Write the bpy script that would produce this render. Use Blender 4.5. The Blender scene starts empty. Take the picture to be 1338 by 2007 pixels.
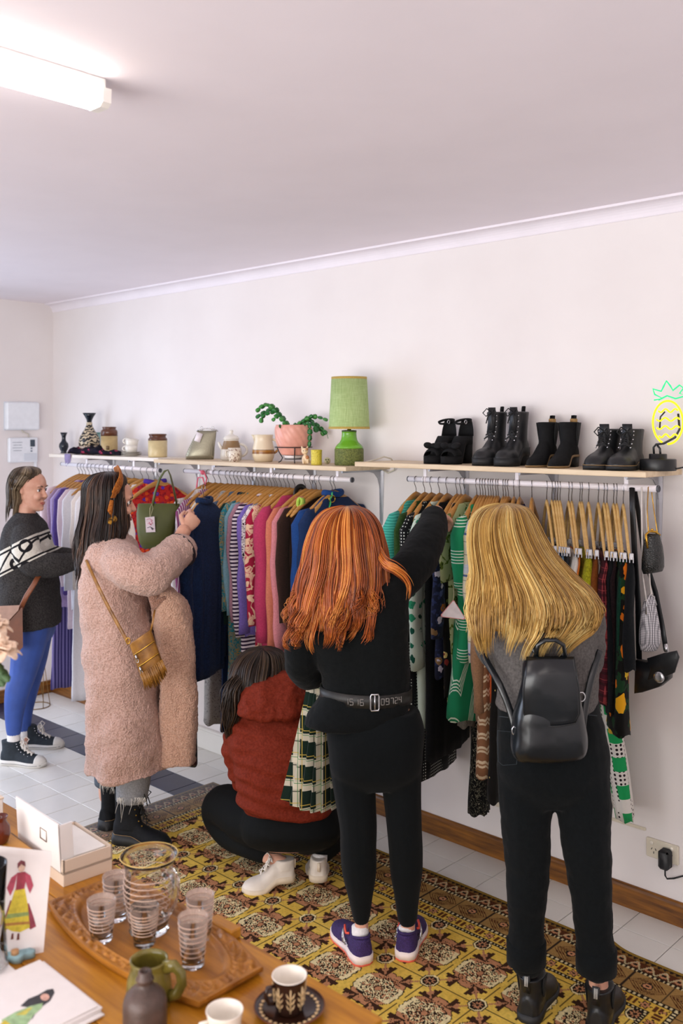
import bpy, bmesh, math, random
import numpy as np
from mathutils import Vector, Matrix, noise as mnoise

# ------------------------------------------------------------------ camera
SC = bpy.context.scene
COL = SC.collection
FPX, YAW, HORIZON = 1853.85, 0.7586, 835.8          # focal length, heading, horizon row for a 1338 x 2007 frame
TILE = 0.192                                         # floor tile pitch (m)
CAM = Vector((13.7187 * TILE, -17.9737 * TILE, 9.7534 * TILE))
cam_data = bpy.data.cameras.new('camera')
cam = bpy.data.objects.new('camera', cam_data)
COL.objects.link(cam)
cam.location = CAM
cam.rotation_euler = (math.pi / 2, 0, YAW)
cam_data.sensor_fit = 'HORIZONTAL'
cam_data.sensor_width = 36.0
cam_data.lens = FPX / 1338 * 36.0
cam_data.shift_y = -(2007 / 2 - HORIZON) / 1338
cam_data.clip_start = 0.05
cam_data.dof.use_dof = True
cam_data.dof.focus_distance = 3.5
cam_data.dof.aperture_fstop = 5.0
SC.camera = cam

# ------------------------------------------------------------------ world, light, exposure
w = bpy.data.worlds.new('daylight')
SC.world = w
w.use_nodes = True
w.node_tree.nodes['Background'].inputs[0].default_value = (0.78, 0.86, 1.0, 1)
w.node_tree.nodes['Background'].inputs[1].default_value = 0.75

def area(name, loc, rot, sx, sy, power, color):
    l = bpy.data.lights.new(name, 'AREA')
    l.shape = 'RECTANGLE'; l.size = sx; l.size_y = sy; l.energy = power; l.color = color
    o = bpy.data.objects.new(name, l); COL.objects.link(o)
    o.location = loc; o.rotation_euler = rot
    return o
# daylight through the shop window in the left wall
area('window_daylight', (-3.62, -2.75, 1.45), (0, -math.pi / 2 + .42, 0), 2.3, 3.0, 72, (0.70, 0.80, 1.0))
# unseen fill light added behind the camera to brighten what faces it
area('front_fill', (1.3, -6.2, 1.25), (math.pi / 2, 0, 0), 4.8, 2.2, 185, (1.0, 0.965, 0.93))

SC.view_settings.view_transform = 'Standard'
SC.view_settings.look = 'None'
SC.view_settings.gamma = 1.0
SC.view_settings.use_curve_mapping = False
SC.view_settings.exposure = 0.24
SC.cycles.use_denoising = True
SC.cycles.max_bounces = 8
SC.cycles.transparent_max_bounces = 12

# ------------------------------------------------------------------ geometry helpers
FWD = Vector((-math.sin(YAW), math.cos(YAW), 0))
RGT = Vector((math.cos(YAW), math.sin(YAW), 0))
UP = Vector((0, 0, 1))
def ray(u, v): return FWD + RGT * ((u - 669) / FPX) + UP * ((HORIZON - v) / FPX)
def oy(u, v, y):                                     # point seen at (u, v) on the plane y = const
    d = ray(u, v); return CAM + d * ((y - CAM.y) / d.y)
def oz(u, v, z):
    d = ray(u, v); return CAM + d * ((z - CAM.z) / d.z)
def ox(u, v, x):
    d = ray(u, v); return CAM + d * ((x - CAM.x) / d.x)
def od(u, v, k): return CAM + ray(u, v) * k          # point at depth k
def V(*a): return Vector(a)

def lin(c):
    return c / 12.92 if c <= 0.04045 else ((c + 0.055) / 1.055) ** 2.4
def S(h, a=1.0):
    h = h.lstrip('#')
    return (lin(int(h[0:2], 16) / 255), lin(int(h[2:4], 16) / 255), lin(int(h[4:6], 16) / 255), a)

def mesh_from(verts, faces, smooth=True):
    me = bpy.data.meshes.new('m')
    me.from_pydata([tuple(v) for v in verts], [], [tuple(f) for f in faces])
    me.update()
    if smooth:
        me.polygons.foreach_set('use_smooth', [True] * len(me.polygons))
    return me

class MB:
    """collects simple shapes into one mesh"""
    def __init__(s): s.v = []; s.f = []
    def add(s, vs, fs):
        n = len(s.v); s.v += [tuple(v) for v in vs]; s.f += [tuple(i + n for i in f) for f in fs]; return s
    def xf(s, M):
        s.v = [tuple(M @ Vector(v)) for v in s.v]; return s
    def box(s, c, h, M=None, b=0.0):
        """box with optional chamfer b, centre c, half sizes h"""
        c = Vector(c); hx, hy, hz = h
        if b <= 0:
            vs = [V(x * hx, y * hy, z * hz) for x in (-1, 1) for y in (-1, 1) for z in (-1, 1)]
            fs = [(0, 1, 3, 2), (4, 6, 7, 5), (0, 4, 5, 1), (2, 3, 7, 6), (0, 2, 6, 4), (1, 5, 7, 3)]
        else:
            b = min(b, hx * .9, hy * .9, hz * .9)
            vs = []; idx = {}
            for x in (-1, 1):
                for y in (-1, 1):
                    for z in (-1, 1):
                        for k in range(3):
                            p = [x * (hx - b), y * (hy - b), z * (hz - b)]
                            p[k] = (x, y, z)[k] * (hx, hy, hz)[k]
                            idx[(x, y, z, k)] = len(vs); vs.append(V(*p))
            fs = []
            for k in range(3):
                a1, a2 = [i for i in range(3) if i != k]
                for sg in (-1, 1):
                    q = []
                    for (p1, p2) in ((-1, -1), (1, -1), (1, 1), (-1, 1)):
                        t = [0, 0, 0]; t[k] = sg; t[a1] = p1; t[a2] = p2
                        q.append(idx[(t[0], t[1], t[2], k)])
                    fs.append(q if (sg > 0) == (k != 1) else q[::-1])
            for k in range(3):           # edges parallel to k
                a1, a2 = [i for i in range(3) if i != k]
                for p1 in (-1, 1):
                    for p2 in (-1, 1):
                        def I(sg, kk):
                            t = [0, 0, 0]; t[k] = sg; t[a1] = p1; t[a2] = p2
                            return idx[(t[0], t[1], t[2], kk)]
                        fs.append((I(-1, a1), I(1, a1), I(1, a2), I(-1, a2)))
            for x in (-1, 1):
                for y in (-1, 1):
                    for z in (-1, 1):
                        fs.append(tuple(idx[(x, y, z, k)] for k in range(3)))
        if M is not None: vs = [M @ v for v in vs]
        return s.add([v + c for v in vs], fs)
    def lathe(s, prof, c=(0, 0, 0), n=32, M=None, cap=(1, 1)):
        """prof: list of (r, z)"""
        c = Vector(c); vs = []; fs = []
        for r, z in prof:
            for i in range(n):
                a = 2 * math.pi * i / n
                p = V(r * math.cos(a), r * math.sin(a), z)
                if M is not None: p = M @ p
                vs.append(p + c)
        for k in range(len(prof) - 1):
            for i in range(n):
                j = (i + 1) % n
                fs.append((k * n + i, k * n + j, k * n + n + j, k * n + n + i))
        if cap[0] and prof[0][0] > 1e-6: fs.append(tuple(range(n))[::-1])
        if cap[1] and prof[-1][0] > 1e-6: fs.append(tuple((len(prof) - 1) * n + i for i in range(n)))
        return s.add(vs, fs)
    def tube(s, pts, r, n=8, flat=1.0, up=None, cap=True, closed=False):
        """tube along pts; r number or list; flat scales the second axis"""
        pts = [Vector(p) for p in pts]; m = len(pts)
        rs = r if isinstance(r, (list, tuple)) else [r] * m
        vs = []; fs = []; side = None
        for i, p in enumerate(pts):
            if closed: t = pts[(i + 1) % m] - pts[i - 1]
            else: t = pts[min(i + 1, m - 1)] - pts[max(i - 1, 0)]
            if t.length < 1e-9: t = V(0, 0, 1)
            t.normalize()
            if side is None:
                ref = Vector(up) if up is not None else (V(0, 0, 1) if abs(t.z) < .9 else V(0, 1, 0))
                side = t.cross(ref)
                if side.length < 1e-6: side = t.cross(V(1, 0, 0))
                side.normalize()
            else:
                side = side - t * side.dot(t)
                if side.length < 1e-6: side = t.cross(V(0, 1, 0.3))
                side.normalize()
            b = t.cross(side)
            for k in range(n):
                a = 2 * math.pi * k / n
                vs.append(p + side * (math.cos(a) * rs[i]) + b * (math.sin(a) * rs[i] * flat))
        seg = m if closed else m - 1
        for i in range(seg):
            j2 = (i + 1) % m
            for k in range(n):
                j = (k + 1) % n
                fs.append((i * n + k, i * n + j, j2 * n + j, j2 * n + k))
        if cap and not closed:
            fs.append(tuple(range(n))[::-1]); fs.append(tuple((m - 1) * n + k for k in range(n)))
        return s.add(vs, fs)
    def loft(s, rings, cap=True, closed_ring=True):
        """rings: list of equal-length point lists"""
        n = len(rings[0]); vs = []; fs = []
        for r in rings: vs += [Vector(p) for p in r]
        for i in range(len(rings) - 1):
            for k in range(n if closed_ring else n - 1):
                j = (k + 1) % n
                fs.append((i * n + k, i * n + j, i * n + n + j, i * n + n + k))
        if cap and closed_ring:
            fs.append(tuple(range(n))[::-1]); fs.append(tuple((len(rings) - 1) * n + k for k in range(n)))
        return s.add(vs, fs)
    def prism(s, outline, axis_a, axis_b, normal, origin, t):
        """flat outline [(a, b)] extruded by t along normal"""
        A, B, N, O = Vector(axis_a), Vector(axis_b), Vector(normal), Vector(origin)
        n = len(outline)
        vs = [O + A * a + B * b for a, b in outline] + [O + A * a + B * b + N * t for a, b in outline]
        fs = [tuple(range(n))[::-1], tuple(range(n, 2 * n))] + [(i, (i + 1) % n, n + (i + 1) % n, n + i) for i in range(n)]
        return s.add(vs, fs)
    def sphere(s, c, r, n=12, m=8, sc=(1, 1, 1), M=None):
        prof = [(max(1e-7, r * math.sin(math.pi * k / m)), -r * math.cos(math.pi * k / m)) for k in range(m + 1)]
        q = MB(); q.lathe(prof, n=n)
        vs = [V(v[0] * sc[0], v[1] * sc[1], v[2] * sc[2]) for v in q.v]
        if M is not None: vs = [M @ v for v in vs]
        return s.add([v + Vector(c) for v in vs], q.f)
    def mesh(s, smooth=True): return mesh_from(s.v, s.f, smooth)
    def build(s, name, mat, parent=None, smooth=True, loc=None):
        return obj(name, s.mesh(smooth), mat, parent, loc)

def obj(name, me, mat=None, parent=None, loc=None):
    o = bpy.data.objects.new(name, me); COL.objects.link(o)
    me.name = name
    if mat is not None and len(me.materials) == 0: me.materials.append(mat)
    if parent is not None:
        o.parent = parent
        if o.type == 'MESH' and loc is None:
            L = parent.location
            if parent.parent is not None: L = L + parent.parent.location
            loc_ = parent.get('local') or (parent.parent is not None and parent.parent.get('local'))
            if L.length > 0 and not loc_:
                me.transform(Matrix.Translation(-L))    # parts are authored in world space
    if loc is not None: o.location = loc
    return o
def tag(o, label, cat, group=None, kind=None):
    o['label'] = label; o['category'] = cat
    if group: o['group'] = group
    if kind: o['kind'] = kind
    return o
def thing(name, label, cat, loc=(0, 0, 0), group=None, local=False, rz=0.0):
    o = bpy.data.objects.new(name, None); COL.objects.link(o)
    o.location = loc; o.rotation_euler = (0, 0, rz); o.empty_display_size = .05
    if local: o['local'] = 1
    return tag(o, label, cat, group)
def struct(o):
    o['kind'] = 'structure'; return o
def dup(root, loc=None, rz=None, label=None, group=None):
    r = root.copy(); COL.objects.link(r)
    if loc is not None: r.location = loc
    if rz is not None: r.rotation_euler = (0, 0, rz)
    if label: r['label'] = label
    if group: r['group'] = group
    for ch in list(root.children):
        c = ch.copy(); COL.objects.link(c); c.parent = r
        for g in list(ch.children):
            d = g.copy(); COL.objects.link(d); d.parent = c
    return r
def remeshed(mb, voxel, smooth_it=4, fac=0.5):
    """one continuous surface from overlapping closed pieces"""
    me = mb.mesh()
    bm = bmesh.new(); bm.from_mesh(me); bmesh.ops.recalc_face_normals(bm, faces=bm.faces); bm.to_mesh(me); bm.free()
    o = bpy.data.objects.new('tmp', me); COL.objects.link(o)
    r = o.modifiers.new('r', 'REMESH'); r.mode = 'VOXEL'; r.voxel_size = voxel; r.use_smooth_shade = True
    s = o.modifiers.new('s', 'SMOOTH'); s.iterations = smooth_it; s.factor = fac
    dg = bpy.context.evaluated_depsgraph_get(); dg.update()
    ev = o.evaluated_get(dg)
    out = bpy.data.meshes.new_from_object(ev)
    bpy.data.objects.remove(o); bpy.data.meshes.remove(me)
    out.polygons.foreach_set('use_smooth', [True] * len(out.polygons))
    return out
def displace(me, fn):
    """move verts along normals by fn(co, normal)"""
    ns = [v.normal.copy() for v in me.vertices]
    for v, n in zip(me.vertices, ns):
        v.co += n * fn(v.co, n)
    me.update(); return me

# ------------------------------------------------------------------ material helpers
MATS = {}
class NT:
    def __init__(s, name, rough=0.6, metal=0.0, spec=0.5):
        s.m = bpy.data.materials.new(name); s.m.use_nodes = True
        s.t = s.m.node_tree; s.b = s.t.nodes['Principled BSDF']
        s.b.inputs['Roughness'].default_value = rough; s.b.inputs['Metallic'].default_value = metal
        s.b.inputs['Specular IOR Level'].default_value = spec
        s._co = None
    def n(s, typ, **kw):
        nd = s.t.nodes.new(typ)
        for k, v in kw.items(): setattr(nd, k, v)
        return nd
    def l(s, a, b): s.t.links.new(a, b)
    def co(s, scale=(1, 1, 1), rot=(0, 0, 0), kind='Object'):
        tc = s.n('ShaderNodeTexCoord'); mp = s.n('ShaderNodeMapping')
        mp.inputs['Scale'].default_value = scale; mp.inputs['Rotation'].default_value = rot
        s.l(tc.outputs[kind], mp.inputs[0]); return mp.outputs[0]
    def noise(s, scale, detail=2, co=None, rough=.5):
        x = s.n('ShaderNodeTexNoise'); x.inputs['Scale'].default_value = scale; x.inputs['Detail'].default_value = detail
        x.inputs['Roughness'].default_value = rough
        s.l(co if co is not None else s.co(), x.inputs[0]); return x.outputs[0]
    def ramp(s, fac, stops, interp='LINEAR'):
        r = s.n('ShaderNodeValToRGB'); r.color_ramp.interpolation = interp
        e = r.color_ramp.elements
        while len(e) < len(stops): e.new(0.5)
        for el, (p, c) in zip(e, stops): el.position = p; el.color = c
        s.l(fac, r.inputs[0]); return r.outputs[0]
    def math(s, op, a, b=None, clamp=False):
        m = s.n('ShaderNodeMath', operation=op, use_clamp=clamp)
        for i, x in enumerate((a, b)):
            if x is None: continue
            if isinstance(x, (int, float)): m.inputs[i].default_value = x
            else: s.l(x, m.inputs[i])
        return m.outputs[0]
    def sep(s, co):
        x = s.n('ShaderNodeSeparateXYZ'); s.l(co, x.inputs[0]); return x.outputs
    def mix(s, fac, a, b, blend='MIX'):
        m = s.n('ShaderNodeMix', data_type='RGBA', blend_type=blend)
        for k, x in ((0, fac), (6, a), (7, b)):
            if isinstance(x, (int, float)): m.inputs[k].default_value = x
            elif isinstance(x, tuple): m.inputs[k].default_value = x
            else: s.l(x, m.inputs[k])
        return m.outputs[2]
    def color(s, c):
        if isinstance(c, tuple): s.b.inputs['Base Color'].default_value = c
        else: s.l(c, s.b.inputs['Base Color'])
        return s
    def bump(s, h, strength=.3, dist=.01):
        b = s.n('ShaderNodeBump'); b.inputs['Strength'].default_value = strength; b.inputs['Distance'].default_value = dist
        s.l(h, b.inputs['Height']); s.l(b.outputs[0], s.b.inputs['Normal']); return s
    def done(s): return s.m

def plain(name, hexc, rough=.6, metal=0.0, var=.12, vscale=30, bump=0.0, bscale=200, bdist=.002, spec=.5):
    """one colour with a little unevenness"""
    if name in MATS: return MATS[name]
    t = NT(name, rough, metal, spec); c = S(hexc)
    if var > 0:
        lo = tuple(max(0, x * (1 - var)) for x in c[:3]) + (1,); hi = tuple(min(1, x * (1 + var)) for x in c[:3]) + (1,)
        t.color(t.ramp(t.noise(vscale, 3), [(.3, lo), (.7, hi)]))
    else: t.color(c)
    if bump > 0: t.bump(t.noise(bscale, 2), bump, bdist)
    MATS[name] = t.done(); return MATS[name]
def wood(name, c1, c2, rough=.4, scale=1.0, axis=0, spec=.5):
    if name in MATS: return MATS[name]
    t = NT(name, rough, 0, spec)
    sc = [14 * scale] * 3; sc[axis] = 1.2 * scale
    f = t.noise(3.0, 6, t.co(tuple(sc)), .6)
    t.color(t.ramp(f, [(.3, S(c1)), (.7, S(c2))])).bump(f, .12, .003)
    MATS[name] = t.done(); return MATS[name]
def glass_mat(name, col=(1, 1, 1, 1), rough=0.02):
    if name in MATS: return MATS[name]
    t = NT(name, rough, 0); t.b.inputs['Transmission Weight'].default_value = 1.0; t.b.inputs['IOR'].default_value = 1.28
    t.color(col); MATS[name] = t.done(); return MATS[name]
def emit(name, hexc, strength):
    if name in MATS: return MATS[name]
    t = NT(name); t.color(S(hexc)); t.b.inputs['Emission Color'].default_value = S(hexc); t.b.inputs['Emission Strength'].default_value = strength
    MATS[name] = t.done(); return MATS[name]
RND = random.Random(7)

# ================================================================== the room
XL, XR, YF, ZC = -3.444, 3.7, -5.6, 2.735           # left wall, right wall, front wall, ceiling
t = NT('wall_paint', .75, 0, .25); t.color(t.ramp(t.noise(2.0, 4), [(.3, S('#e3dcda')), (.7, S('#e9e3e1'))])).bump(t.noise(160, 2), .06, .001)
M_WALL = t.done()
t = NT('ceiling_paint', .85, 0, .15); t.color(t.ramp(t.noise(3.0, 4), [(.3, S('#ece4ea')), (.7, S('#f0e8ee'))])).bump(t.noise(120, 2), .05, .001)
M_CEIL = t.done()
M_CORN = plain('cornice_plaster', '#ebe4ea', .7, var=.03, vscale=5)
struct(MB().box(((XL + XR) / 2, .06, 1.4), ((XR - XL) / 2 + .12, .06, 1.4)).build('wall_back', M_WALL, smooth=False))
struct(MB().box(((XL + XR) / 2, YF / 2, ZC + .05), ((XR - XL) / 2 + .2, -YF / 2 + .2, .05)).build('ceiling', M_CEIL, smooth=False))
struct(MB().box((XR + .06, YF / 2, 1.4), (.06, -YF / 2, 1.4)).build('wall_right', M_WALL, smooth=False))
# left wall: a solid pier beside the corner, then the shop window
lw = MB().box((XL - .06, -.22, 1.4), (.06, .22, 1.4))
lw.box((XL - .06, -2.37, .1), (.06, 1.93, .1)).box((XL - .06, -2.37, 2.68), (.06, 1.93, .06)).box((XL - .06, -4.95, 1.4), (.06, .65, 1.4))
struct(lw.build('wall_left', M_WALL, smooth=False))
fw = MB().box((0, YF - .06, .1), (3.9, .06, .1)).box((0, YF - .06, 2.66), (3.9, .06, .08))
for x in (-3.4, 3.6): fw.box((x, YF - .06, 1.4), (.25, .06, 1.4))
struct(fw.build('wall_front', M_WALL, smooth=False))
# coved cornice along the back wall
prof = []
CZ, CY = .058, .058
zt, zb = ZC, 2.678
prof = [(0, zb), (-.004, zb), (-.006, zb + .004)]
for k in range(7):
    a = math.pi / 2 * k / 6
    prof.append((-.006 - .046 * (1 - math.cos(a)), zb + .004 + .042 * math.sin(a)))
prof += [(-.058, zt - .010), (-.066, zt - .010), (-.066, zt), (0, zt)]
cm = MB(); cm.loft([[V(x, y, z) for y, z in prof] for x in (XL, XR)])
struct(cm.build('trim_1', M_CORN, smooth=False))
# timber skirting on the back wall right of the step, and on the pier
M_SKIRT = wood('skirting_timber', '#4a2810', '#96601f', .38, 1.3, 0)
M_SKIRT2 = wood('skirting_timber_side', '#4a2810', '#96601f', .38, 1.3, 1)
def skirting(name, x0, x1):
    pr = [(0, 0), (-.016, 0), (-.016, .076), (-.012, .085), (-.006, .089), (0, .089)]
    m = MB(); m.loft([[V(x, y, z) for y, z in pr] for x in (x0, x1)])
    return struct(m.build(name, M_SKIRT, smooth=False))
skirting('baseboard_back', -.62, XR)
skirting('baseboard_back_left', XL, -1.95)
m = MB(); m.box((XL + .008, -.22, .044), (.008, .22, .044), b=.004)
struct(m.build('baseboard_left', M_SKIRT2, smooth=False))
M_TW = NT('white_tile', .22, 0, .5); M_TW.color(M_TW.ramp(M_TW.noise(4, 3), [(.3, S('#dedad2')), (.7, S('#e6e3dc'))])); M_TW = M_TW.done()
M_TD = NT('dark_tile', .3, 0, .5); M_TD.color(M_TD.ramp(M_TD.noise(6, 3), [(.3, S('#17203a')), (.7, S('#1f2a48'))])); M_TD = M_TD.done()
M_GR = plain('grout', '#77726c', .9, var=.15, vscale=40)
# white tiled sill that takes the place of the skirting
m = MB().box((-1.285, -.008, .055), (.665, .008, .055), b=.003).box((-1.285, -.014, .118), (.665, .014, .008), b=.004)
struct(m.build('baseboard_sill', M_TW, smooth=False))
# floor: grout bed with every tile in view a piece of its own
floor = struct(MB().box(((XL + XR) / 2, YF / 2, -.04), ((XR - XL) / 2 + .1, -YF / 2 + .1, .036)).build('floor', M_GR, smooth=False))
tile_me = {}
def tile_mesh(w, h, mat):
    key = (round(w, 4), round(h, 4), mat.name)
    if key not in tile_me:
        mb = MB().box((0, 0, -.004), (w / 2 - .0016, h / 2 - .0016, .004), b=.0012)
        me = mb.mesh(False); me.materials.append(mat); tile_me[key] = me
    return tile_me[key]
Y0 = -.1656
rows = [(-.0, Y0)] + [(Y0 - TILE * k, Y0 - TILE * (k + 1)) for k in range(0, 6)]
xs = [XL] + [TILE * k for k in range(-17, 10)]
for (ya, yb) in rows:
    for xa, xb in zip(xs[:-1], xs[1:]):
        if xb - xa < .03: continue
        cx, cy = (xa + xb) / 2, (ya + yb) / 2
        if cx > -1.15 and cy < -.36: continue               # under the rug
        dark = abs(cy - (-.4536)) < .05
        o = bpy.data.objects.new('tile', tile_mesh(xb - xa, ya - yb, M_TD if dark else M_TW))
        COL.objects.link(o); o.parent = floor; o.location = (cx, cy, 0)

# ------------------------------------------------------------------ fluorescent light on the ceiling
def batten(x, ya, yb, label):
    r = thing('ceiling_light', label, 'ceiling light', (x, (ya + yb) / 2, ZC))
    MB().box((x, (ya + yb) / 2, ZC - .014), (.034, (yb - ya) / 2, .0135), b=.003).build('light_body', plain('white_enamel', '#f2efe9', .4, var=.02), r, False)
    m = MB()
    pr = [(-.036, ZC - .024), (.036, ZC - .024), (.034, ZC - .058), (.022, ZC - .068), (-.022, ZC - .068), (-.034, ZC - .058)]
    m.loft([[V(x + a, y, z) for a, z in pr] for y in (ya + .012, yb - .012)])
    m.build('diffuser', emit('fluorescent_glow', '#fff6ee', 13.0), r, False)
    for y in (ya, yb):
        MB().loft([[V(x + a * 1.06, y + dy, ZC - (ZC - z) * 1.03) for a, z in pr] for dy in (-.012, .012)]).build('end_cap', plain('white_enamel', '#f2efe9'), r, False)
    return r
batten(.565, -3.45, -2.15, 'long white fluorescent batten glowing on the ceiling at upper left')

batten(2.3, -5.1, -3.8, 'second fluorescent batten added out of view behind the camera as fill light')  # no fixture seen here, added to fill in light from behind

batten(3.15, -3.1, -1.8, 'third fluorescent batten added out of view to brighten the lower right wall')  # unseen batten added to lift the lower right wall and floor

# ------------------------------------------------------------------ white boxes on the left pier
M_WP = plain('white_plastic', '#e9edf2', .4, var=.03)
p = ox(8, 788, XL); q = ox(72, 842, XL)
r = thing('control_box', 'larger plain white plastic box fixed on the side wall above the alarm panel', 'control box', (XL + .03, (p.y + q.y) / 2, (p.z + q.z) / 2))
hy_, hz_ = abs(q.y - p.y) / 2, abs(p.z - q.z) / 2
MB().box((XL + .022, (p.y + q.y) / 2, (p.z + q.z) / 2), (.022, hy_, hz_), b=.008).build('box_lid', M_WP, r, False)
MB().box((XL + .004, (p.y + q.y) / 2, (p.z + q.z) / 2), (.004, hy_ + .003, hz_ + .003)).build('back_plate', plain('white_plastic_shade', '#d4dae2', .5, var=.02), r, False)
cy_ = (p.y + q.y) / 2
p2 = ox(14, 858, XL); q2 = ox(70, 905, XL)
MB().tube([V(XL + .012, cy_ + .0, q.z + .004), V(XL + .012, cy_ + .01, q.z - .015), V(XL + .010, cy_ + .05, q.z - .030), V(XL + .012, cy_ + .055, p2.z + .0)], .0035, 6).build('cable', plain('cream_cable', '#cfc9b8', .5), r)
r = thing('alarm_panel', 'white alarm keypad with a small grey display on the side wall', 'alarm panel', (XL + .02, (p2.y + q2.y) / 2, (p2.z + q2.z) / 2))
hy2, hz2 = abs(q2.y - p2.y) / 2, abs(p2.z - q2.z) / 2; cy2, cz2 = (p2.y + q2.y) / 2, (p2.z + q2.z) / 2
MB().box((XL + .016, cy2, cz2), (.016, hy2, hz2), b=.006).build('panel_case', M_WP, r, False)
MB().box((XL + .034, cy2 + hy2 * .60, cz2 + hz2 * .55), (.0025, hy2 * .16, hz2 * .28), b=.001).build('display', plain('lcd_grey', '#3f4b57', .2, var=.05), r, False)
MB().box((XL + .034, cy2 + hy2 * .45, cz2 - hz2 * .58), (.002, hy2 * .45, hz2 * .3), b=.0015).build('flap', plain('white_plastic_shade', '#d4dae2'), r, False)
for k in range(2):
    MB().box((XL + .034, cy2 + hy2 * .52, cz2 + hz2 * (.12 - .22 * k)), (.002, .006, .005), b=.001).build('button', plain('button_grey', '#7d8894', .4), r, False)
m = MB()
for k in range(4): m.box((XL + .0325, cy2 - hy2 * .45, cz2 + hz2 * (.62 - .22 * k)), (.0006, hy2 * (.34 - .05 * (k % 2)), .0022))
m.build('printed_text', plain('print_grey', '#a9b0b8', .6), r, False)
MB().box((XL + .012, cy2 + hy2 * .9, cz2 - hz2 - .03), (.006, .008, .03)).build('conduit', M_WP, r, False)

# ------------------------------------------------------------------ socket with a plug on the back wall
M_SOCK = plain('socket_plastic', '#d9d0bd', .35, var=.03)
p = oy(1268, 1646, 0); q = oy(1331, 1694, 0); cx, cz, hw = (p.x + q.x) / 2, (p.z + q.z) / 2 + .006, (q.x - p.x) / 2
r = thing('wall_socket', 'cream double power socket low on the wall with a black adaptor', 'wall socket', (cx, 0, cz))
MB().box((cx, -.006, cz), (hw, .006, .036), b=.003).build('socket_plate', M_SOCK, r, False)
for s in (-1, 1):
    MB().lathe([(.0075, 0), (.0075, .003), (.006, .004), (1e-6, .004)], (cx + s * hw * .62, -.012, cz + .021), 14, Matrix.Rotation(math.pi / 2, 4, 'X')).build('switch', plain('switch_white', '#e8e1d2', .3, var=.02), r)
    m = MB()
    for dx, dz, rot in ((-.008, .003, .5), (.008, .003, -.5), (0, -.010, 0)):
        m.box((cx + s * hw * .5 + dx, -.0125, cz + dz - .004), (.0011, .0008, .0042), Matrix.Rotation(rot, 3, 'Y'))
    m.build('pin_holes', plain('black_plastic', '#101214', .4), r, False)
r = thing('power_adaptor', 'black plug adaptor with its cord in the wall socket', 'adaptor', (cx + hw * .4, -.04, cz - .02))
MB().box((cx + hw * .38, -.036, cz - .014), (.021, .022, .036), b=.008).build('adaptor_body', plain('black_plastic', '#101214', .4), r)
MB().tube([V(cx + hw * .38, -.036, cz - .05), V(cx + hw * .38, -.036, cz - .075), V(cx + hw * .45, -.03, cz - .088), V(cx + hw * .8, -.02, cz - .083), V(cx + hw * 1.6, -.012, cz - .055), V(cx + hw * 2.3, -.01, cz + .05), V(cx + hw * 2.0, -.008, cz + .30), V(cx + hw * 1.62, -.008, cz + .62), V(cx + hw * 1.75, -.008, cz + .95), V(cx + hw * 2.2, -.008, cz + 1.3)], .0032, 8).build('cord', plain('black_plastic', '#101214'), r)
# second outlet half hidden behind the blonde shopper, cable lying down the wall
p = oy(964, 1560, 0)
r = thing('wall_socket', 'second cream power socket lower on the wall between the two standing shoppers', 'wall socket', p)
MB().box((p.x, -.005, p.z), (.055, .005, .036), b=.003).build('socket_plate', M_SOCK, r, False)
m = MB()
for dx, dz, rot in ((-.008, .006, .5), (.008, .006, -.5), (0, -.008, 0)): m.box((p.x - .02 + dx, -.0108, p.z + dz), (.0014, .0008, .0045), Matrix.Rotation(rot, 3, 'Y'))
m.build('pin_holes', plain('black_plastic', '#101214'), r, False)

pa, pb = oy(985, 1560, 0), oy(1266, 1650, 0)
o = MB().box(((pa.x + pb.x) / 2, -.004, .322), ((pb.x - pa.x) / 2, .004, .006), b=.002).build('conduit', M_SOCK, None, False)
tag(o, 'thin cream conduit strip running along the wall between the two sockets', 'conduit')

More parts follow.
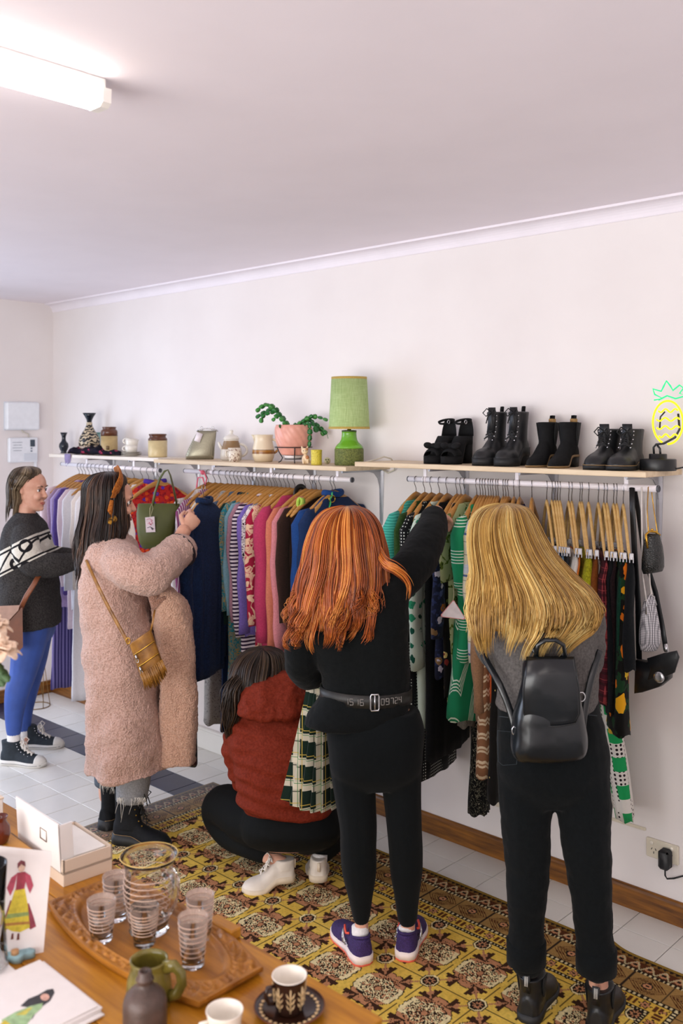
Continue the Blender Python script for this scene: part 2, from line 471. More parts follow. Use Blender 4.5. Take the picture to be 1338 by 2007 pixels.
# ================================================================== rug
def build_rug():
    x0, x1, y1, y0 = -1.271, 1.56, -.308, -2.05
    xs = np.arange(x0, x1 + .001, .0042)
    ys = np.concatenate([np.arange(y1, -1.55, -.0042), np.arange(-1.55, y0 - .001, -.03)])
    Xg, Yg = np.meshgrid(xs, ys)
    rng = np.random.RandomState(3)
    def vn(sx, sy, seed):                      # smooth value noise
        r = np.random.RandomState(seed); g = r.rand(256, 256)
        a = (Xg - x0) / sx; b = (y1 - Yg) / sy
        i = np.floor(a).astype(int) % 255; j = np.floor(b).astype(int) % 255
        fa = a - np.floor(a); fb = b - np.floor(b); fa = fa * fa * (3 - 2 * fa); fb = fb * fb * (3 - 2 * fb)
        return (g[i, j] * (1 - fa) + g[i + 1, j] * fa) * (1 - fb) + (g[i, j + 1] * (1 - fa) + g[i + 1, j + 1] * fa) * fb
    c = lambda h: np.array(S(h)[:3])
    GOLD, GOLD2, DARK, ROSE, CREAM, BRN, TAN = c('#e6c45c'), c('#d4ac46'), c('#231a14'), c('#b8805a'), c('#ead8a4'), c('#5a3118'), c('#9a7744')
    Ccol = np.zeros(Xg.shape + (3,)); n1 = vn(.09, .05, 5)[..., None]; n2 = vn(.006, .006, 9)[..., None]
    Ccol[:] = GOLD * (1 - n1) + GOLD2 * n1
    def put(mask, col): Ccol[mask] = col
    # field lattice
    PX, PY, MX, MY = .195, .305, .563, -.785
    fx = ((Xg - MX + PX / 2) % PX) - PX / 2; fy = ((Yg - MY + PY / 2) % PY) - PY / 2
    cxx = ((Xg - MX) % PX) - PX / 2; cyy = ((Yg - MY) % PY) - PY / 2
    wob = (vn(.012, .012, 21) - .5)
    put((np.abs(np.abs(cxx) - .0) < .0018) & (np.abs(fy) > .02), DARK * 1.6)
    put((np.abs(cyy) < .0018), DARK * 1.6)
    ax, ay = np.abs(fx) / .086, np.abs(fy) / .104
    r = .55 * np.maximum(np.maximum(ax, ay), (ax + ay) * .72) + .47 * np.hypot(ax, ay) + wob * .10
    ang = np.arctan2(fy, fx)
    put(r < 1.0, DARK); put(r < .955, CREAM * .95)
    put((r < .955) & (r > .60) & (ay > .45), ROSE)
    rr = np.hypot(ax, ay)
    br = np.sin(7 * ang + 9 * rr + 5 * wob) * np.cos(17 * rr - 3 * np.abs(np.sin(3 * ang)))
    leafy = np.abs(br) < .21
    put((r < .80) & leafy, DARK)
    put((r < .78) & (br > .55), ROSE * 1.05)
    put((r < .70) & (br < -.7), BRN)
    put((rr < .13), ROSE); put((rr < .16) & (rr > .12), DARK)
    # crosses between the medallions
    qx, qy = np.abs(cxx) / .070, np.abs(cyy) / .083
    st = np.floor(qx * 6) / 6; sq = np.floor(qy * 6) / 6
    corner = (qx < 1) & (qy < 1) & (st + sq > .95) & (np.minimum(qx, qy) > .22)
    put(corner, DARK * .9 + BRN * .3)
    put(corner & (np.hypot(qx - .62, qy - .62) < .17), ROSE); put(corner & (np.hypot(qx - .62, qy - .62) < .07), DARK)
    put((qx < .92) & (qy < .92) & (np.abs(qx - qy) < .07) & (qx > .30), ROSE * .9)
    oc = np.maximum(np.maximum(qx, qy), (qx + qy) * .72)
    put(oc < .44, DARK); put((oc < .40) & (oc > .33), CREAM)
    sa = np.arctan2(cyy / .083, cxx / .070); star = .20 + .07 * np.cos(8 * sa)
    put(np.hypot(qx, qy) < star, ROSE); put(np.hypot(qx, qy) < .09, DARK)
    # border bands
    dx = np.minimum(Xg - x0, x1 - Xg); dy = y1 - Yg
    d = np.minimum(dx, dy)
    s = np.where(dy < dx, Xg, Yg)                     # run along the border
    def band(a, b): return (d >= a) & (d < b)
    zz = lambda p: np.abs(((s / p) % 1) - .5) * 2
    put(d < .30, GOLD2)
    put(band(0, .020), c('#8d6f2d'))
    put(band(.020, .038), c('#7d5a2a')); put(band(.020, .038) & ((d - .020) / .018 < zz(.022)), DARK)
    put(band(.038, .088), BRN * .8); m = band(.038, .088)
    put(m & (np.hypot((((s / .052) % 1) - .5) * .052, d - .063) < .017), ROSE)
    put(m & (np.hypot((((s / .052) % 1) - .5) * .052, d - .063) < .008), DARK)
    put(m & (np.abs(zz(.052) - (d - .038) / .05) < .12), CREAM * .6)
    put(band(.088, .104), DARK); put(band(.088, .104) & (np.sin(s * 2 * np.pi / .016) > .2) & (np.abs(d - .096) < .005), CREAM * .8)
    put(band(.104, .212), TAN); m = band(.104, .212)
    ls = (((s / .142) % 1) - .5) * .142; ld = d - .158
    lr = np.hypot(ls, ld); la = np.arctan2(ld, ls)
    fe = (np.sin(np.abs(ls) * 900 * .55 + np.abs(ld) * 560) > .1) & (np.abs(ls) + np.abs(ld) * .9 < .066) & (lr > .022)
    put(m & fe, BRN * .75)
    put(m & (lr < .020), DARK); put(m & (lr < .014), ROSE * 1.1); put(m & (lr < .005), DARK)
    put(m & (np.abs(np.abs(ls) - .069) < .0018), DARK * 1.5)
    put(band(.212, .232), DARK); put(band(.212, .232) & (np.sin(s * 2 * np.pi / .018) > 0) & (np.abs(d - .222) < .006), CREAM * .8)
    put(band(.232, .284), GOLD2); m = band(.232, .284)
    fs = (((s / .086) % 1) - .5) * .086; fl = np.hypot(fs, d - .258); fa = np.arctan2(d - .258, fs)
    put(m & (fl < .019 + .005 * np.cos(6 * fa)), DARK); put(m & (fl < .014 + .004 * np.cos(6 * fa)), ROSE); put(m & (fl < .005), DARK)
    put(m & (np.abs(np.abs(fs) - .034) < .006) & (np.abs(d - .258) < .015), BRN)
    put(band(.284, .300), DARK); put(band(.284, .300) & (np.sin(s * 2 * np.pi / .014) > .3) & (np.abs(d - .292) < .004), CREAM * .8)
    # the end strip at the left turns greyer towards its edge
    end_grey = np.clip(1 - (Xg - x0) / .30, 0, 1)[..., None] * .8
    Ccol[:] = Ccol * (1 - end_grey) + (Ccol * .35 + c('#8f9092') * .65) * end_grey
    Ccol *= (.86 + .28 * n2)
    Z = .008 + .0012 * vn(.15, .12, 31)
    Z[d < .0021] = .0008
    Z += .012 * np.exp(-((Xg - 1.0) / .05) ** 2 - ((dy - .02) / .04) ** 2)
    Yw = Yg + .006 * (vn(.25, 5, 41) - .5) * np.exp(-dy / .05)
    Yw += .020 * np.exp(-((Xg - .98) / .035) ** 2) * np.exp(-dy / .03)
    h, wd = Xg.shape
    co = np.stack([Xg, Yw, Z], -1).reshape(-1, 3)
    i = np.arange(h * wd).reshape(h, wd)
    q = np.stack([i[:-1, :-1], i[1:, :-1], i[1:, 1:], i[:-1, 1:]], -1).reshape(-1, 4)
    me = bpy.data.meshes.new('rug')
    me.vertices.add(len(co)); me.vertices.foreach_set('co', co.ravel())
    me.loops.add(q.size); me.loops.foreach_set('vertex_index', q.ravel().astype(np.int32))
    me.polygons.add(len(q)); me.polygons.foreach_set('loop_start', np.arange(0, q.size, 4, dtype=np.int32)); me.polygons.foreach_set('loop_total', np.full(len(q), 4, np.int32))
    me.update(calc_edges=True); me.validate()
    at = me.color_attributes.new('weave', 'FLOAT_COLOR', 'POINT')
    at.data.foreach_set('color', np.concatenate([np.clip(Ccol, 0, 1), np.ones((h, wd, 1))], -1).reshape(-1).astype(np.float32))
    t = NT('rug_wool', .95, 0, .1)
    a = t.n('ShaderNodeAttribute', attribute_name='weave'); t.color(a.outputs[0]); t.bump(t.noise(700, 2), .4, .003)
    me.polygons.foreach_set('use_smooth', [True] * len(me.polygons))
    o = obj('rug', me, t.done())
    return tag(o, 'gold patterned rug with dark medallions lying on the tiles', 'rug')
build_rug()

# ================================================================== shelves and clothes rails
M_PINE = wood('pine_board', '#cdb391', '#e3cfb0', .5, 1.0, 0)
M_PINE_OVERLIT = wood('pine_board_overlit', '#dccfc0', '#ece4da', .5, 1.0, 0)  # pine made whiter, its overexposure put into the colour
M_BRK = plain('bracket_metal', '#b4b4ba', .35, .6, var=.05)
M_RAIL = plain('white_rail', '#ece6ea', .35, var=.03, vscale=10)
ZA, ZB, ZS = 1.690, 1.688, 1.712                       # tops of the three boards
def shelf(label, x0, x1, ztop, depth, brk_px, mat, brk_len=.27):
    r = thing('wall_shelf', label, 'shelf', ((x0 + x1) / 2, -.02, ztop))
    MB().box(((x0 + x1) / 2, -depth / 2 - .001, ztop - .010), ((x1 - x0) / 2, depth / 2, .010), b=.0015).build('board', mat, r, False)
    for u in brk_px:
        x = oy(u, 960, 0).x
        m = MB()
        zt = ztop - .0205
        m.loft([[V(x + a, b, z) for a, b in ((-.015 * k, -.0005), (.015 * k, -.0005), (.015 * k, -.004), (.005 * k, -.012), (-.005 * k, -.012), (-.015 * k, -.004))] for z, k in ((zt - brk_len, .35), (zt - brk_len + .02, .6), (zt - .1, .9), (zt, 1))])
        m.loft([[V(x + a, y, z) for a, z in ((-.013 * k, zt), (.013 * k, zt), (.013 * k, zt - .003), (.004 * k, zt - .011), (-.004 * k, zt - .011), (-.013 * k, zt - .003))] for y, k in ((-.004, 1), (-.12, .9), (-depth + .05, .6), (-depth + .03, .4))])
        m.loft([[V(x - .002, y, z), V(x + .002, y, z), V(x + .002, y2, z2), V(x - .002, y2, z2)] for y, z, y2, z2 in ((-.01, zt - .10, -.011, zt - .10), (-.01, zt - .06, -.03, zt - .045), (-.01, zt - .02, -.055, zt - .02), (-.01, zt - .01, -.095, zt - .010))])
        b = m.build('bracket', M_BRK, r, False)
        MB().lathe([(.0045, 0), (.004, .0018), (1e-6, .002)], (x + .009, -.004, zt - .03), 10, Matrix.Rotation(math.pi / 2, 4, 'X')).build('screw', plain('screw_steel', '#77777c', .3, .8, var=0), b)
    return r
XA1, XB0, XB1, XS0, XS1 = -1.875, -1.47, -.315, -.05, 1.122
shelf('narrow overlit pine shelf at the far left carrying vases, jars and cups', -3.10, XA1, ZA, .225, (223, 305), M_PINE_OVERLIT)
shelf('pale pine shelf in the middle carrying the green lamp and pink plant pot', -1.80, XB1, ZB, .31, (389, 498, 616, 748), M_PINE)
shelf('pale pine shelf on the right carrying the black shoes', -.27, XS1, ZS, .30, (914, 1088, 1292), M_PINE)
RY, RZ = -.225, 1.623
def rail(label, x0, x1, z0, z1, ztop, hold_px):
    r = thing('clothes_rail', label, 'rail', ((x0 + x1) / 2, RY, (z0 + z1) / 2))
    MB().tube([V(x0, RY, z0), V(x1, RY, z1)], .0125, 16).build('rail_tube', M_RAIL, r)
    for x, z in ((x0, z0), (x1, z1)):
        s = 1 if x == x1 else -1
        MB().lathe([(.0127, 0), (.0127, .006), (.009, .008), (.009, .003), (1e-6, .003)], (x, RY, z), 16, Matrix.Rotation(s * math.pi / 2, 4, 'Y')).build('end_cap', plain('rail_end_grey', '#55555c', .4), r)
    for u in hold_px:
        x = oy(u, 930, RY).x; z = z0 + (z1 - z0) * (x - x0) / (x1 - x0); zt = ztop - .0205
        m = MB(); m.box((x, RY, (zt + z + .012) / 2), (.008, .0018, (zt - z - .012) / 2 + .001)); m.tube([V(x - .009, RY, z), V(x + .009, RY, z)], .0145, 14); m.box((x, RY, zt - .0012), (.010, .018, .0012))
        m.build('rail_holder', M_RAIL, r, False)
    return r
def rail_z(i, x):
    x0, x1, z0, z1 = RAILS[i]; return z0 + (z1 - z0) * (x - x0) / (x1 - x0)
RAILS = [(oy(122, 908, RY).x, -1.86, 1.628, 1.620), (-1.62, oy(689, 941, RY).x, 1.626, 1.624), (oy(802, 941, RY).x, oy(1288, 959, RY).x, 1.642, 1.650)]
rail('white rail under the left shelf holding pale blouses', *RAILS[0], ZA, (170, 262))
rail('white rail under the middle shelf holding knitwear sorted by colour', *RAILS[1], ZB, (417, 531, 661))
rail('white rail under the right shelf holding green tops and trousers', *RAILS[2], ZS, (833, 1013, 1227))

# ================================================================== things on the shelves
def spot(u, y, z):
    p = oy(u, 900, y); p.z = z
    d = (p - CAM).dot(FWD); return p, d / FPX           # base point, metres per pixel there
def lathe_px(name, prof, p, k, mat, parent, n=32):
    return MB().lathe([(max(r * k, 1e-7), h * k) for r, h in prof], p, n).build(name, mat, parent)
# small dark vase
M_INK = plain('ink_glaze', '#101a26', .15, var=.2)
p, k = spot(125, -.09, ZA)
r = thing('vase', 'small plain dark vase at the left end of the far shelf', 'vase', p)
lathe_px('vase_body', [(6, 0), (6.5, 1), (5, 3), (7, 7), (9.3, 13), (8.5, 19), (4.6, 24), (3.6, 29), (4.2, 34), (7, 41), (6.6, 41), (3.4, 34), (3, 29), (0, 28)], p, k, M_INK, r)
# tall patterned vase
t = NT('scroll_glaze', .3, 0, .5)
co = t.co(); wv = t.n('ShaderNodeTexWave', wave_type='RINGS'); wv.inputs['Scale'].default_value = 16; wv.inputs['Distortion'].default_value = 9; wv.inputs['Detail'].default_value = 1.2; wv.inputs['Detail Scale'].default_value = 2
t.l(co, wv.inputs[0]); t.color(t.ramp(wv.outputs[1], [(.42, S('#cdbb9c')), (.46, S('#141316')), (1, S('#18161a'))])); M_SCROLL = t.done()
t = NT('fluted_glaze', .3); z = t.n('ShaderNodeTexWave', wave_type='BANDS', bands_direction='X'); z.inputs['Scale'].default_value = 28; t.l(t.co(), z.inputs[0])
t.color(t.ramp(z.outputs[1], [(.5, S('#d8c8b4')), (.55, S('#8b6a58'))])); M_FLUTE = t.done()
p, k = spot(175, -.11, ZA)
r = thing('vase', 'tall narrow-necked vase with dark scrollwork on cream', 'vase', p, local=True)
MB().lathe([(x * k, h * k) for x, h in [(20.2, 17), (20.6, 24), (19, 33), (14, 42), (9, 50), (6, 57), (4.6, 64)]], n=36).build('vase_body', M_SCROLL, r)
MB().lathe([(x * k, h * k) for x, h in [(14.5, 0), (15, 2), (13.5, 4), (16.5, 9), (20.2, 17)]], n=36).build('vase_foot', M_FLUTE, r)
MB().lathe([(max(x * k, 1e-7), h * k) for x, h in [(4.6, 64), (5.5, 68), (8.5, 74), (13.2, 81.5), (12.6, 81.5), (8, 74.5), (4.5, 67), (0, 66)]], n=36).build('vase_lip', M_INK, r)
MB().lathe([(x * k, h * k) for x, h in [(5.6, 60), (6.2, 61.5), (5.4, 63)]], n=24).build('neck_ring', plain('cream_glaze', '#d3c3a8', .3), r)
# teal tin behind the vase
p, k = spot(189, -.05, ZA)
r = thing('tin', 'narrow teal tin standing behind the patterned vase', 'tin', p)
MB().box(p + V(0, 0, 20 * k), (5 * k, 6 * k, 20 * k), b=.003).build('tin_body', plain('teal_tin', '#8fc3bd', .35), r)
MB().box(p + V(0, 0, 41.5 * k), (5.3 * k, 6.3 * k, 1.5 * k), b=.002).build('tin_lid', plain('teal_tin_lid', '#79b0aa', .35), r)
# tall stoneware jar
M_BROWN = plain('brown_glaze', '#5a3420', .15, var=.25, vscale=18)
M_STONE = plain('stoneware_tan', '#b39a68', .35, var=.12, vscale=25)
M_STONE2 = plain('stoneware_pale', '#cdb98a', .35, var=.1, vscale=25)
p, k = spot(214, -.12, ZA)
r = thing('jar', 'tall two-tone stoneware jar with brown shoulder beside the patterned vase', 'jar', p)
lathe_px('jar_body', [(15.5, 0), (16.2, 1.5), (16.2, 38)], p, k, M_STONE, r)
lathe_px('jar_shoulder', [(16.2, 38), (16.2, 46), (15.5, 49), (13, 50.5), (12.6, 53), (13.6, 54.5), (13.2, 56), (11, 56), (10.5, 40), (0, 40)], p, k, M_BROWN, r)
MB().box(p + RGT * (1 * k) - FWD * (16.1 * k) + V(0, 0, 15 * k), (3 * k, .001, 4 * k), Matrix.Rotation(YAW, 3, 'Z')).build('jar_mark', plain('jar_mark', '#6e5633', .5), r)
# crock
p, k = spot(309, -.13, ZA)
r = thing('jar', 'squat stoneware crock with a brown rim standing alone', 'jar', p)
lathe_px('jar_body', [(17.5, 0), (18.4, 2), (18.6, 33)], p, k, M_STONE2, r)
lathe_px('jar_rim', [(18.6, 33), (18.6, 36), (17.2, 38), (15.8, 39.5), (15.8, 42), (17.2, 43), (17.4, 45.5), (15, 46), (14, 40), (0, 36)], p, k, M_BROWN, r)
# cups and saucers
M_CUPW = plain('cream_china', '#e3ddd2', .25, var=.04)
M_CUPR = plain('china_brown_rim', '#7a6a5c', .3)
def cup_px(name, label, p, k, R, h, tilt=None, hs=-1, mat=None, group=None, hand_rot=0.0):
    mat = mat or M_CUPW
    r = thing(name, label, 'cup', p, group)
    M = tilt or Matrix.Identity(4)
    m = MB().lathe([(R * .78 * k, 0), (R * .82 * k, .6 * k), (R * .96 * k, h * .5 * k), (R * k, h * k), (R * .94 * k, h * k), (R * .88 * k, h * .4 * k), (R * .7 * k, 1.6 * k), (1e-7, 1.5 * k)], n=28).xf(M)
    m.v = [tuple(Vector(v) + p) for v in m.v]; m.build('cup_body', mat, r)
    ps = []
    for a in range(9):
        t_ = -math.pi / 2 + math.pi * a / 8
        ps.append(RGT * (hs * (R * .9 + R * .45 * math.cos(t_)) * k) + UP * ((h * .55 + h * .3 * math.sin(t_)) * k))
    m = MB().tube(ps, 1.5 * k, 8); m.xf(M); m.v = [tuple(Vector(v) + p) for v in m.v]; m.build('handle', mat, r)
    return r
p, k = spot(257, -.12, ZA)
for i, (R, dz) in enumerate(((20, 0), (20.5, 2.6), (19.5, 5.2))):
    lab = ['lowest saucer under the two stacked cups', 'middle saucer under the two stacked cups', 'top saucer directly under the lower cream cup'][i]
    r = thing('saucer', lab, 'saucer', p + V((i % 2) * .004, 0, dz * k), 'saucers under the stacked cups')
    lathe_px('saucer_plate', [(9, 0), (10, 0.3), (R - 1, 2.2), (R, 2.8), (R - .6, 3.1), (10, 1.3), (0, 1.1)], p + V((i % 2) * .004, 0, dz * k), k, M_CUPW, r)
    lathe_px('saucer_rim', [(R - .8, 2.7), (R + .3, 2.9), (R - .2, 3.4), (R - 1.4, 3.0)], p + V((i % 2) * .004, 0, dz * k), k, M_CUPR, r)
cup_px('teacup', 'lower cream teacup standing upright on the saucers', p + V(0, 0, 6.6 * k), k, 12.5, 15)
cup_px('teacup', 'upper cream teacup tilted inside the lower cup', p + V(0, 0, 19.5 * k), k, 13, 15, Matrix.Rotation(.16, 4, FWD))
# crumpled scarf hanging over the shelf edge
t = NT('scarf_cloth', .8, 0, .1); f = t.noise(26, 2); t.color(t.ramp(f, [(.42, S('#14121c')), (.6, S('#1e1a2a')), (.66, S('#b03a55')), (.72, S('#2a2440'))])); M_SCARF = t.done()
m = MB(); rows = []
xa, xb = oy(142, 890, -.17).x, oy(238, 890, -.17).x
for i in range(40):
    a = i / 39; x = xa + (xb - xa) * a; ring = []
    hgt = (.018 + .022 * abs(math.sin(a * 9.5)) + .012 * math.sin(a * 23)) * (.6 + .7 * math.sin(math.pi * min(1, a * 1.1 + .05)))
    for j in range(14):
        b = 2 * math.pi * j / 14
        ring.append(V(x, -.165 + (.045 + .012 * math.sin(a * 14)) * math.cos(b) * (1 - .3 * a), ZA + .004 + max(0, hgt * (.55 + .6 * math.sin(b) + .12 * math.sin(5 * b + a * 20)))))
    rows.append(ring)
m.loft(rows)
r = tag(m.build('scarf', M_SCARF), 'dark crumpled scarf lying across the front of the far shelf', 'scarf')
m = MB(); rows = []
for i in range(12):
    a = i / 11; zc = ZA + .006 - .082 * a; rows.append([V(xa + .012 + .075 * b + .02 * a - .03 * a * b, -.229 - .005 * math.sin(b * 9 + a * 3) - .004, zc + .028 * b * a) for b in [q / 9 for q in range(10)]])
m.loft(rows, closed_ring=False, cap=False)
o = m.build('scarf_corner', plain('lilac_lining', '#8d80a8', .7, var=.2, vscale=40), r)
s_ = o.modifiers.new('s', 'SOLIDIFY'); s_.thickness = .002
# silver mesh evening bag leaning on the wall
t = NT('metal_mesh', .35, .5, .5); ck = t.n('ShaderNodeTexVoronoi'); ck.inputs['Scale'].default_value = 260; ck.inputs['Randomness'].default_value = .05; t.l(t.co(), ck.inputs[0])
t.color(t.ramp(ck.outputs[0], [(.25, S('#b9b39c')), (.65, S('#77725f'))])).bump(ck.outputs[0], -.6, .003); M_MESHBAG = t.done()
M_SILV = plain('polished_silver', '#c9c9cc', .25, .9, var=0)
M_GOLD = plain('polished_gold', '#c99a3c', .25, .9, var=0)
p, k = spot(391, -.15, ZB + .001)
r = thing('evening_bag', 'silver mesh evening bag with metal clasp leaning on the middle shelf', 'bag', p)
rows = []
for z, w_, sh, th in ((0, 28, 0, 9), (8, 28.5, 1, 11), (22, 26, 4, 9), (38, 23, 9, 6.5), (50, 20, 13, 4), (56, 18.5, 15, 2.5)):
    rows.append([p + RGT * ((sh + w_ * math.cos(a) * (1 if abs(math.cos(a)) < .9 else .98)) * k) + FWD * (th * math.sin(a) * k) + UP * (z * k) for a in [2 * math.pi * q / 28 for q in range(28)]])
MB().loft(rows).build('bag_body', M_MESHBAG, r)
m = MB(); m.tube([p + RGT * ((15 + 20 * math.cos(a)) * k) + UP * ((55 + 5 * abs(math.sin(a))) * k) + FWD * (2.5 * math.sin(a) * k) for a in [2 * math.pi * q / 20 for q in range(20)]], 1.3 * k, 6, closed=True)
m.build('clasp_frame', M_SILV, r)
for s in (-1, 1): MB().tube([p + RGT * ((15 + s * (11 + 3 * math.cos(a))) * k) + UP * ((60 + 4 * math.sin(a)) * k) for a in [2 * math.pi * q / 12 for q in range(12)]], .7 * k, 5, closed=True).build('clasp_loop', M_SILV, r)
MB().box(p + RGT * (-1 * k) - FWD * (9 * k) + UP * (43 * k), (6 * k, .0006, 9 * k), Matrix.Rotation(YAW, 3, 'Z') @ Matrix.Rotation(.35, 3, 'Y')).build('price_tag', plain('tag_white', '#efe6ea', .6), r)
# stoneware coffee pot, small cup, striped jug
t = NT('banded_stoneware', .35); zz = t.sep(t.co())[2]
p, k = spot(453, -.12, ZB)
hgt = lambda x: x * k
t.color(t.ramp(t.math('MULTIPLY', zz, 1 / (60 * k)), [(0, S('#cfc6b8')), (.33, S('#cfc6b8')), (.36, S('#8a6c48')), (.62, S('#9a7a52')), (.64, S('#d8d1c4'))], 'CONSTANT')); M_BAND = t.done()
r = thing('coffee_pot', 'lidded stoneware coffee pot with a brown band and cream handle', 'coffee pot', p, local=True)
MB().lathe([(x * k, h * k) for x, h in [(18, 0), (20, 2), (21.5, 10), (20, 20), (17, 28), (14.5, 38), (15, 41), (13, 42)]], n=32).build('pot_body', M_BAND, r)
MB().lathe([(max(1e-7, x * k), h * k) for x, h in [(15.3, 41), (15.5, 43), (13, 47), (6, 50), (3, 52), (3.6, 55), (4.2, 57.5), (2.5, 59.5), (0, 60)]], n=28).build('lid', M_CUPW, r)
MB().tube([RGT * ((16 + 15 * math.sin(a)) * k) + UP * ((20 - 12 * math.cos(a)) * k) for a in [math.pi * q / 10 for q in range(11)]], 2.6 * k, 8).build('handle', M_CUPW, r)
MB().tube([RGT * (-15 * k) + UP * (20 * k), RGT * (-22 * k) + UP * (28 * k), RGT * (-25 * k) + UP * (36 * k)], [4 * k, 3 * k, 2.2 * k], 10).build('spout', M_CUPW, r)
p, k = spot(459, -.235, ZB)
t = NT('printed_china', .25); f = t.noise(70, 2); t.color(t.ramp(f, [(.55, S('#e6dccb')), (.62, S('#7a4a34')), (.7, S('#e6dccb'))])); M_PRINT = t.done()
cup_px('mug', 'small printed mug in front of the coffee pot', p, k, 12.5, 27, mat=M_PRINT, hs=-1)
p, k = spot(516, -.14, ZB)
t = NT('striped_cream', .25); zz = t.sep(t.co())[2]
t.color(t.ramp(t.math('MULTIPLY', zz, 1 / (54 * k)), [(0, S('#e0cfae')), (.29, S('#e0cfae')), (.291, S('#8a5a26')), (.36, S('#a8752e')), (.42, S('#e0cfae')), (.425, S('#5a3a22')), (.445, S('#e4d5b8'))], 'CONSTANT')); M_STRJ = t.done()
r = thing('jug', 'cream jug with brown stripes between coffee pot and plant', 'jug', p, local=True)
MB().lathe([(max(1e-7, x * k), h * k) for x, h in [(16, 0), (18, 1.5), (21, 10), (22, 18), (21, 27), (18.5, 37), (17.5, 44), (19, 51), (19.6, 53), (18.6, 53), (16.5, 45), (17, 36), (0, 20)]], n=36).build('jug_body', M_STRJ, r)
MB().loft([[RGT * ((-17 - a) * k) + FWD * (b * k) + UP * (h * k) for a, b in ((0, -6), (w_ * .8, -3), (w_, 0), (w_ * .8, 3), (0, 6))] for h, w_ in ((38, .5), (46, 3.5), (53, 7))], cap=True).build('spout', M_STRJ, r)
MB().tube([RGT * ((17 + 12 * math.sin(a)) * k) + UP * ((30 - 14 * math.cos(a)) * k) for a in [math.pi * q / 10 for q in range(11)]], 2.3 * k, 8).build('handle', M_STRJ, r)
# pink swirled pot on a wire stand
M_PINK = plain('pink_glaze', '#e2a08e', .35, var=.06)
p, k = spot(575, -.15, ZB)
r = thing('potted_plant', 'trailing green cactus in a pink swirled pot on a black wire stand', 'plant', p, local=True)
rows = []; N = 96
for i in range(26):
    a = i / 25; h = 16 + 59 * a
    R = 22 + 13.5 * (1 - (1 - min(1, a * 1.25)) ** 2.2) - 1.2 * max(0, a - .85) / .15
    rows.append([V(math.cos(q) * 1, math.sin(q), 0) * ((R + 1.5 * abs(math.sin(8 * (q + 1.15 * a))) ** .7 * (1 if a < .93 else .3)) * k) + UP * (h * k) for q in [2 * math.pi * j / N for j in range(N)]])
rows.append([V(math.cos(q), math.sin(q), 0) * (31 * k) + UP * (74 * k) for q in [2 * math.pi * j / N for j in range(N)]])
rows.append([V(math.cos(q), math.sin(q), 0) * (29 * k) + UP * (66 * k) for q in [2 * math.pi * j / N for j in range(N)]])
MB().loft(rows).build('pot', M_PINK, r)
MB().lathe([(1e-7, 66.5 * k), (29.5 * k, 67 * k)], n=24).build('soil', plain('soil', '#2e2218', .9, var=.3, vscale=200), r)
MB().lathe([(1e-7, 9 * k), (16 * k, 9 * k), (19 * k, 15 * k), (18 * k, 15 * k), (1e-7, 11 * k)], n=24).build('drip_saucer', plain('white_saucer', '#e8e2e0', .4), r)
M_WIRE = plain('black_wire', '#18161a', .4, .3, var=0)
m = MB(); m.tube([V(math.cos(q), math.sin(q), 0) * (36.5 * k) + UP * (31 * k) for q in [2 * math.pi * j / 32 for j in range(32)]], 1.1 * k, 6, closed=True)
m.tube([V(math.cos(q), math.sin(q), 0) * (17 * k) + UP * (8 * k) for q in [2 * math.pi * j / 24 for j in range(24)]], .9 * k, 6, closed=True)
m.build('stand_ring', M_WIRE, r)
for j in range(3):
    q = YAW - math.pi / 2 + .12 + 2 * math.pi * j / 3; e = V(math.cos(q), math.sin(q), 0)
    MB().tube([e * (36.5 * k) + UP * (31 * k), e * (31 * k) + UP * (20 * k), e * (24 * k) + UP * (10 * k), e * (28 * k) + UP * (3.0 * k), e * (33 * k) + UP * (1.2 * k)], 1.1 * k, 6).build('stand_leg', M_WIRE, r)
M_LEAF = plain('cactus_green', '#1f6a2c', .35, var=.35, vscale=60)
M_LEAF2 = plain('cactus_green_pale', '#3f8a3a', .35, var=.3, vscale=60)
def leaf_segment(a, b, wd, nrm):
    """one flat notched stem segment from a to b"""
    a, b = Vector(a), Vector(b); ax = b - a; L = ax.length; ax.normalize()
    sd = ax.cross(nrm).normalized(); nn = sd.cross(ax)
    pr = [(0, .25), (.12, .6), (.3, .9), (.42, .78), (.6, 1), (.75, .8), (.9, .75), (1, .2)]
    rings = [[a + ax * (L * t_) + sd * (wd * w_), a + ax * (L * t_) + nn * (wd * .28 * (.4 + .6 * w_)), a + ax * (L * t_) - sd * (wd * w_), a + ax * (L * t_) - nn * (wd * .28 * (.4 + .6 * w_))] for t_, w_ in pr]
    return MB().loft(rings)
def stem_path(pts, n, wd, mats, seed):
    rr = random.Random(seed)
    # resample polyline to n segments
    P = [Vector(q) for q in pts]; d = [0]
    for i in range(1, len(P)): d.append(d[-1] + (P[i] - P[i - 1]).length)
    def at(s):
        s *= d[-1]
        for i in range(1, len(P)):
            if s <= d[i] + 1e-9: return P[i - 1].lerp(P[i], (s - d[i - 1]) / max(1e-9, d[i] - d[i - 1]))
        return P[-1]
    for i in range(n):
        nrm = (-FWD + UP * rr.uniform(-.2, .9) + RGT * rr.uniform(-.5, .5)).normalized()
        o = leaf_segment(at(i / n), at((i + .97) / n), wd * rr.uniform(.85, 1.2), nrm).build('leaf', mats[rr.random() < .3], r)
pp = lambda u, v, dd=0: RGT * ((u - 575) * k) + UP * ((906 - v) * k) + FWD * (dd * k)
LM = [M_LEAF, M_LEAF2]
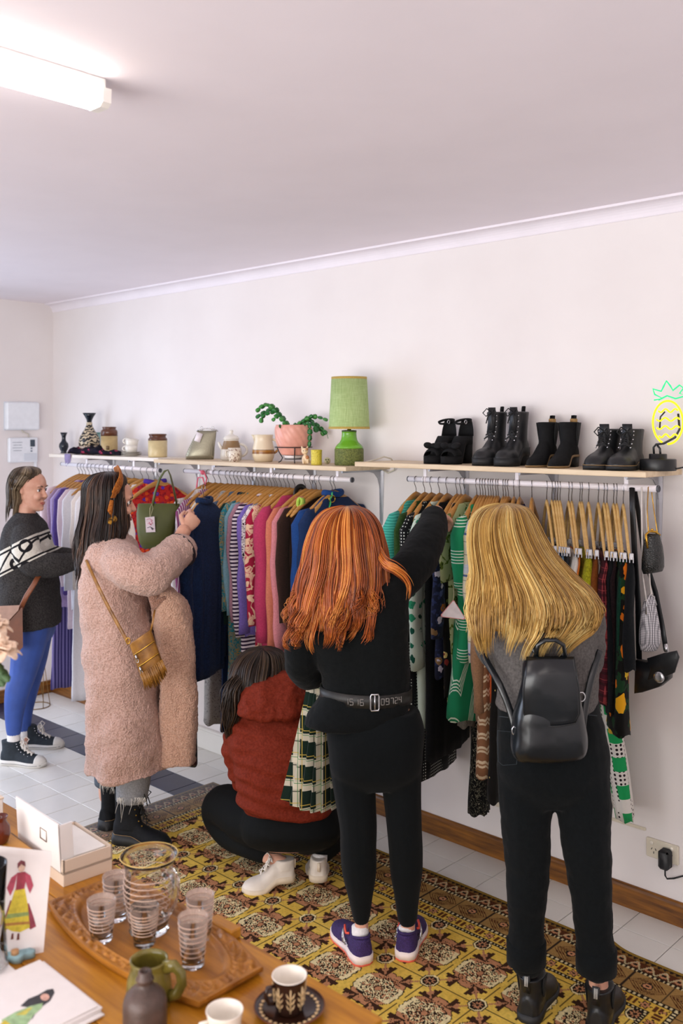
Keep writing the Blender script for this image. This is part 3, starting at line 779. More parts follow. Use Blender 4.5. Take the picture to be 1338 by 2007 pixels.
for i, (pts, n) in enumerate([
    ([(566, 833, -8), (552, 815, -14), (540, 798, -16), (527, 790, -18), (514, 797, -20), (503, 806, -22)], 8),
    ([(566, 833, 5), (550, 812, 6), (532, 800, 8), (516, 806, 8), (500, 818, 8)], 7),
    ([(562, 833, -20), (546, 810, -26), (530, 793, -28), (518, 792, -28), (510, 799, -30)], 7),
    ([(540, 806, -12), (524, 808, -16), (514, 815, -18), (513, 828, -20)], 4),
    ([(545, 812, -12), (538, 820, -16), (534, 824, -16)], 2),
    ([(585, 832, -10), (598, 822, -16), (612, 815, -18), (626, 816, -20), (643, 823, -22)], 6),
    ([(590, 832, 0), (604, 820, 2), (616, 828, 0), (626, 840, -4), (636, 852, -6)], 6),
    ([(592, 833, -20), (606, 826, -36), (609, 842, -40), (608, 858, -40), (607, 874, -40)], 6),
    ([(575, 834, -15), (590, 826, -20), (604, 818, -22), (614, 813, -24)], 5),
    ([(618, 830, -5), (630, 838, -8), (640, 850, -8)], 3),
    ([(560, 836, -15), (552, 834, -28), (548, 834, -30)], 2),
    ([(610, 824, -10), (618, 836, -20), (622, 846, -22)], 2)]):
    stem_path([pp(*q) for q in pts], n, 5.0 * k, LM, 40 + i)
MB().tube([pp(630, 834, -8), pp(640, 846, -9), pp(643, 858, -9)], .5 * k, 4).build('tendril', M_LEAF2, r)
# small figurine
M_FIG = plain('figurine_cream', '#e2c7a2', .35, var=.25, vscale=90)
M_FIG2 = plain('figurine_rust', '#b5764a', .35)
p, k = spot(599, -.235, ZB)
r = thing('figurine', 'small cream and rust kitten figurine in front of the plant', 'figurine', p)
m = MB(); e = lambda a, b, c=0: p + RGT * (a * k) + UP * (b * k) - FWD * (c * k)
m.sphere(e(0, 10), 9 * k, 14, 10, (1, .8, 1.1)); m.sphere(e(-2, 26, 2), 7 * k, 14, 10, (1.05, .9, .95))
for s in (-1, 1): m.tube([e(-2 + s * 4, 30, 2), e(-2 + s * 6.5, 37, 1)], [3.2 * k, .6 * k], 8); m.tube([e(s * 4, 10, 5), e(s * 4.5, 1.5, 7)], [2.6 * k, 2.2 * k], 8)
m.tube([e(8, 4), e(12, 8), e(11, 15)], [2 * k, 1.8 * k, 1.2 * k], 8)
obj('figurine_body', remeshed(m, 1.0 * k, 2), M_FIG, r)
MB().sphere(e(3, 14, 5.5), 4 * k, 10, 6).build('patch', M_FIG2, r); MB().sphere(e(2, 30, 6), 2.6 * k, 8, 6).build('patch', M_FIG2, r)
m = MB()
for s in (-1, 1): m.sphere(e(-2 + s * 2.6, 27, 8), .9 * k, 8, 6)
m.build('eyes', plain('black_plastic', '#101214'), r)
# yellow textured pot
p, k = spot(620, -.245, ZB)
r = thing('pot', 'small yellow textured pot beside the figurine', 'pot', p)
t = NT('yellow_glaze', .4); v_ = t.n('ShaderNodeTexVoronoi'); v_.inputs['Scale'].default_value = 220; t.l(t.co(), v_.inputs[0]); t.color(t.ramp(v_.outputs[0], [(.2, S('#e2d24a')), (.8, S('#c2ae32'))])).bump(v_.outputs[0], .5, .003); M_YEL = t.done()
lathe_px('pot_body', [(10.4, 0), (10.8, 1), (10.6, 14), (11, 28), (11.3, 30), (10, 30), (9.6, 8), (0, 6)], p, k, M_YEL, r)
# little round owl ornament
p, k = spot(641, -.12, ZB)
r = thing('ornament', 'tiny round cream ornament with green spots near the lamp', 'ornament', p)
MB().sphere(p + UP * 6.5 * k, 6.6 * k, 16, 10).build('ornament_body', plain('ornament_cream', '#d8d0a8', .4), r)
m = MB()
for a, b in ((-2.5, 8.5), (2.5, 8.5), (0, 4.5)): m.sphere(p + RGT * (a * k) - FWD * (5.6 * k) + UP * (b * k), 1.5 * k, 8, 6)
m.build('spots', plain('ornament_green', '#5f7a3a', .4), r)
# green table lamp
p, k = spot(684, -.155, ZB)
r = thing('table_lamp', 'green ceramic table lamp with a pale green linen shade', 'lamp', p, local=True)
M_LG = plain('green_glaze', '#6fae2f', .12, var=.12, vscale=8)
t = NT('rough_olive', .6); f = t.noise(150, 3); t.color(t.ramp(f, [(.35, S('#4e5a24')), (.65, S('#7d8440'))])).bump(f, 1.0, .008); M_LO = t.done()
t = NT('linen_green', .85, 0, .1)
f1 = t.noise(1.0, 2, t.co((260, 260, 18))); f2 = t.noise(1.0, 2, t.co((30, 30, 400)))
t.color(t.ramp(t.math('ADD', t.math('MULTIPLY', f1, .6), t.math('MULTIPLY', f2, .4)), [(.3, S('#93ab6c')), (.7, S('#b9cc92'))])).bump(f1, .25, .002); M_LS = t.done()
M_TRIM = plain('gold_braid', '#b59a48', .6, var=.2, vscale=300)
L = lambda pr: [(max(1e-7, x * k), h * k) for x, h in pr]
MB().lathe(L([(27.5, 0), (28.5, 1.5), (28.6, 31), (27.8, 33)]), n=40).build('lamp_base', M_LO, r)
MB().lathe(L([(27.8, 33), (27, 36), (24, 40), (18.5, 45), (16, 50), (14.8, 56), (14.3, 62), (14.6, 66), (12, 68.5), (8, 69)]), n=40).build('lamp_neck', M_LG, r)
MB().lathe(L([(14.2, 65), (15, 66.5), (14.2, 68.5)]), n=32).build('neck_ring', plain('dark_bronze', '#3d4a2a', .4), r)
MB().lathe(L([(4, 68), (4, 76), (2, 78)]), n=12).build('lamp_holder', plain('brass', '#a8842e', .3, .8), r)
m = MB().lathe(L([(40.2, 72), (34.8, 172), (34.2, 172), (39.5, 72)]), n=56, cap=(0, 0)); m.build('lamp_shade', M_LS, r)
MB().lathe(L([(40.6, 71), (40.3, 75.5), (39.4, 75.5), (39.4, 71)]), n=56, cap=(0, 0)).build('shade_trim', M_TRIM, r); MB().lathe(L([(35.1, 168.5), (35.0, 173), (34, 173), (34, 168.5)]), n=56, cap=(0, 0)).build('shade_trim', M_TRIM, r)
c0 = p
m = MB(); cpx = lambda u, v, y: oy(u, v, y)
m.tube([cpx(690, 906, -.17) , cpx(715, 906, -.22), cpx(735, 901, -.16), cpx(752, 895, -.10), cpx(766, 899, -.06), cpx(774, 909, -.03), cpx(772, 921, -.02), cpx(760, 927, -.02), cpx(748, 920, -.02)], 1.5 * k, 6)
m.v = [tuple(Vector(v) - p) for v in m.v]; m.build('lamp_cord', plain('cream_cable', '#cfc9b8'), r)

# neon pineapple
p, k = spot(1289, -.15, ZS)
r = thing('neon_lamp', 'pineapple neon lamp with yellow body and green crown on black base', 'neon lamp', p, local=True)
M_BLK = plain('black_plastic', '#101214')
MB().lathe(L([(34, 0), (34, 21), (33, 22.5), (17, 22.5), (17, 31.5), (16, 32.5), (0, 32.5)]) and [(max(1e-7, x * k), h * k) for x, h in [(34, 0), (34.5, 1), (34.5, 21), (33.5, 22.5), (17, 22.5), (17, 31.5), (16, 32.5), (0, 32.5)]], n=40).build('lamp_base', M_BLK, r)
nx = lambda u, v, dd=0: V(1, 0, 0) * ((u - 1289) * k / .76) + UP * ((917 - v) * k) + V(0, dd * k, 0)
M_NY, M_NG = emit('neon_yellow', '#f0dc10', 1.0), emit('neon_green', '#1fd07c', .7)
m = MB(); el = [(1304 + 23 * math.cos(a), 823 + 42 * math.sin(a)) for a in [math.pi * (.5 + .12) + 2 * math.pi * .94 * q / 40 for q in range(41)]]
m.tube([nx(*q) for q in el], 2.1 * k, 8)
for yy in (800, 817, 833, 849):
    half = 21 * math.sqrt(max(0, 1 - ((yy - 823) / 44) ** 2)) - 3
    m.tube([nx(1304 - half + 2 * half * q / 16, yy + 3.4 * math.sin(q / 16 * math.pi * 4), 1.5) for q in range(17)], 1.7 * k, 6)
m.build('neon_tube_body', M_NY, r)
m = MB(); m.tube([nx(*q) for q in ((1283, 779), (1296, 776), (1284, 768), (1281, 757), (1294, 762), (1298, 752), (1302, 742), (1308, 752), (1312, 761), (1322, 751), (1328, 757), (1322, 767), (1331, 772), (1316, 777), (1303, 771), (1290, 779))], 1.6 * k, 6); m.build('neon_tube_crown', M_NG, r)
m = MB(); m.tube([nx(1283, 888), nx(1282, 872), nx(1286, 866), nx(1298, 864), nx(1314, 852, 4), nx(1320, 836, 6), nx(1318, 806, 6)], 2.2 * k, 8); m.tube([nx(1293, 888), nx(1292, 874), nx(1288, 868)], 2.2 * k, 8); m.tube([nx(1290, 834, 5), nx(1291, 812, 5), nx(1298, 802, 5)], 1.6 * k, 8)
m.build('tube_support', M_BLK, r)
m = MB().tube([V(34 * k, .01, 4 * k), V(44 * k, .03, 7 * k), V(58 * k, .06, 5 * k), V(72 * k, .12, 4 * k)], 1.6 * k, 6); m.build('cord', M_BLK, r)

# ================================================================== fabrics
def fabric(name, build, rough=.85, bump=(300, .25, .002)):
    if name in MATS: return MATS[name]
    t = NT(name, rough, 0, .15)
    t.b.inputs['Sheen Weight'].default_value = .04
    t.color(build(t))
    if bump: t.bump(t.noise(bump[0], 2), bump[1], bump[2])
    MATS[name] = t.done(); return MATS[name]
def knit(name, hexc, var=.18, bs=260, st=.5):
    def b(t):
        c = S(hexc); lo = tuple(x * (1 - var) for x in c[:3]) + (1,); hi = tuple(min(1, x * (1 + var)) for x in c[:3]) + (1,)
        return t.ramp(t.noise(140, 3), [(.3, lo), (.7, hi)])
    return fabric(name, b, .9, (bs, st, .003))
def stripes(name, c1, c2, period, axis=2, duty=.5, warp=.0):
    def b(t):
        s = t.sep(t.co())[axis]
        if warp: s = t.math('ADD', s, t.math('MULTIPLY', t.noise(6, 1), warp))
        f = t.math('FRACT', t.math('MULTIPLY', s, 1 / period))
        return t.mix(t.math('LESS_THAN', f, duty), S(c1), S(c2))
    return fabric(name, b)
def dots(name, bg, fg, pitch, r=.28):
    def b(t):
        v = t.n('ShaderNodeTexVoronoi'); v.inputs['Scale'].default_value = 1 / pitch; v.inputs['Randomness'].default_value = .0
        t.l(t.co(), v.inputs[0]); return t.mix(t.math('LESS_THAN', v.outputs[0], r), S(bg), S(fg))
    return fabric(name, b)
def floral(name, bg, cols, pitch, r=.42, leaf=None, rnd=.8, stretch=(1, 1, 1)):
    """blossoms of several colours scattered on a ground"""
    def b(t):
        co = t.co(stretch)
        v = t.n('ShaderNodeTexVoronoi'); v.inputs['Scale'].default_value = 1 / pitch; v.inputs['Randomness'].default_value = rnd
        t.l(co, v.inputs[0])
        d = t.math('ADD', v.outputs[0], t.math('MULTIPLY', t.noise(3.5 / pitch, 1, co), .35))
        pick = t.sep(v.outputs[1])[0]
        st = [(i / len(cols), S(c)) for i, c in enumerate(cols)]
        petal = t.ramp(pick, st, 'CONSTANT')
        c = S(bg)
        if leaf:
            f = t.noise(2.2 / pitch, 2, co); c = t.mix(t.math('GREATER_THAN', f, .56), c, S(leaf))
        c = t.mix(t.math('LESS_THAN', d, r + .17), c, petal)
        core = t.ramp(pick, st[1:] and [(p, col) for (p, _), (_, col) in zip(st, st[1:] + st[:1])], 'CONSTANT')
        return t.mix(t.math('LESS_THAN', d, .26), c, core)
    return fabric(name, b)
def plaid(name, base, bands, axes=(1, 2)):
    """bands: list of (axis index 0/1, period, offset, width, colour, alpha)"""
    def b(t):
        sp = t.sep(t.co()); c = S(base)
        for ax, per, off, wd, col, al in bands:
            f = t.math('FRACT', t.math('ADD', t.math('MULTIPLY', sp[axes[ax]], 1 / per), off))
            c = t.mix(t.math('MULTIPLY', t.math('LESS_THAN', f, wd), al), c, S(col))
        return c
    return fabric(name, b)
def zigzag(name, cols, period, amp, pitch, haxis=1):
    def b(t):
        sp = t.sep(t.co())
        saw = t.math('ABSOLUTE', t.math('SUBTRACT', t.math('FRACT', t.math('MULTIPLY', sp[haxis], 1 / pitch)), .5))
        f = t.math('FRACT', t.math('MULTIPLY', t.math('ADD', sp[2], t.math('MULTIPLY', saw, amp)), 1 / period))
        return t.ramp(f, cols, 'CONSTANT')
    return fabric(name, b)
def marbled(name, stops, scale=30, det=3, dist=1.5):
    def b(t):
        n = t.n('ShaderNodeTexNoise'); n.inputs['Scale'].default_value = scale; n.inputs['Detail'].default_value = det; n.inputs['Distortion'].default_value = dist
        t.l(t.co(), n.inputs[0]); return t.ramp(n.outputs[0], [(p, S(c)) for p, c in stops], 'CONSTANT')
    return fabric(name, b)

# ================================================================== hangers
M_HANG = wood('hanger_wood', '#a5702f', '#c9944e', .35, 2.0, 1)
M_HANG2 = wood('hanger_wood_pale', '#c39a58', '#dcb878', .4, 2.0, 1)
M_HOOK = plain('hook_steel', '#8f9096', .25, .9, var=0)
def hook_mb(neck):
    m = MB(); pts = []
    for q in range(11):
        a = math.radians(215 - 215 * q / 10)
        pts.append(V(0, -.002 + .0165 * math.cos(a) * 1.0, .0165 * math.sin(a)))
    pts = pts[::-1] if False else pts
    pts = [V(0, .0165 * math.cos(math.radians(-40 + 220 * q / 10)), .0165 * math.sin(math.radians(-40 + 220 * q / 10))) for q in range(11)]
    pts += [V(0, -.0150, -.012), V(0, -.006, -.026), V(0, 0, -.036), V(0, 0, neck)]
    return m.tube(pts, .0017, 6)
def arm_curve(half, drop, n=9):
    return [(half * i / (n - 1), -drop * (i / (n - 1)) ** 1.35) for i in range(n)]
def hanger_mb(half, drop, neck, wid=.015, hgt=.034, wide=.8):
    """curved wooden shoulders along local y, neck at z=neck"""
    m = MB()
    rings = []
    pr = arm_curve(half, drop)
    full = [(-y, z) for y, z in pr[::-1]] + pr[1:]
    for y, z in full:
        s = abs(y) / half
        h = hgt * (1.0 - .45 * s) * (1 if s < .97 else .6); wv = wid * (1 + wide * s) * (1 if s < .97 else .6)
        bow = .012 * s * s
        c = V(bow * (1 if wide > .5 else .3), y, neck + z - .010)
        rings.append([c + V(wv / 2 * math.cos(a), 0, h / 2 * math.sin(a)) for a in [2 * math.pi * k / 10 for k in range(10)]])
    m.loft(rings); return m
NECK = -.056
ME_HOOK = hook_mb(NECK).mesh(); ME_HOOK.materials.append(M_HOOK)
ME_WOOD = hanger_mb(.210, .098, NECK).mesh(); ME_WOOD.materials.append(M_HANG)
ME_CLIPW = hanger_mb(.165, .170, NECK, .0115, .024, .0).mesh(); ME_CLIPW.materials.append(M_HANG2)
_cb = MB().box((0, 0, 0), (.008, .009, .012), b=.002).box((.006, 0, -.012), (.002, .010, .010), b=.001).box((-.006, 0, -.012), (.002, .010, .010), b=.001)
ME_CLIP = _cb.mesh(False); ME_CLIP.materials.append(M_SILV)
def hanger(x, y, z, phi, label, group, clip=False, tilt=0.0):
    r = thing('clip_hanger' if clip else 'coat_hanger', label, 'hanger', (x, y, z), group, True, phi)
    if tilt: r.rotation_euler = (0, tilt, phi)
    for nm, me in (('hanger_body', ME_CLIPW if clip else ME_WOOD), ('hook', ME_HOOK)):
        o = bpy.data.objects.new(nm, me); COL.objects.link(o); o.parent = r
    if clip:
        for s in (-1, 1):
            o = bpy.data.objects.new('clip', ME_CLIP); COL.objects.link(o); o.parent = r; o.location = (.010, s * .156, NECK - .172)
    return r

# ================================================================== garments
def ring_pts(cx, cy, z, tx, wy, n, fold, nf, ph, p=2.6):
    out = []
    for i in range(n):
        a = 2 * math.pi * i / n; c, s = math.cos(a), math.sin(a)
        x = tx * math.copysign(abs(c) ** (2 / p), c); y = wy * math.copysign(abs(s) ** (2 / p), s)
        f = fold * math.sin(nf * y / max(wy, .02) * math.pi + ph) * abs(c) ** .5
        g = fold * .8 * math.sin(nf * .7 * a + ph * 1.7)
        out.append(V(cx + x + f + g * .3, cy + y + g * (1 if abs(s) > .5 else 0) * .5, z))
    return out
GCOUNT = [0]
def garment(name, label, cat, x, z, phi, mat, L, hw=.205, th=.022, sleeve=None, sr=.048, flare=1.0, fold=.004, nf=5, group=None, style='top', hemwave=.006, y=None, sleeve_mat=None, collar=None, tilt=0.0, sleeve_th=None, cuff=None):
    GCOUNT[0] += 1; seed = GCOUNT[0]; rr = random.Random(seed); ph = rr.uniform(0, 6)
    y = RY if y is None else y
    r = thing(name, label, cat, (x, y, z), group, True, phi)
    if tilt: r.rotation_euler = (tilt, 0, phi)
    rings = []; n = 44
    if style == 'top':
        z0 = NECK - .012
        tops = [(.088, -.016), (.10, -.022), (.12, -.034), (.145, -.050), (.17, -.066), (.19, -.082), (hw, -.102)] if not collar else [(.048, .000), (.06, -.004), (.085, -.014), (.115, -.030), (.15, -.052), (.18, -.074), (hw, -.100)]
        for wy, dz in tops:
            k = wy / hw
            rings.append(ring_pts(.004, 0, z0 + dz, th * (.35 + .65 * k * k), wy, n, 0, nf, ph))
        zs = z0 - .102
    else:                                              # hangs from two clips
        z0 = NECK - .172 - .016
        rings.append(ring_pts(.010, 0, z0, th * .5, hw * .98, n, 0, nf, ph)); rings.append(ring_pts(.010, 0, z0 - .03, th * .85, hw, n, fold * .3, nf, ph)); zs = z0 - .03
    zend = NECK - L; m_ = max(5, int((zs - zend) / .045))
    for i in range(1, m_ + 1):
        a = i / m_; zz = zs + (zend - zs) * a
        wy = hw * (1 + (flare - 1) * a) * (1 - .03 * math.sin(a * 3)) ; tx = th * (1 + .25 * a) * (1 + .12 * math.sin(a * 7 + ph))
        rings.append(ring_pts(.004 + .004 * math.sin(a * 5 + ph), .004 * math.sin(a * 4 + ph * 2), zz, tx, wy, n, fold * min(1, .25 + a * 1.3), nf, ph + .5 * a))
    rings[-1] = [p + V(0, 0, hemwave * math.sin(i * .9 + ph)) for i, p in enumerate(rings[-1])]
    body = MB().loft(rings)
    b = obj('garment_body', displace(body.mesh(), lambda c, q: .0035 * mnoise.noise(V(c.x * 20, c.y * 16 + seed * 3, c.z * 7))), mat, r)
    if sleeve:
        stt = (sleeve_th or th * .95)
        for s in (-1, 1):
            zsh = z0 - .086; pts = [V(.004, s * (hw - .050), zsh + .018), V(.004, s * (hw - .016), zsh + .000), V(.005, s * (hw + .012), zsh - .05)]
            k = max(3, int(sleeve / .06))
            for i in range(1, k + 1):
                a = i / k
                pts.append(V(.005 + .006 * math.sin(a * 4 + ph) , s * (hw + .012 + .010 * math.sin(a * 2.5) - .015 * a), zsh - .05 - (sleeve - .05) * a))
            rs = [stt * .30, stt * .70, stt * 1.0] + [stt * (1.05 - .2 * i / k + .1 * math.sin(i * 1.3 + ph)) for i in range(1, k + 1)]
            flats = sr / stt
            sm = MB().tube(pts, rs, 16, flats, up=(0, 1, 0))
            o = obj('sleeve', displace(sm.mesh(), lambda c, q: .005 * mnoise.noise(V(c.x * 22, c.y * 18 + seed, c.z * 11 + s))), sleeve_mat or mat, r)
            if cuff:
                e = pts[-1]; MB().tube([e + V(0, 0, .035), e + V(0, 0, -.004)], [rs[-1] * 1.06, rs[-1] * 1.02], 16, flats, up=(0, 1, 0)).build('cuff', cuff, o)
    if collar:
        cm = MB().tube([V(.004 + th * .75 * math.cos(a), .060 * math.sin(a), z0 + .010 - .012 * (1 - abs(math.sin(a)))) for a in [2 * math.pi * q / 24 for q in range(24)]], .0075, 8, 1.8, closed=True)
        cm.build('collar', collar if not isinstance(collar, bool) else mat, r)
    return r

XF = lambda u, v=1110: oy(u, v, -.43).x                 # where a front edge stands along the rail
def LEN(u, v, z, y=-.43): return z + NECK - oy(u, v, y).z   # length that brings a hem to (u, v)
HL = {0: 'wooden hanger next to the red printed blouse on the left rail', 1: 'spare wooden hanger without visible clothes in the packed middle rail', 2: 'spare wooden hanger above the blonde hair on the right rail', 3: 'pale wooden clip hanger in the trouser row at the right rail end'}
HG = {0: 'hangers on the left rail', 1: 'hangers on the middle rail', 2: 'top hangers on the right rail', 3: 'trouser hangers on the right rail'}
def hung(rail_i, x, phi, clip=False, hl=None, tilt=0.0, of=None):
    z = rail_z(rail_i, x) - .0036
    k = 3 if clip else rail_i
    if of: hl = ' '.join((('pale clip hanger holding the ' if clip else 'wooden hanger holding the ') + of).replace('holding the spare kind', 'hanging spare').replace('holding the first', 'being the first').replace('holding the second', 'being the second').split()[:16])
    hanger(x, RY, z, phi, hl or HL[k], HG[k] if (of or not hl) else None, clip, tilt)
    return z

# ---- left rail: whites and lilacs
W1 = knit('white_cotton', '#e9e6ea', .05); W2 = knit('ivory_cotton', '#eadfd6', .06); W3 = knit('blush_cotton', '#e5cfd4', .06); LIL = knit('lilac_cotton', '#b9a6cf', .1)
PURP = knit('purple_cotton', '#5c4a8e', .15); WLACE = fabric('white_lace', lambda t: t.ramp(t.noise(120, 2), [(.4, S('#cfc9cf')), (.6, S('#f0ecee'))]), .8)
MAUVE = knit('mauve_cloth', '#a58ba0', .12)
PSTR = stripes('purple_pinstripe', '#3d3566', '#7d72a3', .021, 1, .5)
A_LIST = [
    (98, 'blouse', 'dusty pink blouse first on the far left rail', W3, .62, .5, 1.0), (104, 'dress', 'long dress with purple pleats at the far end of the left rail', PSTR, 1.32, None, 1.05),
    (110, 'shirt', 'mauve shirt behind the lilac one on the left rail', MAUVE, .7, .55, 1.0), (117, 'shirt', 'lilac long-sleeved shirt on the left rail', LIL, .80, .56, 1.0),
    (124, 'shirt', 'deep purple shirt on the left rail', PURP, .72, .55, 1.0), (132, 'blouse', 'pale blush blouse with long sleeves on the left rail', W3, .92, .56, 1.0),
    (140, 'blouse', 'plain white blouse next to the blush one on the left rail', W1, .80, .58, 1.0), (148, 'dress', 'long white dress falling almost to the floor from the left rail', W1, 1.335, None, 1.12),
    (157, 'blouse', 'ivory blouse with loose sleeves on the left rail', W2, .75, .56, 1.0), (166, 'shirt', 'white collared shirt in the middle of the left rail', W1, .72, .58, 1.0),
    (178, 'dress', 'long ivory lace-edged dress next to the pink coat', W2, 1.34, .5, 1.08), (190, 'blouse', 'white lace blouse partly behind the brunette shopper', WLACE, .70, .55, 1.0),
    (204, 'top', 'dark teal short top low behind the brunette shopper', knit('teal_dark', '#17404a', .15), .85, None, 1.0), (220, 'blouse', 'white cotton blouse hidden behind the brunette shopper', W1, .7, .5, 1.0),
    (232, 'shirt', 'white long-sleeved shirt nearest the red printed blouse on the left rail', W2, .7, .5, 1.0)]
for u, nm, lab, mt, L, sl, fl in A_LIST:
    x = XF(u); z = hung(0, x, -.04, of=lab)
    garment(nm, lab, nm, x, z, -.04, mt, L, th=.018, sleeve=sl, flare=fl, nf=6, fold=.005)
t_red = floral('red_print', '#a8231f', ['#3f2a86', '#c94a1c', '#7a1c3c', '#d8622a', '#4b2f9a'], .028, .38, '#7c1420')
for u, nb_ in ((252, 'first spare wooden hanger after the last white shirt on the left rail'),):
    x = XF(u); hung(0, x, -.04, of=nb_)
x = oy(304, 925, RY).x; z = hung(0, x, -.55, of='red and purple flower-print blouse behind the green tote bag')
garment('blouse', 'red and purple flower-print blouse behind the green tote bag', 'blouse', x, z, -.55, t_red, .62, hw=.175, th=.03, sleeve=.45, sr=.036, collar=knit('purple_binding', '#4a2f8e'), fold=.006)

# ---- middle rail
PAIS = marbled('teal_paisley', [(0, '#2d7f8c'), (.42, '#2d7f8c'), (.46, '#b08a45'), (.52, '#3c93a0'), (.58, '#a08040'), (.62, '#256d7c')], 34, 2, 2.0)
BW = marbled('black_white_print', [(0, '#e6dfe0'), (.44, '#18161c'), (.5, '#e6dfe0'), (.55, '#c9a2b4'), (.58, '#18161c'), (.64, '#e9e2e2')], 26, 1, 3.0)
RFL = marbled('red_cream_print', [(0, '#a3203f'), (.47, '#a3203f'), (.49, '#e3bfa0'), (.60, '#c9506a'), (.63, '#e3bfa0')], 22, 1, 1.2)
STR = stripes('plum_white_stripe', '#2f1d3a', '#e0d3da', .0185, 2, .52)
GFL = marbled('grey_sprig', [(0, '#a59f97'), (.60, '#3a3437'), (.66, '#a8a29a')], 60, 2, 2.5)
LACE = marbled('white_crochet', [(0, '#d9d3cf'), (.5, '#ebe6e2'), (.66, '#b4a596')], 40, 2, .5)
VSTR = stripes('pink_vertical_stripe', '#d8cdd3', '#8e4a74', .012, 1, .72)
B_LIST = [  # front px, name, label, material, length, sleeve, thickness, phi, flare
    (348, 'dress', 'white crochet dress with flower trim beside the raised hand', LACE, ('h', 350, 1245), .5, .030, 0, 1.05),
    (361, 'shirt', 'white shirt with fine purple stripes beside the crochet dress', VSTR, ('h', 365, 1240), .6, .020, 0, 1),
    (385, 'jumper', 'cream jumper on the middle rail behind the raised hand', knit('cream_knit', '#d8cdbd'), .6, .5, .02, 0, 1),
    (401, 'dress', 'long grey dress with dark sprigs and a white underskirt', GFL, ('h', 400, 1420), None, .055, 0, 1.0),
    (415, 'cardigan', 'blue-grey wool cardigan on the middle rail', knit('bluegrey_wool', '#5b6f86', .3), .62, .56, .028, 0, 1),
    (431, 'trousers', 'long dark navy dress hanging to shin height on the middle rail', knit('navy_dark', '#12203c', .15), ('h', 437, 1436), None, .024, 0, 1),
    (438, 'shirt', 'dark bottle-green shirt beside the teal patterned one', knit('bottle_green', '#1d3a33', .2), .66, .58, .018, 0, 1),
    (446, 'dress', 'teal patterned dress with full gathered sleeves', PAIS, ('h', 457, 1350), .50, .026, 0, 1),
    (456, 'shirt', 'pale blue shirt on the middle rail', knit('pale_blue', '#7fa6b5', .12), .66, .52, .014, 0, 1),
    (463, 'cardigan', 'mauve pink cardigan on the middle rail', knit('mauve_knit', '#a97d8d', .15), .7, .55, .018, 0, 1),
    (471, 'jumper', 'plum and white striped jumper with long sleeves', STR, ('h', 480, 1330), .62, .022, 0, 1),
    (482, 'shirt', 'lilac shirt between the striped and the black-and-white tops', knit('lilac_deep', '#7a66b4', .15), ('h', 482, 1246), .60, .018, 0, 1),
    (490, 'top', 'black and white printed short-sleeved top', BW, .5, .26, .022, 0, 1),
    (499, 'dress', 'red and cream flowered dress beside the magenta cardigan', RFL, ('h', 497, 1270), .55, .022, 0, 1),
    (517, 'cardigan', 'thick magenta wool cardigan on the middle rail', knit('magenta_wool', '#b23a5e', .12), ('h', 520, 1275), .62, .040, 0, 1),
    (538, 'jumper', 'coral jumper next to the magenta cardigan', knit('coral_knit', '#c5745c', .12), ('h', 535, 1285), .64, .024, 0, 1),
    (550, 'jumper', 'dusty pink jumper next to the coral one', knit('dusty_pink', '#c97f86', .12), ('h', 552, 1288), .64, .022, 0, 1),
    (559, 'top', 'dark brown top between the pink jumper and green trousers', knit('dark_brown', '#3b2822', .15), .7, .5, .012, 0, 1)]
for u, nm, lab, mt, L, sl, th, ph, fl in B_LIST:
    x = XF(u); z = hung(1, x, ph, of=lab)
    if isinstance(L, tuple): L = LEN(L[1], L[2], z)
    garment(nm, lab, 'dress' if nm == 'trousers' else nm, x, z, ph, mt, L, th=th, sleeve=sl, flare=fl, sr=.055 if 'gathered' in lab else .046)
for u, nb_ in ((372, 'striped shirt and cream jumper'), (393, 'cream jumper and grey sprig dress'), (408, 'grey sprig dress and blue-grey cardigan'), (424, 'blue-grey cardigan and navy dress'), (453, 'teal patterned dress and pale blue shirt'), (478, 'plum striped jumper and lilac shirt'), (506, 'red flowered dress and magenta cardigan')):                  # further hangers whose clothes are out of sight
    x = XF(u); hung(1, x, 0, of='spare kind between the ' + nb_)
x = XF(568); z = hung(1, x, 0, of='mint green trousers on the middle rail')
garment('trousers', 'mint green trousers folded over a hanger on the middle rail', 'trousers', x, z, 0, knit('mint_cotton', '#5fa06a', .1), LEN(560, 1312, z), hw=.19, th=.020, style='clip', flare=.98)
M_LIME = plain('lime_ribbon', '#b8dc5a', .6)
r = thing('ribbon', 'lime green ribbon tied round two hangers on the middle rail', 'ribbon', (x, RY - .15, z - .12))
MB().tube([V(x + .014 * math.cos(a), RY - .135 + .004 * math.sin(a), z - .105 + .022 * math.sin(a)) for a in [2 * math.pi * q / 16 for q in range(16)]], .0015, 6, 12, closed=True).build('ribbon_band', M_LIME, r)
x = XF(590); z = hung(1, x, .05, of='bright navy blue jumper beside the red hair')
garment('jumper', 'bright navy blue jumper at the right of the middle rail beside the red hair', 'jumper', x, z, .05, knit('royal_navy', '#1c3f78', .12), LEN(580, 1300, z), hw=.215, th=.045, sleeve=.62, sleeve_th=.035, collar=True)
x = oy(657, 960, RY).x; z = hung(1, x, .1, hl='wooden hanger with a green belt at the right end of the middle rail')
garment('coat', 'dark navy coat last on the middle rail behind the red hair', 'coat', x, z, .1, knit('navy_coat', '#1a2c50', .12), .8, th=.035, sleeve=.6)
r = thing('belt', 'green belt with a buckle looped over the last hanger', 'belt', (x, RY - .02, z - .09))
MB().tube([V(x + .03 + .004 * math.sin(q), RY - .055 - .002 * q, z - .058 - .0065 * q) for q in range(14)], .003, 8, 4.2).build('belt_strap', plain('green_leather', '#2f9a52', .4), r)
MB().tube([V(x + .036 + .0 * a, RY - .060 + .020 * math.cos(a), z - .085 + .016 * math.sin(a)) for a in [2 * math.pi * q / 16 for q in range(16)]], .0025, 6, closed=True).build('buckle', M_GOLD, r)
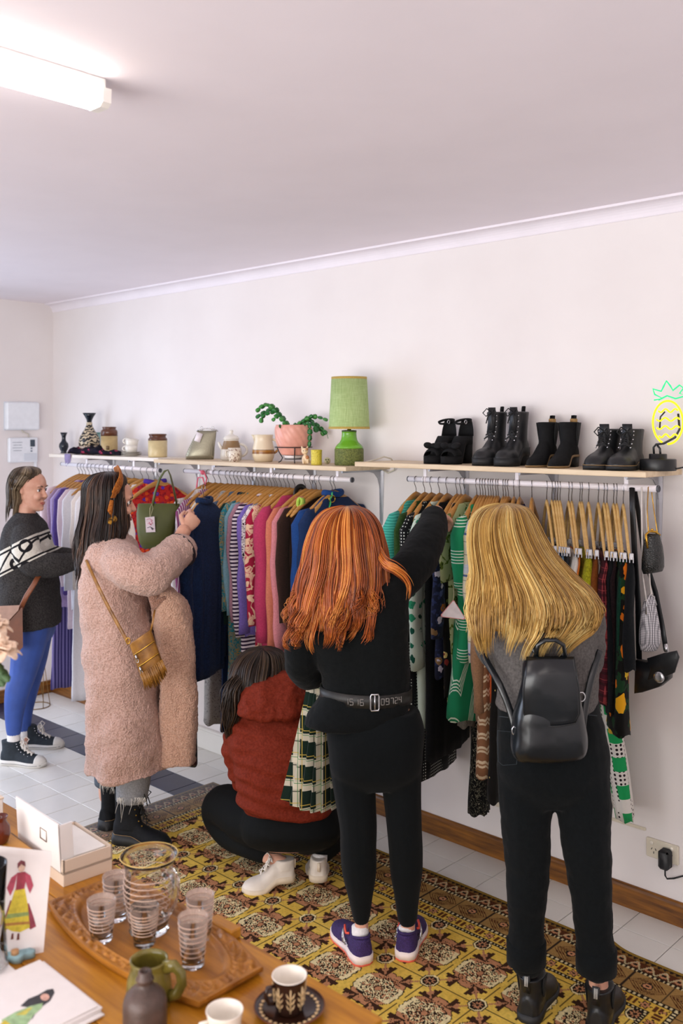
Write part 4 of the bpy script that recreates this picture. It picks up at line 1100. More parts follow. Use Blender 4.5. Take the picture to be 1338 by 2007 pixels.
x = oy(600, 955, RY).x; z = rail_z(1, x)
r = thing('hanger_disc', 'black round size divider sticking up between the hangers', 'divider', (x, RY, z - .05))
MB().lathe([(.020, -.0015), (.047, -.0015), (.047, .0015), (.020, .0015), (.020, -.0015)], (x - .02, RY - .02, z - .078), 28, Matrix.Rotation(math.pi / 2, 4, 'Y'), (0, 0)).build('disc', plain('black_plastic', '#101214'), r)
# pink cord knotted on the rail
p = oy(398, 930, RY - .02)
r = thing('cord', 'pink cord knotted round the start of the middle rail', 'cord', p)
M_PC = plain('pink_cord', '#e2687e', .7, var=.25, vscale=400)
m = MB(); q = lambda u, v: oy(u, v, RY - .03)
m.tube([q(391, 922), q(400, 926), q(405, 938), q(402, 952), q(397, 936), q(388, 936), q(385, 955), q(386, 978)], .0042, 8); m.build('cord_loop', M_PC, r)
MB().sphere(q(397, 926), .013, 10, 8).build('knot', M_PC, r)

# ---- right rail, tops
GEO = floral('green_geometric', '#c8d8c8', ['#1c6b50', '#14503f', '#2c8a64'], .055, .34, None, .15)
NVF = floral('navy_floral', '#1d2238', ['#8a6d4a', '#c7c2d2', '#a8662a', '#4b5680'], .052, .30, '#2b3558')
GCR = marbled('green_cream_print', [(0, '#bfc796'), (.52, '#bfc796'), (.55, '#6c7d36'), (.60, '#2f3a1c'), (.64, '#8d9a55')], 26, 3, .6)
GST = fabric('green_white_bands', lambda t: t.mix(t.math('MULTIPLY', t.math('LESS_THAN', t.math('FRACT', t.math('MULTIPLY', t.sep(t.co())[2], 1 / .0115)), .32), t.math('LESS_THAN', t.math('FRACT', t.math('ADD', t.math('MULTIPLY', t.sep(t.co())[2], 1 / .135), .25)), .46)), S('#1f8a5c'), S('#dcebd8')))
PLD = plaid('cream_blue_check', '#d9cfb4', [(0, .05, 0, .04, '#6b6558', 1), (1, .05, .3, .04, '#6b6558', 1), (1, .16, .1, .22, '#c9cfe0', .8), (1, .16, .18, .05, '#2c4a8a', .9), (0, .025, 0, .16, '#8d9cc0', .35)])
GCH = zigzag('green_chevron', [(0, S('#1f8458')), (.40, S('#dcebd8')), (.44, S('#1f8458')), (.49, S('#dcebd8')), (.53, S('#1f8458')), (.58, S('#dcebd8')), (.62, S('#1f8458')), (.67, S('#dcebd8')), (.71, S('#1f8458'))], .20, .55, .19)
DOT = dots('black_polka', '#16181a', '#cfd4cc', .0125, .26)
FIN = dots('black_pin_dot', '#0f1112', '#6c7068', .009, .17)
BKF = floral('black_wildflower', '#141210', ['#c9b06a', '#7b2b24', '#5f6a3a', '#141210', '#141210'], .05, .26, None)
CRK = marbled('black_crackle', [(0, '#0d0d0e'), (.495, '#b8b49a'), (.505, '#0d0d0e')], 30, 2, 2.0)
CABLE = fabric('teal_cable', lambda t: t.ramp(t.math('FRACT', t.math('MULTIPLY', t.math('ADD', t.sep(t.co())[2], t.math('MULTIPLY', t.noise(20, 1), .01)), 90)), [(.2, S('#2c8a7c')), (.8, S('#4fb5a2'))]), .9)
C_LIST = [  # hook px, name, label, material, length, sleeve, thickness, phi, flare, extra
    (815, 'jumper', 'turquoise cable-knit jumper first on the right rail', CABLE, .60, .55, .040, .16, 1, {}),
    (832, 'shirt', 'dark moss-green velvet shirt second on the right rail', knit('moss_velvet', '#2f4a22', .2), .64, .58, .022, .17, 1, {}),
    (845, 'dress', 'black dress with white polka dots on the right rail', DOT, ('h', 850, 1557), .62, .026, .18, 1.05, {}),
    (861, 'dress', 'dress with green geometric flowers on the right rail', GEO, .95, .60, .026, .20, 1, dict(sr=.05)),
    (876, 'dress', 'plain black long dress on the right rail', knit('black_cloth', '#111315', .1), ('h', 852, 1500), None, .03, .22, 1, {}),
    (895, 'dress', 'navy dress with large brown and white flowers', NVF, ('h', 850, 1330), .46, .026, .26, 1, dict(sr=.055)),
    (903, 'dress', 'black dress with red and white print beside the navy floral', BKF, ('h', 868, 1370), None, .016, .27, 1, {}),
    (911, 'blouse', 'cream blouse with green botanical print and wide short sleeves', GCR, ('h', 872, 1390), .23, .026, .20, .9, dict(sr=.066, hw=.178)),
    (934, 'dress', 'emerald green dress with bands of white stripes', GST, ('h', 900, 1300), .24, .034, .30, 1.0, dict(sr=.062, sleeve_th=.036)),
    (946, 'dress', 'cream dress with blue and black checks beside the green dress', PLD, ('h', 918, 1300), .30, .028, .36, 1, dict(sr=.05)),
    (957, 'cardigan', 'tan knitted cardigan with long sleeves hanging low', knit('tan_knit', '#9a7456', .15), .86, .72, .028, .40, 1, {}),
    (966, 'dress', 'brown and cream zigzag knitted dress hanging low', zigzag('brown_zigzag', [(0, S('#8a5f42')), (.35, S('#d8c2a2')), (.5, S('#9a7050')), (.62, S('#d8c2a2')), (.8, S('#8a5f42'))], .055, .022, .018), ('h', 945, 1525), None, .035, .42, 1.1, {}),
    (976, 'top', 'bright orange top low behind the blonde shopper', knit('orange_cloth', '#d8602a', .1), .78, .4, .022, .44, 1, {}),
    (986, 'skirt', 'plain brown dress low behind the blonde shopper', knit('brown_cloth', '#6a4a32', .12), ('h', 962, 1418), None, .022, .45, 1, {}),
    (996, 'dress', 'dark dress with small white and yellow flowers at the hem', BKF, ('h', 905, 1555), None, .03, .30, 1.1, {}),
    (1007, 'blouse', 'pale green blouse behind the blonde hair', knit('sage_cloth', '#8fa890', .12), .7, .5, .02, .45, 1, {}),
    (1018, 'shirt', 'indigo shirt behind the blonde hair', knit('indigo_cloth', '#2b2f66', .15), .7, .5, .02, .45, 1, {})]
for u, nm, lab, mt, L, sl, th, ph, fl, ex in C_LIST:
    x = oy(u, 950, RY).x; z = hung(2, x, ph, of=lab)
    if isinstance(L, tuple): L = LEN(L[1], L[2], z)
    garment(nm, lab, 'dress' if nm == 'skirt' else nm, x, z, ph, mt, L, th=th, sleeve=sl, flare=fl, **ex)
# green chevron skirt under the emerald dress, and a dark patterned legging hanging lowest
x = oy(925, 950, RY).x
garment('skirt', 'emerald green skirt with white chevron stripes below the green dress', 'skirt', x, rail_z(2, x) - .25, .30, GCH, LEN(885, 1414, rail_z(2, x) - .25), hw=.17, th=.045, style='clip', flare=1.22, fold=.010, nf=3)
x = oy(915, 950, RY).x
garment('skirt', 'grey underskirt with a ragged hem just below the green skirt', 'skirt', x + .03, rail_z(2, x) - .45, .30, knit('grey_tulle', '#77736c', .2), LEN(890, 1437, rail_z(2, x) - .45), hw=.14, th=.03, style='clip', flare=1.0)
garment('leggings', 'black leggings with a pale crackle print hanging lowest of all', 'leggings', x + .06, rail_z(2, x) - .5, .30, CRK, LEN(905, 1628, rail_z(2, x) - .5), hw=.075, th=.03, style='clip', flare=.75)
for u, nb_ in ((941, 'green dress and checked dress'), (951, 'checked dress and tan cardigan'), (962, 'tan cardigan and zigzag dress'), (972, 'zigzag dress and orange top'), (991, 'brown dress and flower-hem dress')): hung(2, oy(u, 950, RY).x, .38, of='spare kind between the ' + nb_)
hung(2, oy(1042, 955, RY).x, .52, hl='single wooden hanger standing apart to the right of the blonde hair')
# ---- right rail, trousers on clip hangers
TR = [  # hook px, name, label, material, hem pixel, thickness
    (1071, 'jeans', 'mid-blue jeans folded on the first clip hanger', knit('denim_mid', '#3c5674', .25), 1330, .018),
    (1081, 'jeans', 'darker blue jeans on the second clip hanger', knit('denim_dark', '#2a3c58', .25), 1340, .016),
    (1087, 'shorts', 'washed denim shorts on the third clip hanger', knit('denim_pale', '#5f7a94', .25), 1200, .014),
    (1092, 'trousers', 'black trousers beside the denim on a clip hanger', knit('black_twill', '#17191c', .12), 1330, .014),
    (1097, 'trousers', 'charcoal trousers beside the white skirt', knit('charcoal_twill', '#26282c', .12), 1320, .014),
    (1114, 'skirt', 'white ribbed skirt among the trousers', knit('white_rib', '#d5d0c8', .08), 1260, .022),
    (1120, 'trousers', 'orange trousers showing as a thin strip beside the white skirt', knit('orange_twill', '#c46a24', .12), 1250, .010),
    (1136, 'trousers', 'green and white spotted long trousers that reach lowest on the right', None, 1632, .026),
    (1140, 'skirt', 'fuzzy chartreuse knitted skirt among the trousers', knit('chartreuse_fuzz', '#a3a021', .35, 120, 1.0), 1384, .026),
    (1153, 'skirt', 'plain rust-brown suede skirt among the trousers', knit('rust_suede', '#7a4218', .15), 1335, .022),
    (1172, 'trousers', 'maroon tartan trousers among the skirts', plaid('maroon_tartan', '#4a1620', [(0, .04, 0, .06, '#a8484a', .7), (1, .04, 0, .06, '#a8484a', .7), (1, .04, .5, .25, '#231014', .6)]), 1382, .020),
    (1183, 'skirt', 'black skirt between the tartan and flowered ones', knit('black_crepe', '#121316', .1), 1400, .016),
    (1189, 'skirt', 'black skirt with red trim beside the flowered one', knit('black_red', '#221416', .3), 1340, .014),
    (1202, 'trousers', 'bottle-green satin trousers near the rail end', knit('green_satin', '#123c2c', .15), 1330, .012),
    (1208, 'skirt', 'black skirt with large yellow and orange flowers near the rail end', floral('black_orange_flower', '#12110f', ['#e8a81c', '#d87018', '#f0c83a'], .10, .44, '#1a3a20', .7), 1446, .028),
    (1221, 'trousers', 'long black trousers last on the clip hangers', knit('black_wool', '#15181b', .12), 1318, .024)]
SPOT = fabric('green_white_spot', lambda t: (lambda sp: t.mix(t.math('MULTIPLY', t.math('LESS_THAN', t.math('FRACT', t.math('MULTIPLY', sp[2], 1 / .105)), .5), t.math('LESS_THAN', t.math('FRACT', t.math('ADD', t.math('MULTIPLY', sp[1], 1 / .10), .3)), .5)), t.mix(t.math('LESS_THAN', t.dot_, .33), S('#ddd9d2'), S('#2a2024')), S('#1f9a56')))(t.sep(t.co())) if setattr(t, 'dot_', (lambda v: (t.l(t.co(), v.inputs[0]), v.inputs['Scale'].__setattr__('default_value', 62), v.inputs['Randomness'].__setattr__('default_value', 0))and v.outputs[0])(t.n('ShaderNodeTexVoronoi'))) is None else None)
for i, (u, nm, lab, mt, hem, th) in enumerate(TR):
    x = oy(u, 955, RY).x; ph = .68 - .007 * i
    z = hung(2, x, ph, True, of=lab)
    fx, fy = x + .165 * math.sin(ph), RY - .165 * math.cos(ph)
    uu = 669 + FPX * ((V(fx, fy, 1.2) - CAM).dot(RGT)) / ((V(fx, fy, 1.2) - CAM).dot(FWD))
    g_ = garment(nm, lab, nm, x, z, ph, mt or SPOT, LEN(uu, hem, z, fy), hw=.160, th=th, style='clip', flare=.55 if 'spotted' in lab else 1.0, fold=.004, tilt=0)
    if mt is None: g_.rotation_euler = (0, -.125, ph)

# ---- bags hanging at the end of the right rail
M_BL = plain('black_leather', '#15171a', .38, var=.2, vscale=60, bump=.15, bscale=300)
def strap(r, pts, wd, mat=M_BL, flat=.18, name='strap'):
    return MB().tube(pts, wd, 8, flat).build(name, mat, r)
g = lambda u, v, y: oy(u, v, y)
r = thing('shoulder_bag', 'black leather shoulder bag with a round silver clasp hanging lowest at the rail end', 'bag', g(1290, 1310, -.25))
def slab(pts, y, th, bulge=0.0):
    """cushion-like bag panel from an outline of photo points on plane y"""
    P = [g(u, v, y) for u, v in pts]; c = sum(P, V(0, 0, 0)) / len(P)
    rings = []
    for k, s in ((-1, .93), (-.75, .985), (0, 1), (.75, .985), (1, .93)):
        rings.append([c + (p - c) * s + V(0, k * th, 0) for p in P])
    return MB().loft(rings)
slab([(1248, 1292), (1270, 1296), (1300, 1290), (1318, 1284), (1314, 1330), (1296, 1345), (1262, 1356), (1246, 1358)], -.24, .022).build('bag_body', M_BL, r)
slab([(1268, 1290), (1300, 1280), (1326, 1275), (1331, 1288), (1322, 1318), (1306, 1326), (1290, 1322), (1280, 1330), (1269, 1333), (1275, 1312)], -.272, .006).build('flap', M_BL, r)
MB().lathe([(.020, 0), (.020, .003), (.017, .006), (.010, .007), (1e-7, .007)], g(1291, 1327, -.280), 24, Matrix.Rotation(math.pi / 2, 4, 'X')).build('clasp', M_SILV, r)
strap(r, [g(1238, 956, RY - .014), g(1239, 1000, RY - .020), g(1243, 1080, RY - .02), g(1250, 1180, RY - .02), g(1252, 1292, -.24)], .011)
strap(r, [g(1238, 956, RY - .014), g(1243, 958, RY + .016), g(1250, 1000, -.17), g(1262, 1090, -.17), g(1284, 1160, -.19), g(1296, 1220, -.22), g(1305, 1275, -.25)], .009)
MB().tube([g(1304, 1262, -.25), g(1306, 1278, -.255)], .008, 8).build('strap_buckle', M_SILV, r)
t = NT('snakeskin', .25, 0, .6); v_ = t.n('ShaderNodeTexVoronoi'); v_.inputs['Scale'].default_value = 170; t.l(t.co((1, 1, 2)), v_.inputs[0]); t.color(t.ramp(v_.outputs[0], [(.1, S('#2a2b2a')), (.7, S('#141615'))])).bump(v_.outputs[0], .5, .003); M_SNAKE = t.done()
r = thing('evening_bag', 'small dark snakeskin clasp bag on a fine gold chain', 'bag', g(1279, 1085, -.28))
rings = []
c = g(1279, 1085, -.285); kk = (c - CAM).dot(FWD) / FPX
for dv, w_, th in ((-39, 13, .010), (-30, 15, .018), (-15, 19, .026), (10, 21.5, .030), (28, 22, .026), (37, 19, .012)):
    rings.append([c + RGT * (w_ * kk * math.cos(a)) + FWD * (th * math.sin(a)) - UP * ((dv + (3 * math.cos(a) if dv > 0 else 0) * -1) * kk) for a in [2 * math.pi * q / 24 for q in range(24)]])
MB().loft(rings).build('bag_body', M_SNAKE, r)
e = lambda a, b, dpt=-.03: c + RGT * (a * kk) - UP * (b * kk) + FWD * dpt
MB().tube([e(-14, -12, -.020), e(-16, -38, -.012), e(-8, -44, -.008), e(4, -43, -.006), e(14, -36, 0)], 2.3 * kk, 8).build('clasp_frame', M_GOLD, r)
MB().sphere(e(-3, -47, -.008), 3 * kk, 8, 6).build('clasp_knob', M_GOLD, r)
m = MB(); m.tube([e(-10, -42, -.008), g(1268, 1000, RY - .016), g(1270, 955, RY - .014), g(1272, 952, RY), g(1276, 960, RY + .014), g(1281, 1000, -.22), e(8, -42, -.004)], 1.0 * kk, 6); m.build('chain', M_GOLD, r)
r = thing('evening_bag', 'white beaded evening bag on a pale strap below the snakeskin bag', 'bag', g(1272, 1220, -.28))
t = NT('white_beads', .35, 0, .5); v_ = t.n('ShaderNodeTexVoronoi'); v_.inputs['Scale'].default_value = 165; v_.inputs['Randomness'].default_value = 0.02; t.l(t.co(), v_.inputs[0]); t.color(t.ramp(v_.outputs[0], [(.3, S('#d9d6da')), (.62, S('#5c5a60'))])).bump(v_.outputs[0], -.9, .004); M_BEAD = t.done()
c = g(1272, 1222, -.285); kk = (c - CAM).dot(FWD) / FPX; rings = []
for dv, w_, th, sh in ((-54, 9, .006, 2), (-40, 12, .014, 0), (-15, 17, .022, 0), (15, 21, .026, 1), (38, 21, .024, 1), (52, 16, .012, -1), (55, 10, .006, -2)):
    rings.append([c + RGT * ((sh + w_ * math.cos(a)) * kk) + FWD * (th * math.sin(a)) - UP * (dv * kk) for a in [2 * math.pi * q / 24 for q in range(24)]])
MB().loft(rings).build('bag_body', M_BEAD, r)
e = lambda a, b, dpt=-.03: c + RGT * (a * kk) - UP * (b * kk) + FWD * dpt
MB().tube([e(-10, -20, -.022), e(-8, -44, -.016), e(0, -58, -.008), e(8, -52, -.004), e(14, -36, .0)], 1.6 * kk, 8).build('clasp_frame', M_SILV, r)
m = MB(); m.tube([e(-8, -46, -.014), g(1259, 1130, RY - .03), g(1257, 1000, RY - .018), g(1257, 956, RY - .014), g(1259, 953, RY), g(1263, 960, RY + .014), g(1268, 1060, -.2), g(1273, 1145, -.25), e(3, -58, -.008)], 1.9 * kk, 6); m.build('strap', plain('pale_strap', '#cfc8c2', .5), r)
# ---- green tote at the end of the left rail, with a hang tag
r = thing('tote_bag', 'olive green tote bag with a paper tag hanging at the end of the left rail', 'bag', oy(308, 1030, -.34))
M_OLV = plain('olive_leather', '#50541f', .5, var=.1, vscale=12, bump=.1, bscale=400)
cc = oy(309, 1032, -.52); kk = (cc - CAM).dot(FWD) / FPX
e = lambda a, b, d=0: cc + RGT * ((a - 309) * kk) + UP * ((1032 - b) * kk) + FWD * d
rings = []
for b, xl, xr, th in ((1074, 280, 330, .035), (1060, 273, 338, .05), (1035, 269, 344, .055), (1005, 268, 349, .04), (988, 270, 352, .015), (987, 272, 350, .012)):
    mid, hw_ = (xl + xr) / 2, (xr - xl) / 2
    rings.append([e(mid + hw_ * math.copysign(abs(math.cos(a)) ** .6, math.cos(a)), b, th * math.copysign(abs(math.sin(a)) ** .6, math.sin(a))) for a in [2 * math.pi * q / 32 for q in range(32)]])
MB().loft(rings).build('bag_body', M_OLV, r)
MB().loft([[e(298 + s, 996 + t_ * 8, -.0165 - .01 * t_) for s in (0, 49)] + [e(298 + s, 996 + t_ * 8, -.012 - .01 * t_) for s in (49, 0)] for t_ in (0, .5, 1)]).build('top_band', plain('olive_dark', '#414518', .5), r)
for dpt in (-.016, .010):
    hp = [e(299, 992, dpt), e(304, 965, dpt * .8), e(313, 938, dpt * .5), e(322, 924, 0), e(329, 921, 0), e(334, 932, dpt * .4), e(340, 956, dpt * .8), e(347, 990, dpt)]
    MB().tube(hp, .0085, 8, .3, up=(0, 1, 0)).build('handle', M_OLV, r)
tg = MB(); tg.loft([[e(x_, y_, -.062 + d_) for x_, y_ in ((289, 1012), (307, 1010), (309, 1040), (291, 1041))] for d_ in (0, .0012)])
o = tg.build('paper_tag', plain('tag_pink_white', '#f0dfe4', .6), r, False)
m = MB()
for (a, b, c_, d_) in ((292, 1016, 304, 1018), (294, 1024, 301, 1027)): m.tube([e(a, b, -.0635), e((a + c_) / 2, b - 1.5, -.0635), e(c_, d_, -.0635)], .0012, 5)
m.tube([e(300, 1018, -.0635), e(304, 1023, -.0635), e(299, 1026, -.0635), e(297, 1021, -.0635)], .0018, 5); m.build('tag_drawing', plain('tag_ink_pink', '#d86a8c', .6), o)
m = MB(); m.tube([e(293, 1032, -.0635), e(299, 1030, -.0635), e(306, 1034, -.0635)], .0016, 5); m.tube([e(301, 1032, -.0635), e(304, 1036, -.0635)], .0022, 5); m.build('tag_print', plain('tag_ink_dark', '#4a4250', .6), o)
MB().tube([e(298, 1011, -.06), e(297, 995, -.045), e(300, 986, -.03), e(303, 995, -.045), e(299, 1011, -.06)], .0011, 5).build('tag_string', plain('string', '#d6c9a2', .7), r)

# triangular price tag on the emerald dress
c = oy(887, 1197, -.56); kk = (c - CAM).dot(FWD) / FPX
r = thing('price_tag', 'white triangular price tag with a pink edge hanging on the green dress', 'tag', c)
tri = []
for (a, b), q0 in zip(((-20, -9), (21, -14), (1, 17)), (-2.6, -.9, 1.0)):
    tri += [(a + 3.5 * math.cos(q0 + .45 * j), b + 3.5 * math.sin(q0 + .45 * j)) for j in range(-2, 3)]
for nm, sc_, th, mt in (('tag_edge', 1.0, .0012, plain('tag_pink_edge', '#d98a8a', .6)), ('tag_face', .91, .0016, plain('tag_face_white', '#eadfdf', .6))):
    m = MB(); m.loft([[c + RGT * (a * sc_ * kk) + UP * (b * sc_ * kk) + FWD * d_ for a, b in tri] for d_ in (-th, .001)]); m.build(nm, mt, r, False)
MB().tube([c + UP * 17 * kk, c + UP * 30 * kk + RGT * 4 * kk + FWD * .03, c + UP * 42 * kk + RGT * 5 * kk + FWD * .07], .0009, 5).build('tag_string', plain('string', '#d6c9a2'), r)

# ================================================================== figure and shoe kit
def cat(pts, k=4):
    """Catmull-Rom through tuples"""
    P = [np.array(p, float) for p in pts]; out = []
    for i in range(len(P) - 1):
        a = P[max(i - 1, 0)]; b = P[i]; c = P[i + 1]; d = P[min(i + 2, len(P) - 1)]
        for j in range(k):
            t = j / k
            out.append(.5 * ((2 * b) + (-a + c) * t + (2 * a - 5 * b + 4 * c - d) * t * t + (-a + 3 * b - 3 * c + d) * t ** 3))
    out.append(P[-1]); return out
def limb(m, pts, n=14, flat=1.0, k=4, grow=0.0, up=None):
    """pts: (u, v, depth, radius in photo pixels)"""
    q = cat(pts, k)
    ps = [od(a[0], a[1], a[2]) for a in q]; rs = [a[3] * a[2] / FPX + grow for a in q]
    m.tube(ps, rs, n, flat, up=up)
    if flat == 1.0:
        for i in (0, -1): m.sphere(ps[i], rs[i] * .98, 12, 8)
    return m
def sil(m, rings, n=28, p=2.3, k=3, grow=0.0, axis=None, yaw=0.0):
    """solid from silhouette rings (u, v, half-width px, half-depth m, depth)"""
    A = (Matrix.Rotation(yaw, 3, 'Z') @ RGT); B = (Matrix.Rotation(yaw, 3, 'Z') @ FWD)
    out = []
    for (u, v, hw, hd, d) in cat(rings, k):
        c = od(u, v, d); w_ = hw * d / FPX + grow; h_ = hd + grow
        out.append([c + A * (w_ * math.copysign(abs(math.cos(a)) ** (2 / p), math.cos(a))) + B * (h_ * math.copysign(abs(math.sin(a)) ** (2 / p), math.sin(a))) for a in [2 * math.pi * i / n for i in range(n)]])
    return m.loft(out)
def frame(f, up=V(0, 0, 1)):
    f = Vector(f).normalized(); r = f.cross(up).normalized(); u = r.cross(f); return r, f, u
HEAD_T = [(-.52, .05, .28, -.05), (-.50, .10, .33, -.10), (-.46, .16, .375, .0), (-.40, .205, .392, .10), (-.33, .24, .388, .22), (-.25, .262, .378, .32), (-.15, .288, .378, .39), (-.05, .305, .372, .43), (.04, .315, .362, .45), (.13, .322, .388, .46), (.22, .318, .392, .46), (.32, .285, .352, .43), (.40, .235, .285, .37), (.46, .16, .19, .26), (.50, .04, .04, .06)]
def head(m, c, r, f, u, h, nose=1.0):
    rings = []
    for z, w_, fr, bk in [tuple(x) for x in cat(HEAD_T, 2)]:
        mid = (fr - bk) / 2; hd = (fr + bk) / 2
        rings.append([c + u * (z * h) + r * (w_ * h * math.sin(a)) + f * ((mid + hd * math.cos(a)) * h) for a in [2 * math.pi * i / 28 for i in range(28)]])
    m.loft(rings)
    P = lambda x, y, z: c + r * (x * h) + f * (y * h) + u * (z * h)
    m.tube([P(0, .345, .12), P(0, .385, .04), P(0, .43, -.05), P(0, .452 + .02 * nose, -.105), P(0, .415, -.145)], [.026 * h, .030 * h, .040 * h, .046 * h, .034 * h], 10)
    for s in (-1, 1):
        m.sphere(P(s * .042, .405, -.118), .034 * h, 8, 6)
        m.sphere(P(s * .325, -.02, -.02), .085 * h, 12, 8, M=Matrix(((.35, 0, 0), (0, .75, 0), (0, 0, 1.05))).to_4x4() if abs(r.x) > 2 else None, sc=(.5, .75, 1.05))
        m.sphere(P(s * .13, .315, -.13), .095 * h, 10, 8)                 # cheeks
        m.sphere(P(s * .13, .325, .135), .07 * h, 10, 6, sc=(1.2, 1, .45))  # brow
    m.sphere(P(0, .385, -.265), .05 * h, 10, 6, sc=(1.3, .8, .5)); m.sphere(P(0, .378, -.315), .052 * h, 10, 6, sc=(1.1, .8, .55))
    m.sphere(P(0, .345, -.43), .075 * h, 10, 8)
    return P
M_SKIN = NT('skin', .5, 0, .35); M_SKIN.color(M_SKIN.ramp(M_SKIN.noise(18, 3), [(.3, S('#c9917a')), (.7, S('#dcab93'))]))
M_SKIN.b.inputs['Subsurface Weight'].default_value = .12; M_SKIN.b.inputs['Subsurface Radius'].default_value = (.02, .008, .005); M_SKIN = M_SKIN.done()
M_LIP = plain('lips', '#a8544e', .4, var=.05); M_EYEW = plain('eye_white', '#e6e2df', .2, var=0); M_IRIS = plain('iris', '#2a2a30', .15, var=0)
def face_parts(P, h, parent, browmat):
    for s in (-1, 1):
        MB().sphere(P(s * .133, .322, .033), .040 * h, 12, 8).build('eye', M_EYEW, parent)
        MB().sphere(P(s * .137, .340, .030), .030 * h, 10, 8).build('iris', M_IRIS, parent)
        MB().tube([P(s * .07, .368, .060), P(s * .135, .372, .072), P(s * .20, .335, .050)], [.007 * h, .011 * h, .006 * h], 6).build('eyelid', browmat, parent)
        MB().tube([P(s * .06, .392, .125), P(s * .13, .395, .148), P(s * .215, .345, .125)], [.010 * h, .013 * h, .006 * h], 6).build('eyebrow', browmat, parent)
    m = MB(); m.tube([P(-.095, .372, -.283), P(-.045, .412, -.268), P(0, .415, -.274), P(.045, .412, -.268), P(.095, .372, -.283)], [.004 * h, .016 * h, .018 * h, .016 * h, .004 * h], 8)
    m.tube([P(-.09, .372, -.290), P(-.04, .405, -.310), P(0, .410, -.315), P(.04, .405, -.310), P(.09, .372, -.290)], [.004 * h, .018 * h, .022 * h, .018 * h, .004 * h], 8)
    m.build('lips', M_LIP, parent)
def hand(m, w, f, n, size=.17, side=1, curl=(.5, .7, .6), spread=.10, thumb=.6):
    """wrist w, fingers along f, back of hand along n; side = +1 puts the thumb towards f x n"""
    f = Vector(f).normalized(); n = Vector(n); n = (n - f * n.dot(f)).normalized(); t = f.cross(n) * side
    S_ = size
    rings = []
    for a, wd, th in ((-.05, .115, .085), (.06, .135, .085), (.2, .185, .085), (.36, .215, .075), (.47, .205, .065), (.50, .18, .05)):
        rings.append([w + f * (a * S_) + t * (wd * S_ * math.cos(q)) + n * (th * S_ * math.sin(q)) for q in [2 * math.pi * i / 16 for i in range(16)]])
    m.loft(rings)
    for i, (off, ln, r_) in enumerate(((.155, .40, .044), (.055, .46, .046), (-.05, .43, .044), (-.145, .34, .038))):
        base = w + f * (.44 * S_) + t * (off * S_); d = (f + t * (off * spread * 6)).normalized(); ps = [base - d * .05 * S_]; p = base; ang = 0
        for j, (fr, cu) in enumerate(zip((.46, .31, .23), curl)):
            ang += cu * (1 + .12 * i)
            dd = d * math.cos(ang) - n * math.sin(ang); ps.append(p + dd * (ln * fr * S_ * .5)); p = p + dd * (ln * fr * S_); ps.append(p)
        m.tube(ps, [r_ * S_ * 1.1] + [r_ * S_ * (1.08 - .055 * j) for j in range(len(ps) - 2)] + [r_ * S_ * .72], 10); m.sphere(p, r_ * S_ * .74, 8, 6)
    b = w + f * (.13 * S_) + t * (.12 * S_); d1 = (f * .6 + t * .8 - n * .25).normalized(); d2 = (f * .95 + t * (.5 - thumb) - n * (.2 + thumb * .5)).normalized()
    ps = [b - d1 * .05 * S_, b + d1 * .14 * S_, b + d1 * .22 * S_, b + d1 * .22 * S_ + d2 * .12 * S_, b + d1 * .22 * S_ + d2 * .24 * S_]
    m.tube(ps, [.065 * S_, .062 * S_, .052 * S_, .048 * S_, .034 * S_], 10); m.sphere(ps[-1], .035 * S_, 8, 6)
    return m

